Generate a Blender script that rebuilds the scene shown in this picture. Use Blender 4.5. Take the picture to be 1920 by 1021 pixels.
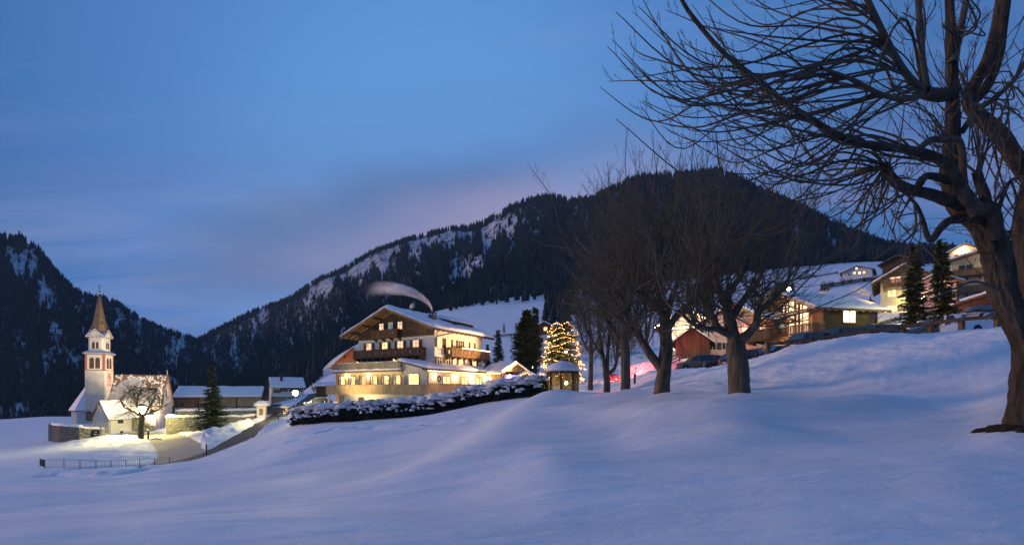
import bpy, math, random
import numpy as np
from mathutils import Vector, Matrix

SC = bpy.context.scene
COL = SC.collection
for _o in list(bpy.data.objects):
    bpy.data.objects.remove(_o)
F, H = 900.0, 735.0            # focal length and eye level, in pixels of the 1920 px wide photograph
R = math.radians
RNG = random.Random(11)


def at(px, py, Y):
    return Vector(((px - 960.0) / F * Y, Y, (H - py) / F * Y))


# ---------------------------------------------------------------- camera
cam = bpy.data.cameras.new('camera')
cam.sensor_width = 36.0
cam.lens = 36.0 * F / 1920.0
cam.shift_y = (H - 510.5) / 1920.0
cam.clip_start = 0.1
cam.clip_end = 9000.0
cam_o = bpy.data.objects.new('camera', cam)
cam_o.rotation_euler = (R(90), 0, 0)
COL.objects.link(cam_o)
SC.camera = cam_o

# ---------------------------------------------------------------- render settings
SC.render.engine = 'CYCLES'
SC.view_settings.view_transform = 'Standard'
SC.view_settings.look = 'None'
SC.view_settings.gamma = 1.0
SC.view_settings.exposure = 0.2
SC.view_settings.use_curve_mapping = False
cy = SC.cycles
cy.use_denoising = True
try:
    cy.denoiser = 'OPENIMAGEDENOISE'
except Exception:
    pass
cy.max_bounces = 5
cy.diffuse_bounces = 3
cy.glossy_bounces = 2
cy.transparent_max_bounces = 12
cy.volume_bounces = 2
cy.caustics_reflective = False
cy.caustics_refractive = False
cy.sample_clamp_indirect = 3.0

# ---------------------------------------------------------------- dusk sky
SUN_EL, SUN_AZ = 3.0, 215.0          # the afterglow stands low behind the camera's left shoulder
world = bpy.data.worlds.new('World')
SC.world = world
world.use_nodes = True
wn, wl = world.node_tree.nodes, world.node_tree.links
wn.clear()


def wnode(t, **kw):
    n = wn.new(t)
    for k, v in kw.items():
        setattr(n, k, v)
    return n


w_out = wnode('ShaderNodeOutputWorld')
w_bg = wnode('ShaderNodeBackground')
tc = wnode('ShaderNodeTexCoord')
sep = wnode('ShaderNodeSeparateXYZ')
wl.new(tc.outputs['Generated'], sep.inputs[0])
# brightness of the twilight arch: brightest low over the valley, darkest about 40 degrees away from it, middling elsewhere
GLOW = Vector((-0.12, 0.93, 0.35)).normalized()
dotn = wnode('ShaderNodeVectorMath', operation='DOT_PRODUCT')
dotn.inputs[1].default_value = GLOW
nrmv = wnode('ShaderNodeVectorMath', operation='NORMALIZE')
wl.new(tc.outputs['Generated'], nrmv.inputs[0])
wl.new(nrmv.outputs[0], dotn.inputs[0])
dmap = wnode('ShaderNodeMapRange')
dmap.inputs['From Min'].default_value = -1.0
dmap.inputs['From Max'].default_value = 1.0
wl.new(dotn.outputs['Value'], dmap.inputs[0])
ramp = wnode('ShaderNodeValToRGB')
el = ramp.color_ramp.elements
SKY = [(0.0, (0.052, 0.125, 0.315)), (0.70, (0.050, 0.140, 0.360)), (0.885, (0.036, 0.132, 0.355)), (0.945, (0.070, 0.195, 0.485)), (0.985, (0.105, 0.270, 0.600)), (1.0, (0.112, 0.282, 0.615))]
el[0].position, el[0].color = SKY[0][0], SKY[0][1] + (1,)
el[1].position, el[1].color = SKY[-1][0], SKY[-1][1] + (1,)
for p, c in SKY[1:-1]:
    e = el.new(p)
    e.color = c + (1,)
wl.new(dmap.outputs[0], ramp.inputs[0])
sky = wnode('ShaderNodeTexSky', sky_type='NISHITA', sun_disc=False, sun_elevation=R(SUN_EL), sun_rotation=R(SUN_AZ),
            altitude=1500.0)
skm = wnode('ShaderNodeMix', data_type='RGBA', blend_type='ADD')
skm.inputs[0].default_value = 0.003
wl.new(ramp.outputs[0], skm.inputs[6])
wl.new(sky.outputs[0], skm.inputs[7])
# clouds lie on a high flat layer: direction / height gives the place on the layer
mz = wnode('ShaderNodeMath', operation='MAXIMUM')
mz.inputs[1].default_value = 0.0
wl.new(sep.outputs['Z'], mz.inputs[0])
mz2 = wnode('ShaderNodeMath', operation='ADD')
mz2.inputs[1].default_value = 0.12
wl.new(mz.outputs[0], mz2.inputs[0])
dvx = wnode('ShaderNodeMath', operation='DIVIDE')
dvy = wnode('ShaderNodeMath', operation='DIVIDE')
wl.new(sep.outputs['X'], dvx.inputs[0]); wl.new(mz2.outputs[0], dvx.inputs[1])
wl.new(sep.outputs['Y'], dvy.inputs[0]); wl.new(mz2.outputs[0], dvy.inputs[1])
comb = wnode('ShaderNodeCombineXYZ')
wl.new(dvx.outputs[0], comb.inputs[0]); wl.new(dvy.outputs[0], comb.inputs[1])


def cloud_layer(rot, scale, seed, lo, hi, detail=5.0, rough=0.55, dist=0.6):
    mp = wnode('ShaderNodeMapping')
    mp.inputs['Rotation'].default_value = (0, 0, R(rot))
    mp.inputs['Scale'].default_value = scale
    mp.inputs['Location'].default_value = (seed, seed * 0.37, 0)
    wl.new(comb.outputs[0], mp.inputs[0])
    nz = wnode('ShaderNodeTexNoise')
    nz.inputs['Scale'].default_value = 1.0
    nz.inputs['Detail'].default_value = detail
    nz.inputs['Roughness'].default_value = rough
    nz.inputs['Distortion'].default_value = dist
    wl.new(mp.outputs[0], nz.inputs['Vector'])
    mr = wnode('ShaderNodeMapRange', interpolation_type='SMOOTHSTEP')
    mr.inputs['From Min'].default_value = lo
    mr.inputs['From Max'].default_value = hi
    wl.new(nz.outputs[0], mr.inputs[0])
    return mr.outputs[0]


c_big = cloud_layer(-24, (0.16, 0.62, 1), 3.1, 0.47, 0.74, 4.0, 0.5, 0.5)
c_wisp = cloud_layer(62, (0.30, 1.5, 1), 7.7, 0.42, 0.74, 7.0, 0.62, 0.9)
tone = cloud_layer(10, (0.5, 0.5, 1), 1.3, 0.35, 0.65, 3.0)
# the bank hanging over the valley: a long soft streak in the cloud layer
mpb = wnode('ShaderNodeMapping', vector_type='TEXTURE')
mpb.inputs['Location'].default_value = (-0.74, 2.26, 0)
mpb.inputs['Rotation'].default_value = (0, 0, R(-26))
mpb.inputs['Scale'].default_value = (1.55, 0.56, 1)
wl.new(comb.outputs[0], mpb.inputs[0])
wob = wnode('ShaderNodeTexNoise')
wob.inputs['Scale'].default_value = 1.6
wob.inputs['Detail'].default_value = 5.0
wl.new(comb.outputs[0], wob.inputs['Vector'])
wadd = wnode('ShaderNodeMix', data_type='RGBA', blend_type='LINEAR_LIGHT')
wadd.inputs[0].default_value = 0.34
wl.new(mpb.outputs[0], wadd.inputs[6]); wl.new(wob.outputs['Color'], wadd.inputs[7])
ln = wnode('ShaderNodeVectorMath', operation='LENGTH')
wl.new(wadd.outputs[2], ln.inputs[0])
bank = wnode('ShaderNodeMapRange', interpolation_type='SMOOTHSTEP')
bank.inputs['From Min'].default_value = 1.25
bank.inputs['From Max'].default_value = 0.45
wl.new(ln.outputs['Value'], bank.inputs[0])
ccol = wnode('ShaderNodeMix', data_type='RGBA')
ccol.inputs[6].default_value = (0.098, 0.172, 0.365, 1)
ccol.inputs[7].default_value = (0.390, 0.305, 0.430, 1)
# rosier towards the bank's far end and its lower rim, and in patches
sepb = wnode('ShaderNodeSeparateXYZ')
wl.new(wadd.outputs[2], sepb.inputs[0])
pk1 = wnode('ShaderNodeMapRange', interpolation_type='SMOOTHSTEP')
pk1.inputs['From Min'].default_value = -0.75
pk1.inputs['From Max'].default_value = 0.75
wl.new(sepb.outputs['X'], pk1.inputs[0])
pk2 = wnode('ShaderNodeMapRange', interpolation_type='SMOOTHSTEP')
pk2.inputs['From Min'].default_value = -0.55
pk2.inputs['From Max'].default_value = 0.35
wl.new(sepb.outputs['Y'], pk2.inputs[0])
pk3 = wnode('ShaderNodeMath', operation='MULTIPLY')
wl.new(pk1.outputs[0], pk3.inputs[0]); wl.new(pk2.outputs[0], pk3.inputs[1])
pk4 = wnode('ShaderNodeMix', data_type='FLOAT')
pk4.inputs[0].default_value = 0.22
wl.new(pk3.outputs[0], pk4.inputs[2]); wl.new(tone, pk4.inputs[3])
wl.new(pk4.outputs[0], ccol.inputs[0])
amt1 = wnode('ShaderNodeMath', operation='MULTIPLY'); amt1.inputs[1].default_value = 0.40
wl.new(c_big, amt1.inputs[0])
amt2 = wnode('ShaderNodeMath', operation='MULTIPLY'); amt2.inputs[1].default_value = 0.8
wl.new(c_wisp, amt2.inputs[0])
amt3 = wnode('ShaderNodeMath', operation='MULTIPLY'); amt3.inputs[1].default_value = 0.92
wl.new(bank.outputs[0], amt3.inputs[0])
mx2 = wnode('ShaderNodeMath', operation='MAXIMUM')
wl.new(amt1.outputs[0], mx2.inputs[0]); wl.new(amt3.outputs[0], mx2.inputs[1])
# thin high wisps, paler and rosier than the sky behind them
wcol = wnode('ShaderNodeMix', data_type='RGBA')
wcol.inputs[6].default_value = (0.135, 0.270, 0.570, 1)
wcol.inputs[7].default_value = (0.225, 0.265, 0.500, 1)
wl.new(tone, wcol.inputs[0])
wmix = wnode('ShaderNodeMix', data_type='RGBA')
wl.new(amt2.outputs[0], wmix.inputs[0])
wl.new(skm.outputs[2], wmix.inputs[6]); wl.new(wcol.outputs[2], wmix.inputs[7])
cm = wnode('ShaderNodeMix', data_type='RGBA')
wl.new(mx2.outputs[0], cm.inputs[0])
wl.new(wmix.outputs[2], cm.inputs[6]); wl.new(ccol.outputs[2], cm.inputs[7])
wl.new(cm.outputs[2], w_bg.inputs[0])
w_bg.inputs[1].default_value = 1.0
wl.new(w_bg.outputs[0], w_out.inputs[0])

# the last glow of the set sun: one very soft, weak, warm lamp
sl = bpy.data.lights.new('afterglow', 'SUN')
sl.energy = 1.6
sl.angle = R(9)
sl.color = (1.0, 0.59, 0.38)
sun_o = bpy.data.objects.new('afterglow', sl)
COL.objects.link(sun_o)
_d = Vector((-0.93, 0.24, 0.155))
sun_o.rotation_euler = (-_d).to_track_quat('-Z', 'Y').to_euler()


# ---------------------------------------------------------------- materials
def new_mat(name):
    m = bpy.data.materials.new(name)
    m.use_nodes = True
    nt = m.node_tree
    nt.nodes.clear()
    out = nt.nodes.new('ShaderNodeOutputMaterial')
    return m, nt, out


def mat(name, col, rough=0.8, var=0.25, scale=3.0, stretch=(1, 1, 1), bump=0.0, bscale=12.0, spec=0.3, metal=0.0, col2=None,
        detail=5.0, bstretch=None):
    m, nt, out = new_mat(name)
    N, L = nt.nodes, nt.links
    b = N.new('ShaderNodeBsdfPrincipled')
    L.new(b.outputs[0], out.inputs[0])
    b.inputs['Roughness'].default_value = rough
    b.inputs['Specular IOR Level'].default_value = spec
    b.inputs['Metallic'].default_value = metal
    t = N.new('ShaderNodeTexCoord')
    mp = N.new('ShaderNodeMapping')
    mp.inputs['Scale'].default_value = stretch
    L.new(t.outputs['Object'], mp.inputs[0])
    n = N.new('ShaderNodeTexNoise')
    n.inputs['Scale'].default_value = scale
    n.inputs['Detail'].default_value = detail
    n.inputs['Roughness'].default_value = 0.65
    L.new(mp.outputs[0], n.inputs['Vector'])
    r = N.new('ShaderNodeValToRGB')
    c2 = col2 or tuple(min(1.0, c * (1 + var)) for c in col)
    c1 = tuple(c * (1 - var) for c in col)
    r.color_ramp.elements[0].color = c1 + (1,)
    r.color_ramp.elements[1].color = c2 + (1,)
    r.color_ramp.elements[0].position = 0.32
    r.color_ramp.elements[1].position = 0.68
    L.new(n.outputs[0], r.inputs[0])
    L.new(r.outputs[0], b.inputs['Base Color'])
    if bump:
        n2 = N.new('ShaderNodeTexNoise')
        n2.inputs['Scale'].default_value = bscale
        n2.inputs['Detail'].default_value = 6.0
        if bstretch:
            mp2 = N.new('ShaderNodeMapping')
            mp2.inputs['Scale'].default_value = bstretch
            L.new(t.outputs['Object'], mp2.inputs[0])
            L.new(mp2.outputs[0], n2.inputs['Vector'])
        else:
            L.new(mp.outputs[0], n2.inputs['Vector'])
        bp = N.new('ShaderNodeBump')
        bp.inputs['Strength'].default_value = bump
        bp.inputs['Distance'].default_value = 0.1
        L.new(n2.outputs[0], bp.inputs['Height'])
        L.new(bp.outputs[0], b.inputs['Normal'])
    return m


def emit_mat(name, col, strength, var=0.0, scale=2.0, dark=0.4):
    m, nt, out = new_mat(name)
    N, L = nt.nodes, nt.links
    e = N.new('ShaderNodeEmission')
    e.inputs[0].default_value = col + (1,)
    e.inputs[1].default_value = strength
    if var:
        t = N.new('ShaderNodeTexCoord')
        mp = N.new('ShaderNodeMapping')
        mp.inputs['Scale'].default_value = (1.6, 1.6, 0.5)
        L.new(t.outputs['Object'], mp.inputs[0])
        n = N.new('ShaderNodeTexNoise')
        n.inputs['Scale'].default_value = scale
        n.inputs['Detail'].default_value = 4.0
        L.new(mp.outputs[0], n.inputs['Vector'])
        r = N.new('ShaderNodeMapRange')
        r.inputs['From Min'].default_value = 0.35
        r.inputs['From Max'].default_value = 0.65
        r.inputs['To Min'].default_value = strength * dark
        r.inputs['To Max'].default_value = strength
        L.new(n.outputs[0], r.inputs[0])
        L.new(r.outputs[0], e.inputs[1])
    L.new(e.outputs[0], out.inputs[0])
    return m


def glass_mat(name, tint=(0.9, 0.95, 1.0), refl=0.12):
    m, nt, out = new_mat(name)
    N, L = nt.nodes, nt.links
    tr = N.new('ShaderNodeBsdfTransparent')
    tr.inputs[0].default_value = tint + (1,)
    g = N.new('ShaderNodeBsdfGlossy')
    g.inputs['Roughness'].default_value = 0.03
    mx = N.new('ShaderNodeMixShader')
    mx.inputs[0].default_value = refl
    L.new(tr.outputs[0], mx.inputs[1]); L.new(g.outputs[0], mx.inputs[2])
    L.new(mx.outputs[0], out.inputs[0])
    return m


def snow_mat(name, col=(0.86, 0.87, 0.90), fine=1.0, big=1.0):
    m, nt, out = new_mat(name)
    N, L = nt.nodes, nt.links
    b = N.new('ShaderNodeBsdfPrincipled')
    b.inputs['Base Color'].default_value = col + (1,)
    b.inputs['Roughness'].default_value = 0.62
    b.inputs['Specular IOR Level'].default_value = 0.25
    L.new(b.outputs[0], out.inputs[0])
    t = N.new('ShaderNodeTexCoord')

    def noise(scale, stretch, detail, rough=0.55, dist=0.0):
        mp = N.new('ShaderNodeMapping')
        mp.inputs['Scale'].default_value = stretch
        mp.inputs['Rotation'].default_value = (0, 0, R(-24))
        L.new(t.outputs['Object'], mp.inputs[0])
        n = N.new('ShaderNodeTexNoise')
        n.inputs['Scale'].default_value = scale
        n.inputs['Detail'].default_value = detail
        n.inputs['Roughness'].default_value = rough
        n.inputs['Distortion'].default_value = dist
        L.new(mp.outputs[0], n.inputs['Vector'])
        return n.outputs[0]
    b1 = N.new('ShaderNodeBump'); b1.inputs['Strength'].default_value = 0.8 * big; b1.inputs['Distance'].default_value = 0.30
    L.new(noise(0.42, (0.55, 1.5, 1), 3.0, 0.5, 0.4), b1.inputs['Height'])
    b2 = N.new('ShaderNodeBump'); b2.inputs['Strength'].default_value = 0.55 * fine; b2.inputs['Distance'].default_value = 0.075
    L.new(noise(2.6, (0.7, 1.6, 1), 6.0, 0.6, 0.5), b2.inputs['Height'])
    b3 = N.new('ShaderNodeBump'); b3.inputs['Strength'].default_value = 0.5 * fine; b3.inputs['Distance'].default_value = 0.016
    L.new(noise(28.0, (1, 1, 1), 4.0, 0.65), b3.inputs['Height'])
    L.new(b1.outputs[0], b2.inputs['Normal']); L.new(b2.outputs[0], b3.inputs['Normal'])
    L.new(b3.outputs[0], b.inputs['Normal'])
    # wind crust: faint changes of whiteness
    r = N.new('ShaderNodeValToRGB')
    r.color_ramp.elements[0].color = tuple(c * 0.90 for c in col) + (1,)
    r.color_ramp.elements[1].color = col + (1,)
    r.color_ramp.elements[0].position = 0.35
    r.color_ramp.elements[1].position = 0.6
    L.new(noise(0.7, (0.5, 1.6, 1), 7.0, 0.6, 0.6), r.inputs[0])
    L.new(r.outputs[0], b.inputs['Base Color'])
    return m


M = {}
M['snow'] = snow_mat('snow')
M['roof_snow'] = snow_mat('roof_snow', (0.84, 0.85, 0.88), 0.8, 0.25)
M['plaster'] = mat('white_plaster', (0.62, 0.60, 0.56), 0.9, 0.08, 0.8, bump=0.15, bscale=20)
M['plaster_old'] = mat('rough_plaster', (0.56, 0.53, 0.47), 0.95, 0.14, 1.1, bump=0.6, bscale=5)
M['plaster_pink'] = mat('pink_plaster', (0.62, 0.40, 0.36), 0.9, 0.10, 0.8)
M['plaster_yellow'] = mat('yellow_plaster', (0.60, 0.55, 0.36), 0.9, 0.10, 0.8)
M['wood'] = mat('brown_wood', (0.17, 0.095, 0.048), 0.75, 0.45, 2.2, (1.2, 1.2, 0.25), 0.3, 9)
M['wood_dark'] = mat('dark_wood', (0.075, 0.043, 0.024), 0.75, 0.4, 2.2, (1.2, 1.2, 0.25), 0.3, 9)
M['wood_red'] = mat('red_wood', (0.23, 0.075, 0.035), 0.75, 0.35, 2.0, (1.2, 1.2, 0.3), 0.3, 9)
M['wood_pale'] = mat('pale_wood', (0.34, 0.25, 0.14), 0.75, 0.35, 2.4, (1.2, 1.2, 0.3), 0.25, 9)
M['wood_grey'] = mat('weathered_wood', (0.22, 0.20, 0.155), 0.85, 0.35, 2.4, (1.2, 1.2, 0.3), 0.35, 9)
M['wood_green'] = mat('mossy_wood', (0.080, 0.068, 0.030), 0.85, 0.35, 1.6, (0.3, 0.3, 2.2), 0.3, 8)
M['trim_red'] = mat('red_trim', (0.33, 0.13, 0.085), 0.85, 0.12, 2.0)
M['metal'] = mat('grey_metal', (0.10, 0.105, 0.11), 0.45, 0.15, 6, metal=0.7)
M['metal_dark'] = mat('dark_metal', (0.025, 0.026, 0.03), 0.5, 0.2, 6, metal=0.5)
M['gold'] = mat('gilded_metal', (0.55, 0.36, 0.10), 0.35, 0.1, 6, metal=1.0)
M['shingle'] = mat('wood_shingle', (0.20, 0.135, 0.085), 0.85, 0.35, 2.5, (1, 1, 2.5), 0.4, 8)
M['stone'] = mat('field_stone', (0.145, 0.135, 0.11), 0.95, 0.5, 1.7, bump=0.6, bscale=5)
M['mortar'] = mat('lime_mortar', (0.42, 0.40, 0.35), 0.95, 0.2, 2.5, bump=0.3, bscale=9)
M['asphalt'] = mat('wet_asphalt', (0.040, 0.034, 0.026), 0.6, 0.35, 0.5, col2=(0.075, 0.064, 0.050), bump=0.25, bscale=5, spec=0.25)
M['grit'] = mat('gritted_snow', (0.34, 0.29, 0.22), 0.8, 0.15, 2.2, col2=(0.50, 0.45, 0.37), bump=0.2, bscale=5)
M['soil'] = mat('bare_soil', (0.030, 0.022, 0.015), 0.95, 0.4, 5, bump=0.8, bscale=10)
M['bark'] = mat('bark', (0.115, 0.092, 0.062), 0.95, 0.55, 5.0, (1, 1, 0.28), 1.0, 9.0)
M['bark_near'] = mat('furrowed_bark', (0.056, 0.047, 0.035), 0.95, 0.6, 5.0, (1, 1, 0.22), 1.0, 11.0)
M['twig'] = mat('smooth_twig', (0.105, 0.094, 0.066), 0.8, 0.30, 3.0)
M['twig_dark'] = mat('dark_twig', (0.045, 0.036, 0.026), 0.85, 0.3, 3.0)
M['twig_near'] = mat('pale_twig', (0.078, 0.066, 0.050), 0.8, 0.35, 2.0)
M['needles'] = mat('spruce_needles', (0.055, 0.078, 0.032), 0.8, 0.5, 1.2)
M['needles_lit'] = mat('lamplit_needles', (0.085, 0.098, 0.034), 0.8, 0.5, 1.2)  # lighter, yellower copy of the spruce needles, lamplight put into the colour
M['hedge'] = mat('hedge_leaves', (0.026, 0.032, 0.020), 0.8, 0.55, 1.5)
M['pane_dark'] = mat('dark_window_glass', (0.03, 0.034, 0.04), 0.08, 0.1, 1.0, spec=0.6)
M['glass'] = glass_mat('window_glass')
M['frame_white'] = mat('white_frame', (0.62, 0.58, 0.50), 0.6, 0.06, 2)
M['shutter'] = mat('brown_shutter', (0.065, 0.045, 0.032), 0.7, 0.25, 3)
M['glow'] = emit_mat('lit_window', (1.0, 0.63, 0.30), 2.6, 0.5, 1.8, 0.35)
M['glow_pink'] = emit_mat('rosy_lit_window', (1.0, 0.52, 0.30), 1.9, 0.5, 1.8, 0.35)
M['glow_yellow'] = emit_mat('yellow_lit_window', (1.0, 0.74, 0.30), 2.2, 0.5, 1.8, 0.4)
M['glow_white'] = emit_mat('bright_lit_window', (1.0, 0.73, 0.42), 3.2, 0.4, 1.6, 0.5)
M['glow_blue'] = emit_mat('pale_lit_door', (0.50, 0.58, 0.62), 0.55, 0.4, 2.0, 0.4)
M['bulb'] = emit_mat('warm_bulb', (1.0, 0.66, 0.30), 30.0)
M['bulb_soft'] = emit_mat('string_bulb', (1.0, 0.60, 0.24), 9.0)
M['bulb_green'] = emit_mat('sodium_bulb', (1.0, 0.92, 0.45), 60.0)
M['red_lamp'] = emit_mat('red_lamp', (1.0, 0.03, 0.02), 6.0)
M['violet_sign'] = emit_mat('violet_sign', (0.42, 0.30, 1.0), 1.6)


# ---------------------------------------------------------------- mesh helpers
def link(o, parent=None):
    COL.objects.link(o)
    if parent is not None:
        o.parent = parent
    return o


class MB:
    """Collects faces and becomes ONE mesh object."""

    def __init__(s, M4=None):
        s.v, s.f, s.m = [], [], M4

    def add(s, vs, fs):
        k = len(s.v)
        if s.m is not None:
            vs = [s.m @ Vector(v) for v in vs]
        s.v.extend([tuple(v) for v in vs])
        s.f.extend([tuple(i + k for i in f) for f in fs])

    def box(s, x0, x1, y0, y1, z0, z1):
        s.add([(x0, y0, z0), (x1, y0, z0), (x1, y1, z0), (x0, y1, z0), (x0, y0, z1), (x1, y0, z1), (x1, y1, z1), (x0, y1, z1)],
              [(0, 3, 2, 1), (4, 5, 6, 7), (0, 1, 5, 4), (1, 2, 6, 5), (2, 3, 7, 6), (3, 0, 4, 7)])

    def bar(s, a, b, w, h=None, up=(0, 0, 1)):
        h = w if h is None else h
        a, b = Vector(a), Vector(b)
        d = (b - a).normalized()
        u = Vector(up)
        if abs(d.dot(u)) > 0.98:
            u = Vector((1, 0, 0))
        r = d.cross(u).normalized() * (w / 2)
        u = r.cross(d).normalized() * (h / 2)
        vs = [a - r - u, a + r - u, a + r + u, a - r + u, b - r - u, b + r - u, b + r + u, b - r + u]
        s.add(vs, [(0, 1, 2, 3), (7, 6, 5, 4), (0, 4, 5, 1), (1, 5, 6, 2), (2, 6, 7, 3), (3, 7, 4, 0)])

    def prism(s, poly, off):
        """poly: list of 3D points; extruded along off."""
        n = len(poly)
        off = Vector(off)
        vs = [Vector(p) for p in poly] + [Vector(p) + off for p in poly]
        fs = [tuple(range(n - 1, -1, -1)), tuple(range(n, 2 * n))]
        fs += [(i, (i + 1) % n, n + (i + 1) % n, n + i) for i in range(n)]
        s.add(vs, fs)

    def tube(s, pts, rad, n=6, cap=True):
        pts = [Vector(p) for p in pts]
        rad = [rad] * len(pts) if not hasattr(rad, '__len__') else rad
        vs, fs = [], []
        for i, p in enumerate(pts):
            t = (pts[min(i + 1, len(pts) - 1)] - pts[max(i - 1, 0)]).normalized()
            u = Vector((0, 0, 1)) if abs(t.z) < 0.95 else Vector((1, 0, 0))
            a = t.cross(u).normalized()
            b = t.cross(a)
            for k in range(n):
                c, q = math.cos(2 * math.pi * k / n), math.sin(2 * math.pi * k / n)
                vs.append(p + (a * c + b * q) * rad[i])
        for i in range(len(pts) - 1):
            for k in range(n):
                fs.append((i * n + k, i * n + (k + 1) % n, (i + 1) * n + (k + 1) % n, (i + 1) * n + k))
        if cap:
            fs.append(tuple(range(n - 1, -1, -1)))
            fs.append(tuple((len(pts) - 1) * n + k for k in range(n)))
        s.add(vs, fs)

    def lathe(s, prof, n=16, c=(0, 0, 0), rot=0.0):
        c = Vector(c)
        vs, fs = [], []
        for r, z in prof:
            for k in range(n):
                a = rot + 2 * math.pi * k / n
                vs.append(c + Vector((r * math.cos(a), r * math.sin(a), z)))
        for i in range(len(prof) - 1):
            for k in range(n):
                fs.append((i * n + k, i * n + (k + 1) % n, (i + 1) * n + (k + 1) % n, (i + 1) * n + k))
        fs.append(tuple(range(n - 1, -1, -1)))
        fs.append(tuple((len(prof) - 1) * n + k for k in range(n)))
        s.add(vs, fs)

    def ball(s, c, r, n=8, sz=1.0):
        m = max(3, n // 2)
        s.lathe([(max(1e-4, r * math.sin(math.pi * i / m)), -r * sz * math.cos(math.pi * i / m)) for i in range(m + 1)], n, c)

    def build(s, name, m, parent=None, smooth=False, kind=None):
        me = bpy.data.meshes.new(name)
        me.from_pydata(s.v, [], s.f)
        me.materials.append(M[m] if isinstance(m, str) else m)
        if smooth:
            me.polygons.foreach_set('use_smooth', [True] * len(me.polygons))
        me.update()
        o = link(bpy.data.objects.new(name, me), parent)
        kind = kind or ('stuff' if name in SMALL else None)
        if kind:
            o['kind'] = kind
        return o


# pieces a few pixels wide in the photograph: real geometry, joined into one part
SMALL = {'purlin_row', 'rafter', 'bracket', 'light_string', 'bargeboard', 'corner_pilaster', 'clock_hands', 'painted_lettering', 'curtain', 'window_plant', 'wall_wreath',
         'board_print', 'gutter', 'downpipe', 'aerial', 'handrail', 'bell_rope', 'roof_bars', 'rail_clip', 'ski_boxes', 'lattice'}


def np_mesh(name, V, Fq, m, parent=None, smooth=True, kind=None):
    """V (n,3) float array, Fq (m,k) int array of equal-sized faces."""
    me = bpy.data.meshes.new(name)
    V = np.asarray(V, dtype=np.float32)
    Fq = np.asarray(Fq, dtype=np.int32)
    k = Fq.shape[1]
    me.vertices.add(len(V))
    me.vertices.foreach_set('co', V.ravel())
    me.loops.add(Fq.size)
    me.loops.foreach_set('vertex_index', Fq.ravel())
    me.polygons.add(len(Fq))
    me.polygons.foreach_set('loop_start', np.arange(0, Fq.size, k, dtype=np.int32))
    try:
        me.polygons.foreach_set('loop_total', np.full(len(Fq), k, dtype=np.int32))
    except Exception:
        pass
    me.polygons.foreach_set('use_smooth', np.full(len(Fq), smooth, dtype=bool))
    me.materials.append(M[m] if isinstance(m, str) else m)
    me.update(calc_edges=True)
    me.validate()
    o = link(bpy.data.objects.new(name, me), parent)
    if kind:
        o['kind'] = kind
    return o


class Tubes:
    """Many tapered branches in one mesh."""

    def __init__(s):
        s.V, s.F, s.n = [], [], 0

    def add(s, P, r, n=4):
        P = np.asarray(P, dtype=np.float64)
        r = np.asarray(r, dtype=np.float64)
        k = len(P)
        T = np.empty_like(P)
        T[1:-1] = P[2:] - P[:-2]
        T[0] = P[1] - P[0]
        T[-1] = P[-1] - P[-2]
        T /= np.linalg.norm(T, axis=1)[:, None] + 1e-9
        ref = np.array([0.31, 0.17, 0.93]) if abs(T[0, 2]) < 0.9 else np.array([0.93, 0.31, 0.17])
        A = np.cross(T, ref)
        A /= np.linalg.norm(A, axis=1)[:, None] + 1e-9
        B = np.cross(T, A)
        ang = np.arange(n) * (2 * math.pi / n)
        V = P[:, None, :] + r[:, None, None] * (A[:, None, :] * np.cos(ang)[None, :, None] + B[:, None, :] * np.sin(ang)[None, :, None])
        i = np.arange(k - 1)[:, None] * n
        j = np.arange(n)[None, :]
        j2 = (j + 1) % n
        q = np.stack([i + j, i + j2, i + n + j2, i + n + j], axis=-1).reshape(-1, 4)
        s.V.append(V.reshape(-1, 3))
        s.F.append(q + s.n)
        s.n += k * n

    def build(s, name, m, parent=None, kind=None):
        return np_mesh(name, np.concatenate(s.V), np.concatenate(s.F), m, parent, True, kind)


def tag(o, label=None, cat=None, group=None, kind=None):
    if label:
        o['label'] = label
    if cat:
        o['category'] = cat
    if group:
        o['group'] = group
    if kind:
        o['kind'] = kind
    return o


def thing(name, label, cat, loc=(0, 0, 0), rz=0.0, group=None):
    o = bpy.data.objects.new(name, None)
    o.empty_display_size = 0.5
    o.location = loc
    o.rotation_euler = (0, 0, rz)
    COL.objects.link(o)
    return tag(o, label, cat, group)


def kids(o):
    return [c for c in COL.objects if c.parent == o]


def copy_tree(o, parent=None):
    c = o.copy()
    COL.objects.link(c)
    if parent is not None:
        c.parent = parent
    for ch in kids(o):
        copy_tree(ch, c)
    return c


def lamp(loc, watts, col, size=0.15, parent=None, spot=None, aim=None, name='lamp_light'):
    l = bpy.data.lights.new(name, 'SPOT' if spot else 'POINT')
    l.energy = watts
    l.color = col
    l.shadow_soft_size = size
    o = bpy.data.objects.new(name, l)
    o.location = loc
    if spot:
        l.spot_size = R(spot)
        l.spot_blend = 0.7
        o.rotation_euler = (Vector(aim) - Vector(loc)).to_track_quat('-Z', 'Y').to_euler()
    COL.objects.link(o)
    if parent is not None:
        o.parent = parent
    return o


# value noise on a lattice (numpy), for ground and hills
def _hash(ix, iy, seed):
    h = (ix.astype(np.int64) * 374761393 + iy.astype(np.int64) * 668265263 + seed * 974711) & 0x7fffffff
    h = ((h ^ (h >> 13)) * 1274126177) & 0x7fffffff
    return ((h ^ (h >> 16)) & 0xffff) / 65535.0


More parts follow.
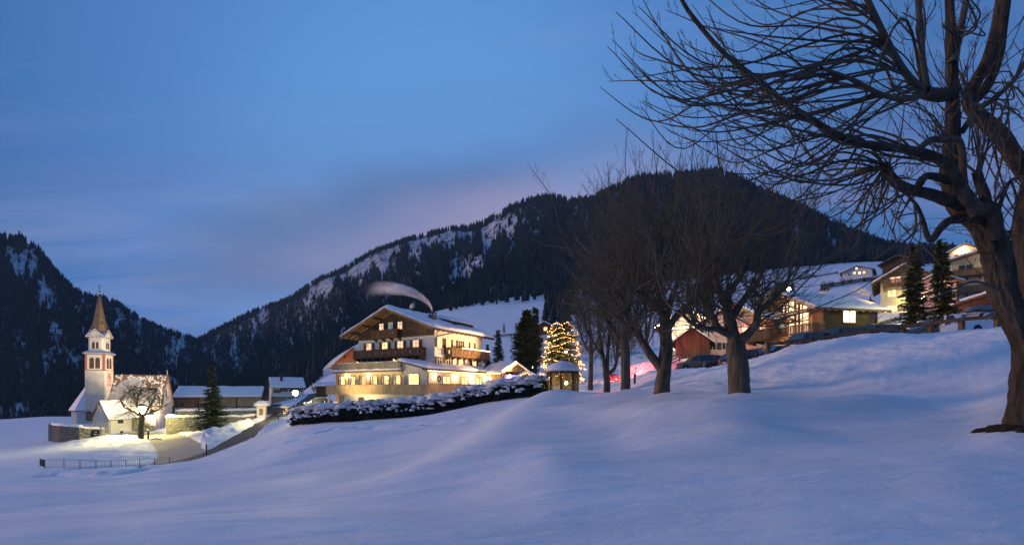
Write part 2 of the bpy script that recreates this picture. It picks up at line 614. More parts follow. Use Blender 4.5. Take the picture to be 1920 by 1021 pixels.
def vnoise(x, y, seed=0):
    x = np.asarray(x, dtype=np.float64)
    y = np.asarray(y, dtype=np.float64)
    ix, iy = np.floor(x), np.floor(y)
    fx, fy = x - ix, y - iy
    fx = fx * fx * fx * (fx * (fx * 6 - 15) + 10)
    fy = fy * fy * fy * (fy * (fy * 6 - 15) + 10)
    a, b = _hash(ix, iy, seed), _hash(ix + 1, iy, seed)
    c, d = _hash(ix, iy + 1, seed), _hash(ix + 1, iy + 1, seed)
    return (a * (1 - fx) + b * fx) * (1 - fy) + (c * (1 - fx) + d * fx) * fy - 0.5


def fbm(x, y, seed=0, oct=4, gain=0.5):
    t, amp, f = 0.0, 1.0, 1.0
    for i in range(oct):
        t = t + amp * vnoise(x * f + 17.3 * i, y * f - 9.1 * i, seed + i)
        amp *= gain
        f *= 2.03
    return t


def pchip(xk, yk, x):
    xk, yk = np.asarray(xk, float), np.asarray(yk, float)
    h = np.diff(xk)
    d = np.diff(yk) / h
    m = np.zeros(len(xk))
    for i in range(1, len(xk) - 1):
        if d[i - 1] * d[i] > 0:
            w1, w2 = 2 * h[i] + h[i - 1], h[i] + 2 * h[i - 1]
            m[i] = (w1 + w2) / (w1 / d[i - 1] + w2 / d[i])
    m[0], m[-1] = d[0], d[-1]
    x = np.clip(x, xk[0], xk[-1])
    k = np.clip(np.searchsorted(xk, x) - 1, 0, len(h) - 1)
    t = (x - xk[k]) / h[k]
    return ((1 + 2 * t) * (1 - t) ** 2 * yk[k] + t * (1 - t) ** 2 * h[k] * m[k] + t * t * (3 - 2 * t) * yk[k + 1] + t * t * (t - 1) * h[k] * m[k + 1])


def seg_dist(X, Y, pts):
    """distance to a polyline and the running fraction along it"""
    best = np.full(X.shape, 1e9)
    frac = np.zeros(X.shape)
    n = len(pts) - 1
    for i in range(n):
        ax, ay = pts[i]
        bx, by = pts[i + 1]
        dx, dy = bx - ax, by - ay
        t = np.clip(((X - ax) * dx + (Y - ay) * dy) / (dx * dx + dy * dy + 1e-9), 0, 1)
        d = np.hypot(X - ax - t * dx, Y - ay - t * dy)
        m = d < best
        best = np.where(m, d, best)
        frac = np.where(m, (i + t) / n, frac)
    return best, frac


def gp(px, Y):
    """ground-plan point at pixel column px and depth Y"""
    return ((px - 960.0) / F * Y, Y)


# ---------------------------------------------------------------- the ground: heights given along sight columns
# each column of the photograph: (depth Y, pixel row the ground has there)
NEAR = [(1.0, -1.68), (3.0, -1.70)]
COLS = {
    -1100: [(6, 1085), (13, 960), (28, 915), (42, 890), (60, 880), (80, 868), (120, 845), (170, 815), (210, 800), (300, 815), (430, 805)],
    -400: [(6, 1050), (13, 955), (28, 905), (42, 886), (60, 878), (80, 862), (120, 835), (170, 805), (210, 792), (300, 812), (430, 803)],
    0: [(5.6, 1021), (13, 945), (28, 897), (42, 884), (60, 868), (80, 850), (120, 818), (170, 793), (210, 785), (300, 810), (430, 802)],
    100: [(5.5, 1021), (13, 942), (28, 896), (42, 881), (55, 865), (75, 843), (92, 828), (110, 815), (130, 803), (170, 787), (210, 778), (300, 808), (430, 801)],
    200: [(5.5, 1021), (13, 940), (28, 893), (44, 873), (60, 857), (78, 836), (86, 818), (92, 808), (100, 804), (115, 797), (130, 791), (170, 785), (210, 782), (300, 806), (430, 800)],
    280: [(5.4, 1021), (13, 936), (28, 888), (44, 868), (60, 858), (75, 838), (82, 825), (88, 813), (100, 806), (115, 798), (130, 788), (170, 780), (210, 780), (300, 800), (430, 795)],
    400: [(5.3, 1021), (13, 928), (28, 878), (44, 857), (52, 848), (60, 838), (72, 818), (80, 810), (90, 802), (100, 790), (115, 778), (140, 770), (170, 768), (210, 772), (300, 790), (430, 790)],
    500: [(5.3, 1021), (13, 920), (28, 858), (44, 830), (55, 816), (65, 805), (75, 794), (85, 786), (95, 780), (115, 768), (140, 756), (170, 750), (220, 756), (300, 776), (430, 786)],
    560: [(5.3, 1021), (13, 914), (28, 845), (40, 814), (47, 802), (52, 793), (60, 786), (75, 778), (85, 772), (100, 765), (120, 753), (140, 743), (170, 735), (220, 748), (300, 768), (430, 780)],
    600: [(5.3, 1021), (13, 911), (28, 838), (40, 805), (50, 789), (60, 778), (75, 768), (100, 755), (120, 745), (140, 735), (170, 722), (220, 697), (260, 690), (300, 692), (430, 700)],
    650: [(5.3, 1021), (13, 908), (28, 831), (40, 799), (49, 787), (58, 770), (68, 760), (100, 748), (130, 733), (170, 705), (220, 674), (260, 658), (320, 655), (430, 662)],
    720: [(5.3, 1021), (13, 903), (28, 823), (40, 794), (46, 785), (56, 764), (66, 757), (80, 750), (100, 743), (130, 728), (170, 695), (220, 660), (300, 632), (430, 615)],
    850: [(5.3, 1021), (13, 888), (28, 799), (36, 780), (44, 767), (52, 746), (66, 737), (80, 730), (100, 715), (130, 695), (180, 655), (250, 614), (320, 592), (430, 574)],
    950: [(5.3, 1021), (13, 868), (22, 800), (28, 780), (36, 760), (41, 751), (47, 744), (60, 734), (70, 728), (85, 716), (110, 692), (150, 658), (220, 612), (300, 583), (430, 557)],
    1050: [(5.3, 1021), (13, 842), (20, 785), (26, 757), (32, 745), (36, 742), (40, 739), (47, 736), (55, 733), (70, 724), (85, 711), (110, 685), (150, 648), (220, 600), (300, 570), (430, 545)],
    1150: [(5.3, 1021), (11, 862), (16, 795), (21, 757), (25, 743), (31, 738), (40, 736), (45, 734), (52, 726), (60, 716), (70, 703), (85, 692), (110, 670), (150, 637), (220, 590), (300, 560), (430, 535)],
    1240: [(5.3, 1020), (10, 872), (14, 792), (17, 760), (19, 744), (22, 738), (28, 731), (36, 717), (42, 702), (46, 697), (50, 697), (56, 695), (62, 690), (80, 680), (110, 655), (150, 621), (220, 576), (300, 552), (430, 525)],
    1385: [(5.3, 1018), (10, 865), (13, 792), (15.2, 758), (17, 743), (20, 735), (24, 722), (29, 700), (34, 681), (37, 677), (40, 684), (45, 687), (52, 683), (60, 672), (80, 646), (110, 612), (150, 575), (220, 546), (300, 530), (430, 510)],
    1500: [(5.2, 1017), (10, 858), (13, 795), (15.2, 762), (17.5, 748), (20, 733), (23, 708), (27, 676), (30, 654), (32, 650), (35, 657), (39, 668), (46, 665), (55, 648), (70, 627), (100, 587), (150, 555), (220, 530), (300, 516), (430, 500)],
    1650: [(5.2, 1015), (10, 850), (13, 792), (15, 766), (17, 740), (20, 703), (23, 668), (26, 640), (28.5, 628), (31, 632), (35, 645), (40, 650), (47, 640), (55, 612), (70, 588), (100, 560), (150, 535), (220, 511), (300, 500), (430, 490)],
    1800: [(5.2, 1011), (10, 840), (13, 790), (15, 758), (18, 702), (21, 655), (23.5, 628), (25.5, 617), (28, 622), (32, 636), (38, 636), (44, 622), (52, 598), (65, 577), (90, 550), (150, 520), (220, 506), (300, 497), (430, 492)],
    1920: [(5.2, 1010), (8, 888), (10, 822), (11, 803), (13, 768), (16, 712), (19, 658), (21.5, 624), (23.5, 611), (26, 614), (30, 626), (38, 626), (46, 610), (54, 585), (65, 566), (90, 540), (150, 515), (220, 501), (300, 493), (430, 487)],
    2400: [(5.2, 1005), (8, 880), (10, 815), (13, 755), (16, 700), (19, 645), (23, 596), (28, 592), (38, 600), (54, 560), (90, 520), (150, 500), (220, 490), (300, 480), (430, 475)],
    3000: [(5.2, 1000), (8, 870), (10, 805), (13, 745), (16, 690), (19, 635), (23, 580), (28, 570), (38, 580), (54, 540), (90, 500), (150, 490), (220, 480), (300, 470), (430, 465)],
}
NYG = 420
LYG = np.linspace(math.log(1.0), math.log(430.0), NYG)
PXK = sorted(COLS)
_prof = []
for p in PXK:
    e = NEAR + [(Y, (H - py) / F * Y) for Y, py in COLS[p]]
    _prof.append(pchip([math.log(a) for a, b in e], [b for a, b in e], LYG))
_prof = np.array(_prof)
PXG = np.linspace(-1100, 3000, 620)
_T = np.array([pchip(PXK, _prof[:, j], PXG) for j in range(NYG)])          # [Y, px]


def _blur(T, k, ax):
    w = np.exp(-0.5 * (np.arange(-3 * k, 3 * k + 1) / k) ** 2)
    w /= w.sum()
    Tp = np.pad(T, [(3 * k, 3 * k) if a == ax else (0, 0) for a in range(2)], mode='edge')
    return np.apply_along_axis(lambda r: np.convolve(r, w, mode='valid'), ax, Tp)


_T = _blur(_blur(_T, 3, 1), 2, 0)

# road, cleared yard, snow banks: polylines on the plan
ROAD = [gp(225, 44), gp(285, 47), gp(345, 50.5), gp(400, 55), gp(446, 61), gp(481, 69), gp(508, 79), gp(527, 91), gp(552, 105), gp(585, 122), gp(600, 145)]
YARD = [gp(335, 50), gp(338, 60), gp(332, 71), gp(316, 82), gp(285, 90), gp(252, 91), gp(215, 90)]
STREET = [gp(1075, 60), gp(1140, 56), gp(1200, 53), gp(1270, 51.5), gp(1330, 48), gp(1400, 43), gp(1480, 40), gp(1560, 38.5), gp(1650, 37.5), gp(1760, 36.5), gp(1900, 35), gp(2100, 33)]
BANKS = [  # points, height, half width, roughness
    ([gp(352, 69), gp(392, 72.5), gp(430, 77), gp(462, 84)], 1.0, 2.0, 0.28),
    ([gp(360, 58), gp(366, 64), gp(372, 70)], 0.45, 1.8, 0.25),
    ([gp(500, 60), gp(528, 72), gp(552, 88)], 0.8, 2.4, 0.28),
    ([gp(380, 50), gp(448, 53.5), gp(505, 61)], 0.12, 1.3, 0.25),
    ([gp(185, 84), gp(235, 81), gp(275, 80), gp(300, 80)], 0.35, 3.0, 0.3),
    ([gp(1090, 50), gp(1150, 49), gp(1210, 48)], 0.5, 1.2, 0.3),
    ([gp(1185, 62), gp(1240, 60), gp(1290, 58)], 1.3, 1.2, 0.25),
    ([gp(1020, 30), gp(985, 24), gp(930, 17), gp(860, 11.5)], 0.62, 2.0, 0.0),
    ([gp(1090, 20.5), gp(1200, 17), gp(1330, 15.5), gp(1480, 15.2), gp(1640, 15.5)], 0.24, 1.1, 0.0),
    ([gp(1420, 12.0), gp(1240, 10.2), gp(1050, 10.0)], 0.20, 1.5, 0.0),
]
TRACKS = [[gp(90, 33), gp(170, 31), gp(230, 33), gp(285, 38), gp(265, 42)], [gp(230, 33), gp(330, 35), gp(430, 34.5), gp(560, 36), gp(640, 38)],
          [gp(0, 37), gp(80, 36), gp(150, 31), gp(195, 29), gp(270, 32), gp(330, 36)], [gp(470, 41), gp(640, 40), gp(800, 33), gp(870, 31)]]


def ground_raw(X, Y):
    X = np.asarray(X, float)
    Y = np.asarray(Y, float)
    Yc = np.clip(Y, 1.0, 430.0)
    px = 960.0 + F * X / np.maximum(Yc, 6.0)
    u = np.clip((px - PXG[0]) / (PXG[1] - PXG[0]), 0, len(PXG) - 1.001)
    v = np.clip((np.log(Yc) - LYG[0]) / (LYG[1] - LYG[0]), 0, NYG - 1.001)
    i, j = u.astype(int), v.astype(int)
    fu, fv = u - i, v - j
    z = (_T[j, i] * (1 - fu) + _T[j, i + 1] * fu) * (1 - fv) + (_T[j + 1, i] * (1 - fu) + _T[j + 1, i + 1] * fu) * fv
    return z


def road_half(frac):
    return 2.9 + 0.5 * np.clip((frac - 0.25) / 0.3, 0, 1)


def ground(X, Y):
    X = np.asarray(X, float)
    Y = np.asarray(Y, float)
    z = ground_raw(X, Y)
    shp = X.shape
    # soft drifts
    far = np.clip(Y / 60.0, 0, 1)
    z = z + 0.46 * fbm(X * 0.085 + Y * 0.03, Y * 0.15 - X * 0.04, 3, 3, 0.42) * np.clip((Y - 3) / 8, 0, 1) * np.clip((75 - Y) / 25, 0.15, 1)
    z = z + 0.9 * fbm(X * 0.02, Y * 0.02, 9, 3) * np.clip((Y - 110) / 120, 0, 1)
    rd, fr = seg_dist(X, Y, ROAD)
    yd, _ = seg_dist(X, Y, YARD)
    sd, _ = seg_dist(X, Y, STREET)
    clear = np.maximum(np.maximum(1 - np.clip((rd - road_half(fr)) / 1.0, 0, 1), 1 - np.clip((yd - 2.2) / 1.0, 0, 1)),
                       1 - np.clip((sd - 2.4) / 1.2, 0, 1))
    # plough-turned, lumpy snow on the street bank and by the road
    px = 960.0 + F * X / np.maximum(Y, 4.0)
    bank = np.clip((px - 1150) / 120, 0, 1) * np.clip((Y - 20 + np.clip((px - 1385) / 90, -6, 4)) / 4, 0, 1) * np.clip((50 - Y) / 6, 0, 1)
    lump = fbm(X * 0.9, Y * 0.9, 21, 4, 0.6)
    z = z + 0.11 * lump * bank * (1 - clear) + 0.10 * fbm(X * 1.5 + Y * 0.5, Y * 0.55 - X * 0.18, 23, 4, 0.6) * bank * (1 - clear) + 0.10 * np.abs(fbm(X * 0.45 + Y * .2, Y * 0.3, 22, 3)) * bank
    mound = np.clip((Y - 50) / 10, 0, 1) * np.clip((100 - Y) / 8, 0, 1) * np.clip((560 - px) / 60, 0, 1) * np.clip((px - 90) / 60, 0, 1)
    z = z + 0.32 * lump * mound * (1 - clear)
    for pts, hgt, hw, rough in BANKS:
        d, _ = seg_dist(X, Y, pts)
        g = np.exp(-(d / hw) ** 2)
        z = z + hgt * g * (1 + rough * 2.2 * (fbm(X * 0.7, Y * 0.7, 31, 4, 0.6))) * (1 - clear)
    for tpx, tY in ((1387, 17), (1241, 22), (1172, 30), (1138, 38), (1107, 46)):     # snow heaped against the trunks
        bx, by = gp(tpx, tY)
        z = z + 0.13 * np.exp(-((X - bx) ** 2 + (Y - by + .35) ** 2) / (0.55 + tY * .012) ** 2) * (1 + 1.2 * vnoise(X * 1.7, Y * 1.7, 41))
    for pts in TRACKS:
        d, fr2 = seg_dist(X + 0.25 * vnoise(X * 0.9, Y * 0.9, 5), Y + 0.3 * vnoise(X * 0.8, Y * 0.8, 6), pts)
        z = z - 0.36 * np.exp(-(d / 0.75) ** 2) * (0.6 + 1.6 * vnoise(X * 1.1, Y * 1.1, 8))
    z = z - 0.28 * clear * (Y > 40)
    return z


def gz(x, y):
    return float(ground(np.array([float(x)]), np.array([float(y)]))[0])


def on(px, Y, dz=0.0):
    x, y = gp(px, Y)
    return Vector((x, y, gz(x, y) + dz))


# grid: fan of columns opening from a point behind the camera
_uk = np.concatenate([np.linspace(-2.3, -1.15, 60, endpoint=False), np.linspace(-1.15, 1.12, 560, endpoint=False), np.linspace(1.12, 2.1, 60)])
_yk = np.concatenate([np.linspace(-26, 2, 30, endpoint=False), np.exp(np.linspace(math.log(2.0), math.log(20), 120, endpoint=False)),
                      np.exp(np.linspace(math.log(20.0), math.log(130), 330, endpoint=False)), np.exp(np.linspace(math.log(130.0), math.log(430), 70))])
U, YY = np.meshgrid(_uk, _yk)
XX = U * (YY + 2.0 + 28.0 * np.clip((6.0 - YY) / 30.0, 0, 1))
ZZ = ground(XX, YY)
nr, nc = XX.shape
V = np.stack([XX.ravel(), YY.ravel(), ZZ.ravel()], axis=1)
ii, jj = np.meshgrid(np.arange(nr - 1), np.arange(nc - 1), indexing='ij')
Q = np.stack([ii * nc + jj, ii * nc + jj + 1, (ii + 1) * nc + jj + 1, (ii + 1) * nc + jj], axis=-1).reshape(-1, 4)
tag(np_mesh('snow_field', V, Q, 'snow'), kind='structure')


def strip(name, pts, halfs, m, dz, step=0.6, nw=9):
    P = [np.array(p) for p in pts]
    # Catmull-Rom through the points
    out = []
    n = len(P)
    for i in range(n - 1):
        p0, p1, p2, p3 = P[max(i - 1, 0)], P[i], P[i + 1], P[min(i + 2, n - 1)]
        k = max(2, int(np.linalg.norm(p2 - p1) / step))
        for t in np.linspace(0, 1, k, endpoint=False):
            out.append((0.5 * ((2 * p1) + (-p0 + p2) * t + (2 * p0 - 5 * p1 + 4 * p2 - p3) * t * t + (-p0 + 3 * p1 - 3 * p2 + p3) * t ** 3), (i + t) / (n - 1)))
    out.append((P[-1], 1.0))
    C = np.array([o[0] for o in out])
    fr = np.array([o[1] for o in out])
    T = np.gradient(C, axis=0)
    T /= np.linalg.norm(T, axis=1)[:, None]
    Nn = np.stack([-T[:, 1], T[:, 0]], axis=1)
    hw = halfs(fr) if callable(halfs) else np.full(len(fr), halfs)
    hw = hw + 0.35 * vnoise(fr * 60, fr * 0, 44)
    w = np.linspace(-1, 1, nw)
    XY = C[:, None, :] + Nn[:, None, :] * (w[None, :, None] * hw[:, None, None])
    Z = ground(XY[..., 0], XY[..., 1]) + dz
    V = np.concatenate([XY, Z[..., None]], axis=-1).reshape(-1, 3)
    a, b = np.meshgrid(np.arange(len(C) - 1), np.arange(nw - 1), indexing='ij')
    Q = np.stack([a * nw + b, a * nw + b + 1, (a + 1) * nw + b + 1, (a + 1) * nw + b], axis=-1).reshape(-1, 4)
    return tag(np_mesh(name, V, Q, m), kind='structure')


strip('road', ROAD, lambda f: road_half(f) - 0.1, 'asphalt', 0.05)
strip('cleared_yard', YARD, 2.4, 'grit', 0.035)
strip('street', STREET, 2.5, 'grit', 0.04)


# ---------------------------------------------------------------- mountains and their forests
def snow_forest_floor():
    m, nt, out = new_mat('mountain_floor')
    N, L = nt.nodes, nt.links
    b = N.new('ShaderNodeBsdfPrincipled')
    b.inputs['Roughness'].default_value = 0.9
    b.inputs['Specular IOR Level'].default_value = 0.1
    L.new(b.outputs[0], out.inputs[0])
    at_ = N.new('ShaderNodeAttribute')
    at_.attribute_name = 'snow'
    t = N.new('ShaderNodeTexCoord')
    n = N.new('ShaderNodeTexNoise')
    n.inputs['Scale'].default_value = 0.045
    n.inputs['Detail'].default_value = 8.0
    n.inputs['Roughness'].default_value = 0.7
    L.new(t.outputs['Object'], n.inputs['Vector'])
    rk = N.new('ShaderNodeMapRange')
    rk.inputs['From Min'].default_value = 0.38
    rk.inputs['From Max'].default_value = 0.52
    L.new(n.outputs[0], rk.inputs[0])
    floor = N.new('ShaderNodeMix'); floor.data_type = 'RGBA'
    floor.inputs[6].default_value = (0.02, 0.026, 0.026, 1)
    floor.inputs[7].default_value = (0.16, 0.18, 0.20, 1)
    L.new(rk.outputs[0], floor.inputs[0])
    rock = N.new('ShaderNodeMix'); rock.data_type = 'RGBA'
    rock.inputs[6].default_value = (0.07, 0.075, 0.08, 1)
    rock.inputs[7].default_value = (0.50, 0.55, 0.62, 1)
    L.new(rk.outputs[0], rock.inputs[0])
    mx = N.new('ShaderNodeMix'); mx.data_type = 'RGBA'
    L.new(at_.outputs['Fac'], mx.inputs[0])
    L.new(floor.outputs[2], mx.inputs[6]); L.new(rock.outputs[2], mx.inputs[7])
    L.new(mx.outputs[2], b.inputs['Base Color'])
    return m


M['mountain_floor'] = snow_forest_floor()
M['far_conifer'] = mat('far_conifer', (0.020, 0.031, 0.031), 0.9, 0.5, 0.35)  # slightly light, bluish tone puts some distance haze into the colour


def blob(px, py, cx, cy, sx, sy, rot=0.0):
    c, s = math.cos(R(rot)), math.sin(R(rot))
    u = ((px - cx) * c + (py - cy) * s) / sx
    v = (-(px - cx) * s + (py - cy) * c) / sy
    return np.exp(-(u * u + v * v))


def mountain(skyl, base, dist, snow_blobs, rim, seed, npx, nv, px0, px1, ntree, tree_h, mat_tree, bare=None):
    """skyl / base: (px, py) outlines of the ridge and of the foot; dist: (px, foot depth, ridge depth)."""
    px = np.linspace(px0, px1, npx)
    sk = pchip([a for a, b in skyl], [b for a, b in skyl], px)
    bs = pchip([a for a, b in base], [b for a, b in base], px)
    Y0 = pchip([d[0] for d in dist], [d[1] for d in dist], px)
    Y1 = pchip([d[0] for d in dist], [d[2] for d in dist], px)

    def surf(p, v, skp, bsp, y0, y1):
        # v 0..1 foot to ridge, above 1 falls away behind the ridge
        vv = np.clip(v, 0, 1)
        Y = y0 + (y1 - y0) * (vv ** 1.15) + np.clip(v - 1, 0, None) * 500
        py = bsp + (skp - bsp) * (vv ** 0.92)
        X = (p - 960) / F * Y
        Z = (H - py) / F * Y
        gul = fbm(p * 0.022 + 0.5 * v, v * 1.3 + 0.002 * p, seed, 4, 0.55)
        env = np.sin(np.pi * np.clip(vv, 0, 1)) ** 0.7
        Z = Z + gul * 46 * env * (y1 / 1000)
        Y = Y + gul * 60 * env
        Z = Z - np.clip(v - 1, 0, None) * 500
        return X, Y, Z

    def proj(X, Y, Z):
        return 960 + F * X / Y, H - F * Z / Y

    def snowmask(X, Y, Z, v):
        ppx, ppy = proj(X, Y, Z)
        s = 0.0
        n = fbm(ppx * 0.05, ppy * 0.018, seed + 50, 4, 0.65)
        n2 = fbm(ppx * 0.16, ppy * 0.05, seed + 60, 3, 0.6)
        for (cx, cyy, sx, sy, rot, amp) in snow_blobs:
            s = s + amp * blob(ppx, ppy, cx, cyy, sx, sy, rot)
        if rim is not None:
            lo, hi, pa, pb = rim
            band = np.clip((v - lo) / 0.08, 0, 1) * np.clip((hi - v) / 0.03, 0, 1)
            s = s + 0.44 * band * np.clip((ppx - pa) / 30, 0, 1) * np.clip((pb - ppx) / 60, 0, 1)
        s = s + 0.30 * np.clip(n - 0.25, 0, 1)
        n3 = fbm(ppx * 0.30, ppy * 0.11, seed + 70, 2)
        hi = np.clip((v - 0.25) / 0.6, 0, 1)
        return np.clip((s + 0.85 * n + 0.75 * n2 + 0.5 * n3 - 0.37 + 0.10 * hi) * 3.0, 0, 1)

    v = np.concatenate([np.linspace(0, 1, nv), [1.04, 1.12, 1.3]])
    P, Vv = np.meshgrid(px, v)
    X, Y, Z = surf(P, Vv, sk[None, :], bs[None, :], Y0[None, :], Y1[None, :])
    Z[0, :] -= 25
    sm = snowmask(X, Y, Z, Vv)
    nr, nc = X.shape
    ii, jj = np.meshgrid(np.arange(nr - 1), np.arange(nc - 1), indexing='ij')
    Q = np.stack([ii * nc + jj, ii * nc + jj + 1, (ii + 1) * nc + jj + 1, (ii + 1) * nc + jj], axis=-1).reshape(-1, 4)
    o = np_mesh('mountain', np.stack([X.ravel(), Y.ravel(), Z.ravel()], 1), Q, 'mountain_floor')
    tag(o, kind='structure')
    a = o.data.attributes.new('snow', 'FLOAT', 'POINT')
    a.data.foreach_set('value', sm.ravel().astype(np.float32))
    # forest: one point per tree
    rs = np.random.RandomState(seed)
    n = ntree
    p = rs.uniform(px0, px1, n)
    vv = rs.uniform(0.0, 1.03, n)
    # extra trees along the ridge so that the skyline is ragged
    k = n // 7
    vv[:k] = rs.uniform(0.955, 1.012, k)
    f = lambda arr: np.interp(p, px, arr)
    tx, ty, tz = surf(p, vv, f(sk), f(bs), f(Y0), f(Y1))
    s = snowmask(tx, ty, tz, vv)
    gap = fbm(p * 0.09, vv * 30, seed + 80, 3)
    keep = (rs.uniform(0, 1, n) > s * 0.97) & (gap > -0.42)
    if bare is not None:
        qx, qy = proj(tx, ty, tz)
        keep &= ~bare(qx, qy)
    tx, ty, tz, p = tx[keep], ty[keep], tz[keep], p[keep]
    return tx, ty, tz, rs.uniform(tree_h[0], tree_h[1], len(tx)) * (0.75 + 0.5 * rs.uniform(0, 1, len(tx)) ** 2)


def conifer_group(name, mname, kind_stage):
    """geometry nodes: a small many-tiered conifer put on every point of the mesh"""
    g = bpy.data.node_groups.new(name, 'GeometryNodeTree')
    g.interface.new_socket('Geometry', in_out='INPUT', socket_type='NodeSocketGeometry')
    g.interface.new_socket('Geometry', in_out='OUTPUT', socket_type='NodeSocketGeometry')
    N, L = g.nodes, g.links
    gi, go = N.new('NodeGroupInput'), N.new('NodeGroupOutput')
    jn = N.new('GeometryNodeJoinGeometry')
    for (z, r0, r1, hgt, nn, rot) in kind_stage:
        c = N.new('GeometryNodeMeshCone')
        c.fill_type = 'NONE'
        c.inputs['Vertices'].default_value = nn
        c.inputs['Radius Top'].default_value = r1
        c.inputs['Radius Bottom'].default_value = r0
        c.inputs['Depth'].default_value = hgt
        t = N.new('GeometryNodeTransform')
        t.inputs['Translation'].default_value = (0, 0, z)
        t.inputs['Rotation'].default_value = (0.07 * math.sin(7 * z), 0.07 * math.cos(5 * z), rot)
        L.new(c.outputs[0], t.inputs[0])
        L.new(t.outputs[0], jn.inputs[0])
    sm = N.new('GeometryNodeSetMaterial')
    sm.inputs['Material'].default_value = M[mname]
    L.new(jn.outputs[0], sm.inputs[0])
    ip = N.new('GeometryNodeInstanceOnPoints')
    L.new(gi.outputs[0], ip.inputs['Points'])
    L.new(sm.outputs[0], ip.inputs['Instance'])
    for nm, sock, ty in (('size', 'Scale', 'FLOAT_VECTOR'), ('turn', 'Rotation', 'FLOAT_VECTOR')):
        na = N.new('GeometryNodeInputNamedAttribute')
        na.data_type = ty
        na.inputs['Name'].default_value = nm
        out = [s for s in na.outputs if s.enabled and s.name == 'Attribute'][0]
        L.new(out, ip.inputs[sock])
    L.new(ip.outputs[0], go.inputs[0])
    return g


STAGES = [(0.16, 0.165, 0.09, 0.22, 7, 0.1), (0.36, 0.155, 0.06, 0.28, 7, 0.6), (0.58, 0.115, 0.035, 0.28, 6, 1.3), (0.80, 0.07, 0.0, 0.42, 5, 0.4)]
G_CON = None


def forest(name, tx, ty, tz, h, mname='far_conifer', wid=(0.85, 1.35), seed=1):
    global G_CON
    rs = np.random.RandomState(seed)
    me = bpy.data.meshes.new(name)
    n = len(tx)
    me.vertices.add(n)
    me.vertices.foreach_set('co', np.stack([tx, ty, tz - 0.4], 1).astype(np.float32).ravel())
    w = rs.uniform(wid[0], wid[1], n) * h
    a = me.attributes.new('size', 'FLOAT_VECTOR', 'POINT')
    a.data.foreach_set('vector', np.stack([w, w, h], 1).astype(np.float32).ravel())
    a = me.attributes.new('turn', 'FLOAT_VECTOR', 'POINT')
    a.data.foreach_set('vector', np.stack([rs.normal(0, 0.05, n), rs.normal(0, 0.05, n), rs.uniform(0, 6.28, n)], 1).astype(np.float32).ravel())
    o = link(bpy.data.objects.new(name, me))
    if G_CON is None:
        G_CON = conifer_group('conifers', mname, STAGES)
    md = o.modifiers.new('conifers', 'NODES')
    md.node_group = G_CON
    return tag(o, kind='stuff')


SKY_L = [(-1300, 470), (-700, 380), (-300, 400), (0, 446), (38, 450), (60, 461), (88, 492), (120, 530), (150, 553), (180, 560), (205, 564), (240, 584), (280, 609), (320, 622),
         (345, 629), (368, 637), (420, 668), (480, 700), (560, 730)]
BASE_L = [(-1300, 800), (0, 806), (100, 806), (200, 800), (300, 790), (430, 778), (560, 778)]
DIST_L = [(-1300, 400, 900), (0, 400, 820), (150, 400, 900), (200, 400, 1150), (370, 415, 1450), (560, 430, 1500)]
BL_L = [(42, 492, 22, 34, 0, 0.94), (118, 668, 26, 26, 0, 0.75), (85, 700, 9, 60, 12, 1.00), (175, 668, 22, 22, 0, 0.62), (85, 775, 12, 28, 0, 0.69),
        (330, 640, 26, 22, 35, 0.69), (10, 775, 40, 22, 0, 1.12), (260, 600, 22, 14, 35, 0.62), (75, 540, 14, 30, 30, 0.50), (320, 740, 14, 30, 0, 0.44), (215, 575, 16, 12, 30, 0.50),
        (120, 772, 12, 22, 0, 0.62), (40, 640, 14, 20, 0, 0.44), (140, 690, 10, 30, 0, 0.50)]
SKY_R = [(150, 775), (260, 705), (330, 662), (372, 636), (420, 612), (480, 582), (540, 561), (590, 528), (640, 507), (700, 473), (740, 459), (780, 446), (840, 432), (900, 421),
         (930, 404), (980, 381), (1030, 371), (1080, 378), (1110, 376), (1160, 352), (1200, 340), (1250, 337), (1300, 332), (1340, 328), (1380, 341), (1440, 371),
         (1500, 397), (1560, 427), (1620, 457), (1680, 478), (1740, 484), (1800, 490), (1920, 494), (2200, 470), (2700, 430), (3200, 420)]
BASE_R = [(150, 790), (330, 780), (480, 772), (560, 765), (600, 705), (640, 672), (700, 628), (760, 610), (850, 585), (950, 566), (1050, 552), (1150, 542), (1300, 524),
          (1500, 506), (1700, 496), (1920, 497), (2200, 490), (3200, 470)]
DIST_R = [(150, 380, 1500), (372, 400, 1500), (600, 420, 1450), (930, 425, 1250), (1060, 420, 1050), (1150, 420, 760), (1340, 420, 720), (1560, 420, 620), (1700, 425, 520), (1920, 428, 500), (3200, 430, 700)]
BL_R = [(918, 455, 14, 50, 28, 0.95), (868, 512, 10, 30, 50, 0.8), (925, 425, 26, 18, 0, 0.55), (610, 540, 34, 12, -35, 0.65), (660, 512, 30, 10, -30, 0.5), (740, 480, 60, 16, -20, 0.45),
        (830, 455, 60, 16, -12, 0.5), (1050, 378, 34, 10, 0, 0.55), (955, 470, 12, 10, 0, 0.6), (640, 600, 4, 34, 0, 0.75), (655, 580, 4, 26, 0, 0.7), (460, 612, 26, 6, -15, 0.4),
        (1010, 420, 8, 14, 0, 0.4), (700, 560, 16, 10, 0, 0.3), (440, 660, 5, 30, 0, 0.5), (880, 540, 8, 8, 0, 0.4), (940, 550, 22, 8, 0, 0.6), (1460, 498, 60, 5, 0, 0.3)]
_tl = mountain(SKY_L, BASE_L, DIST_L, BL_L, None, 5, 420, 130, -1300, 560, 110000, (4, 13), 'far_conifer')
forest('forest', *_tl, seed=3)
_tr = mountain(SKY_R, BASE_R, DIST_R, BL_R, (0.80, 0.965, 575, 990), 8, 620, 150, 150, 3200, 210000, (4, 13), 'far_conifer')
forest('forest', *_tr, seed=4)
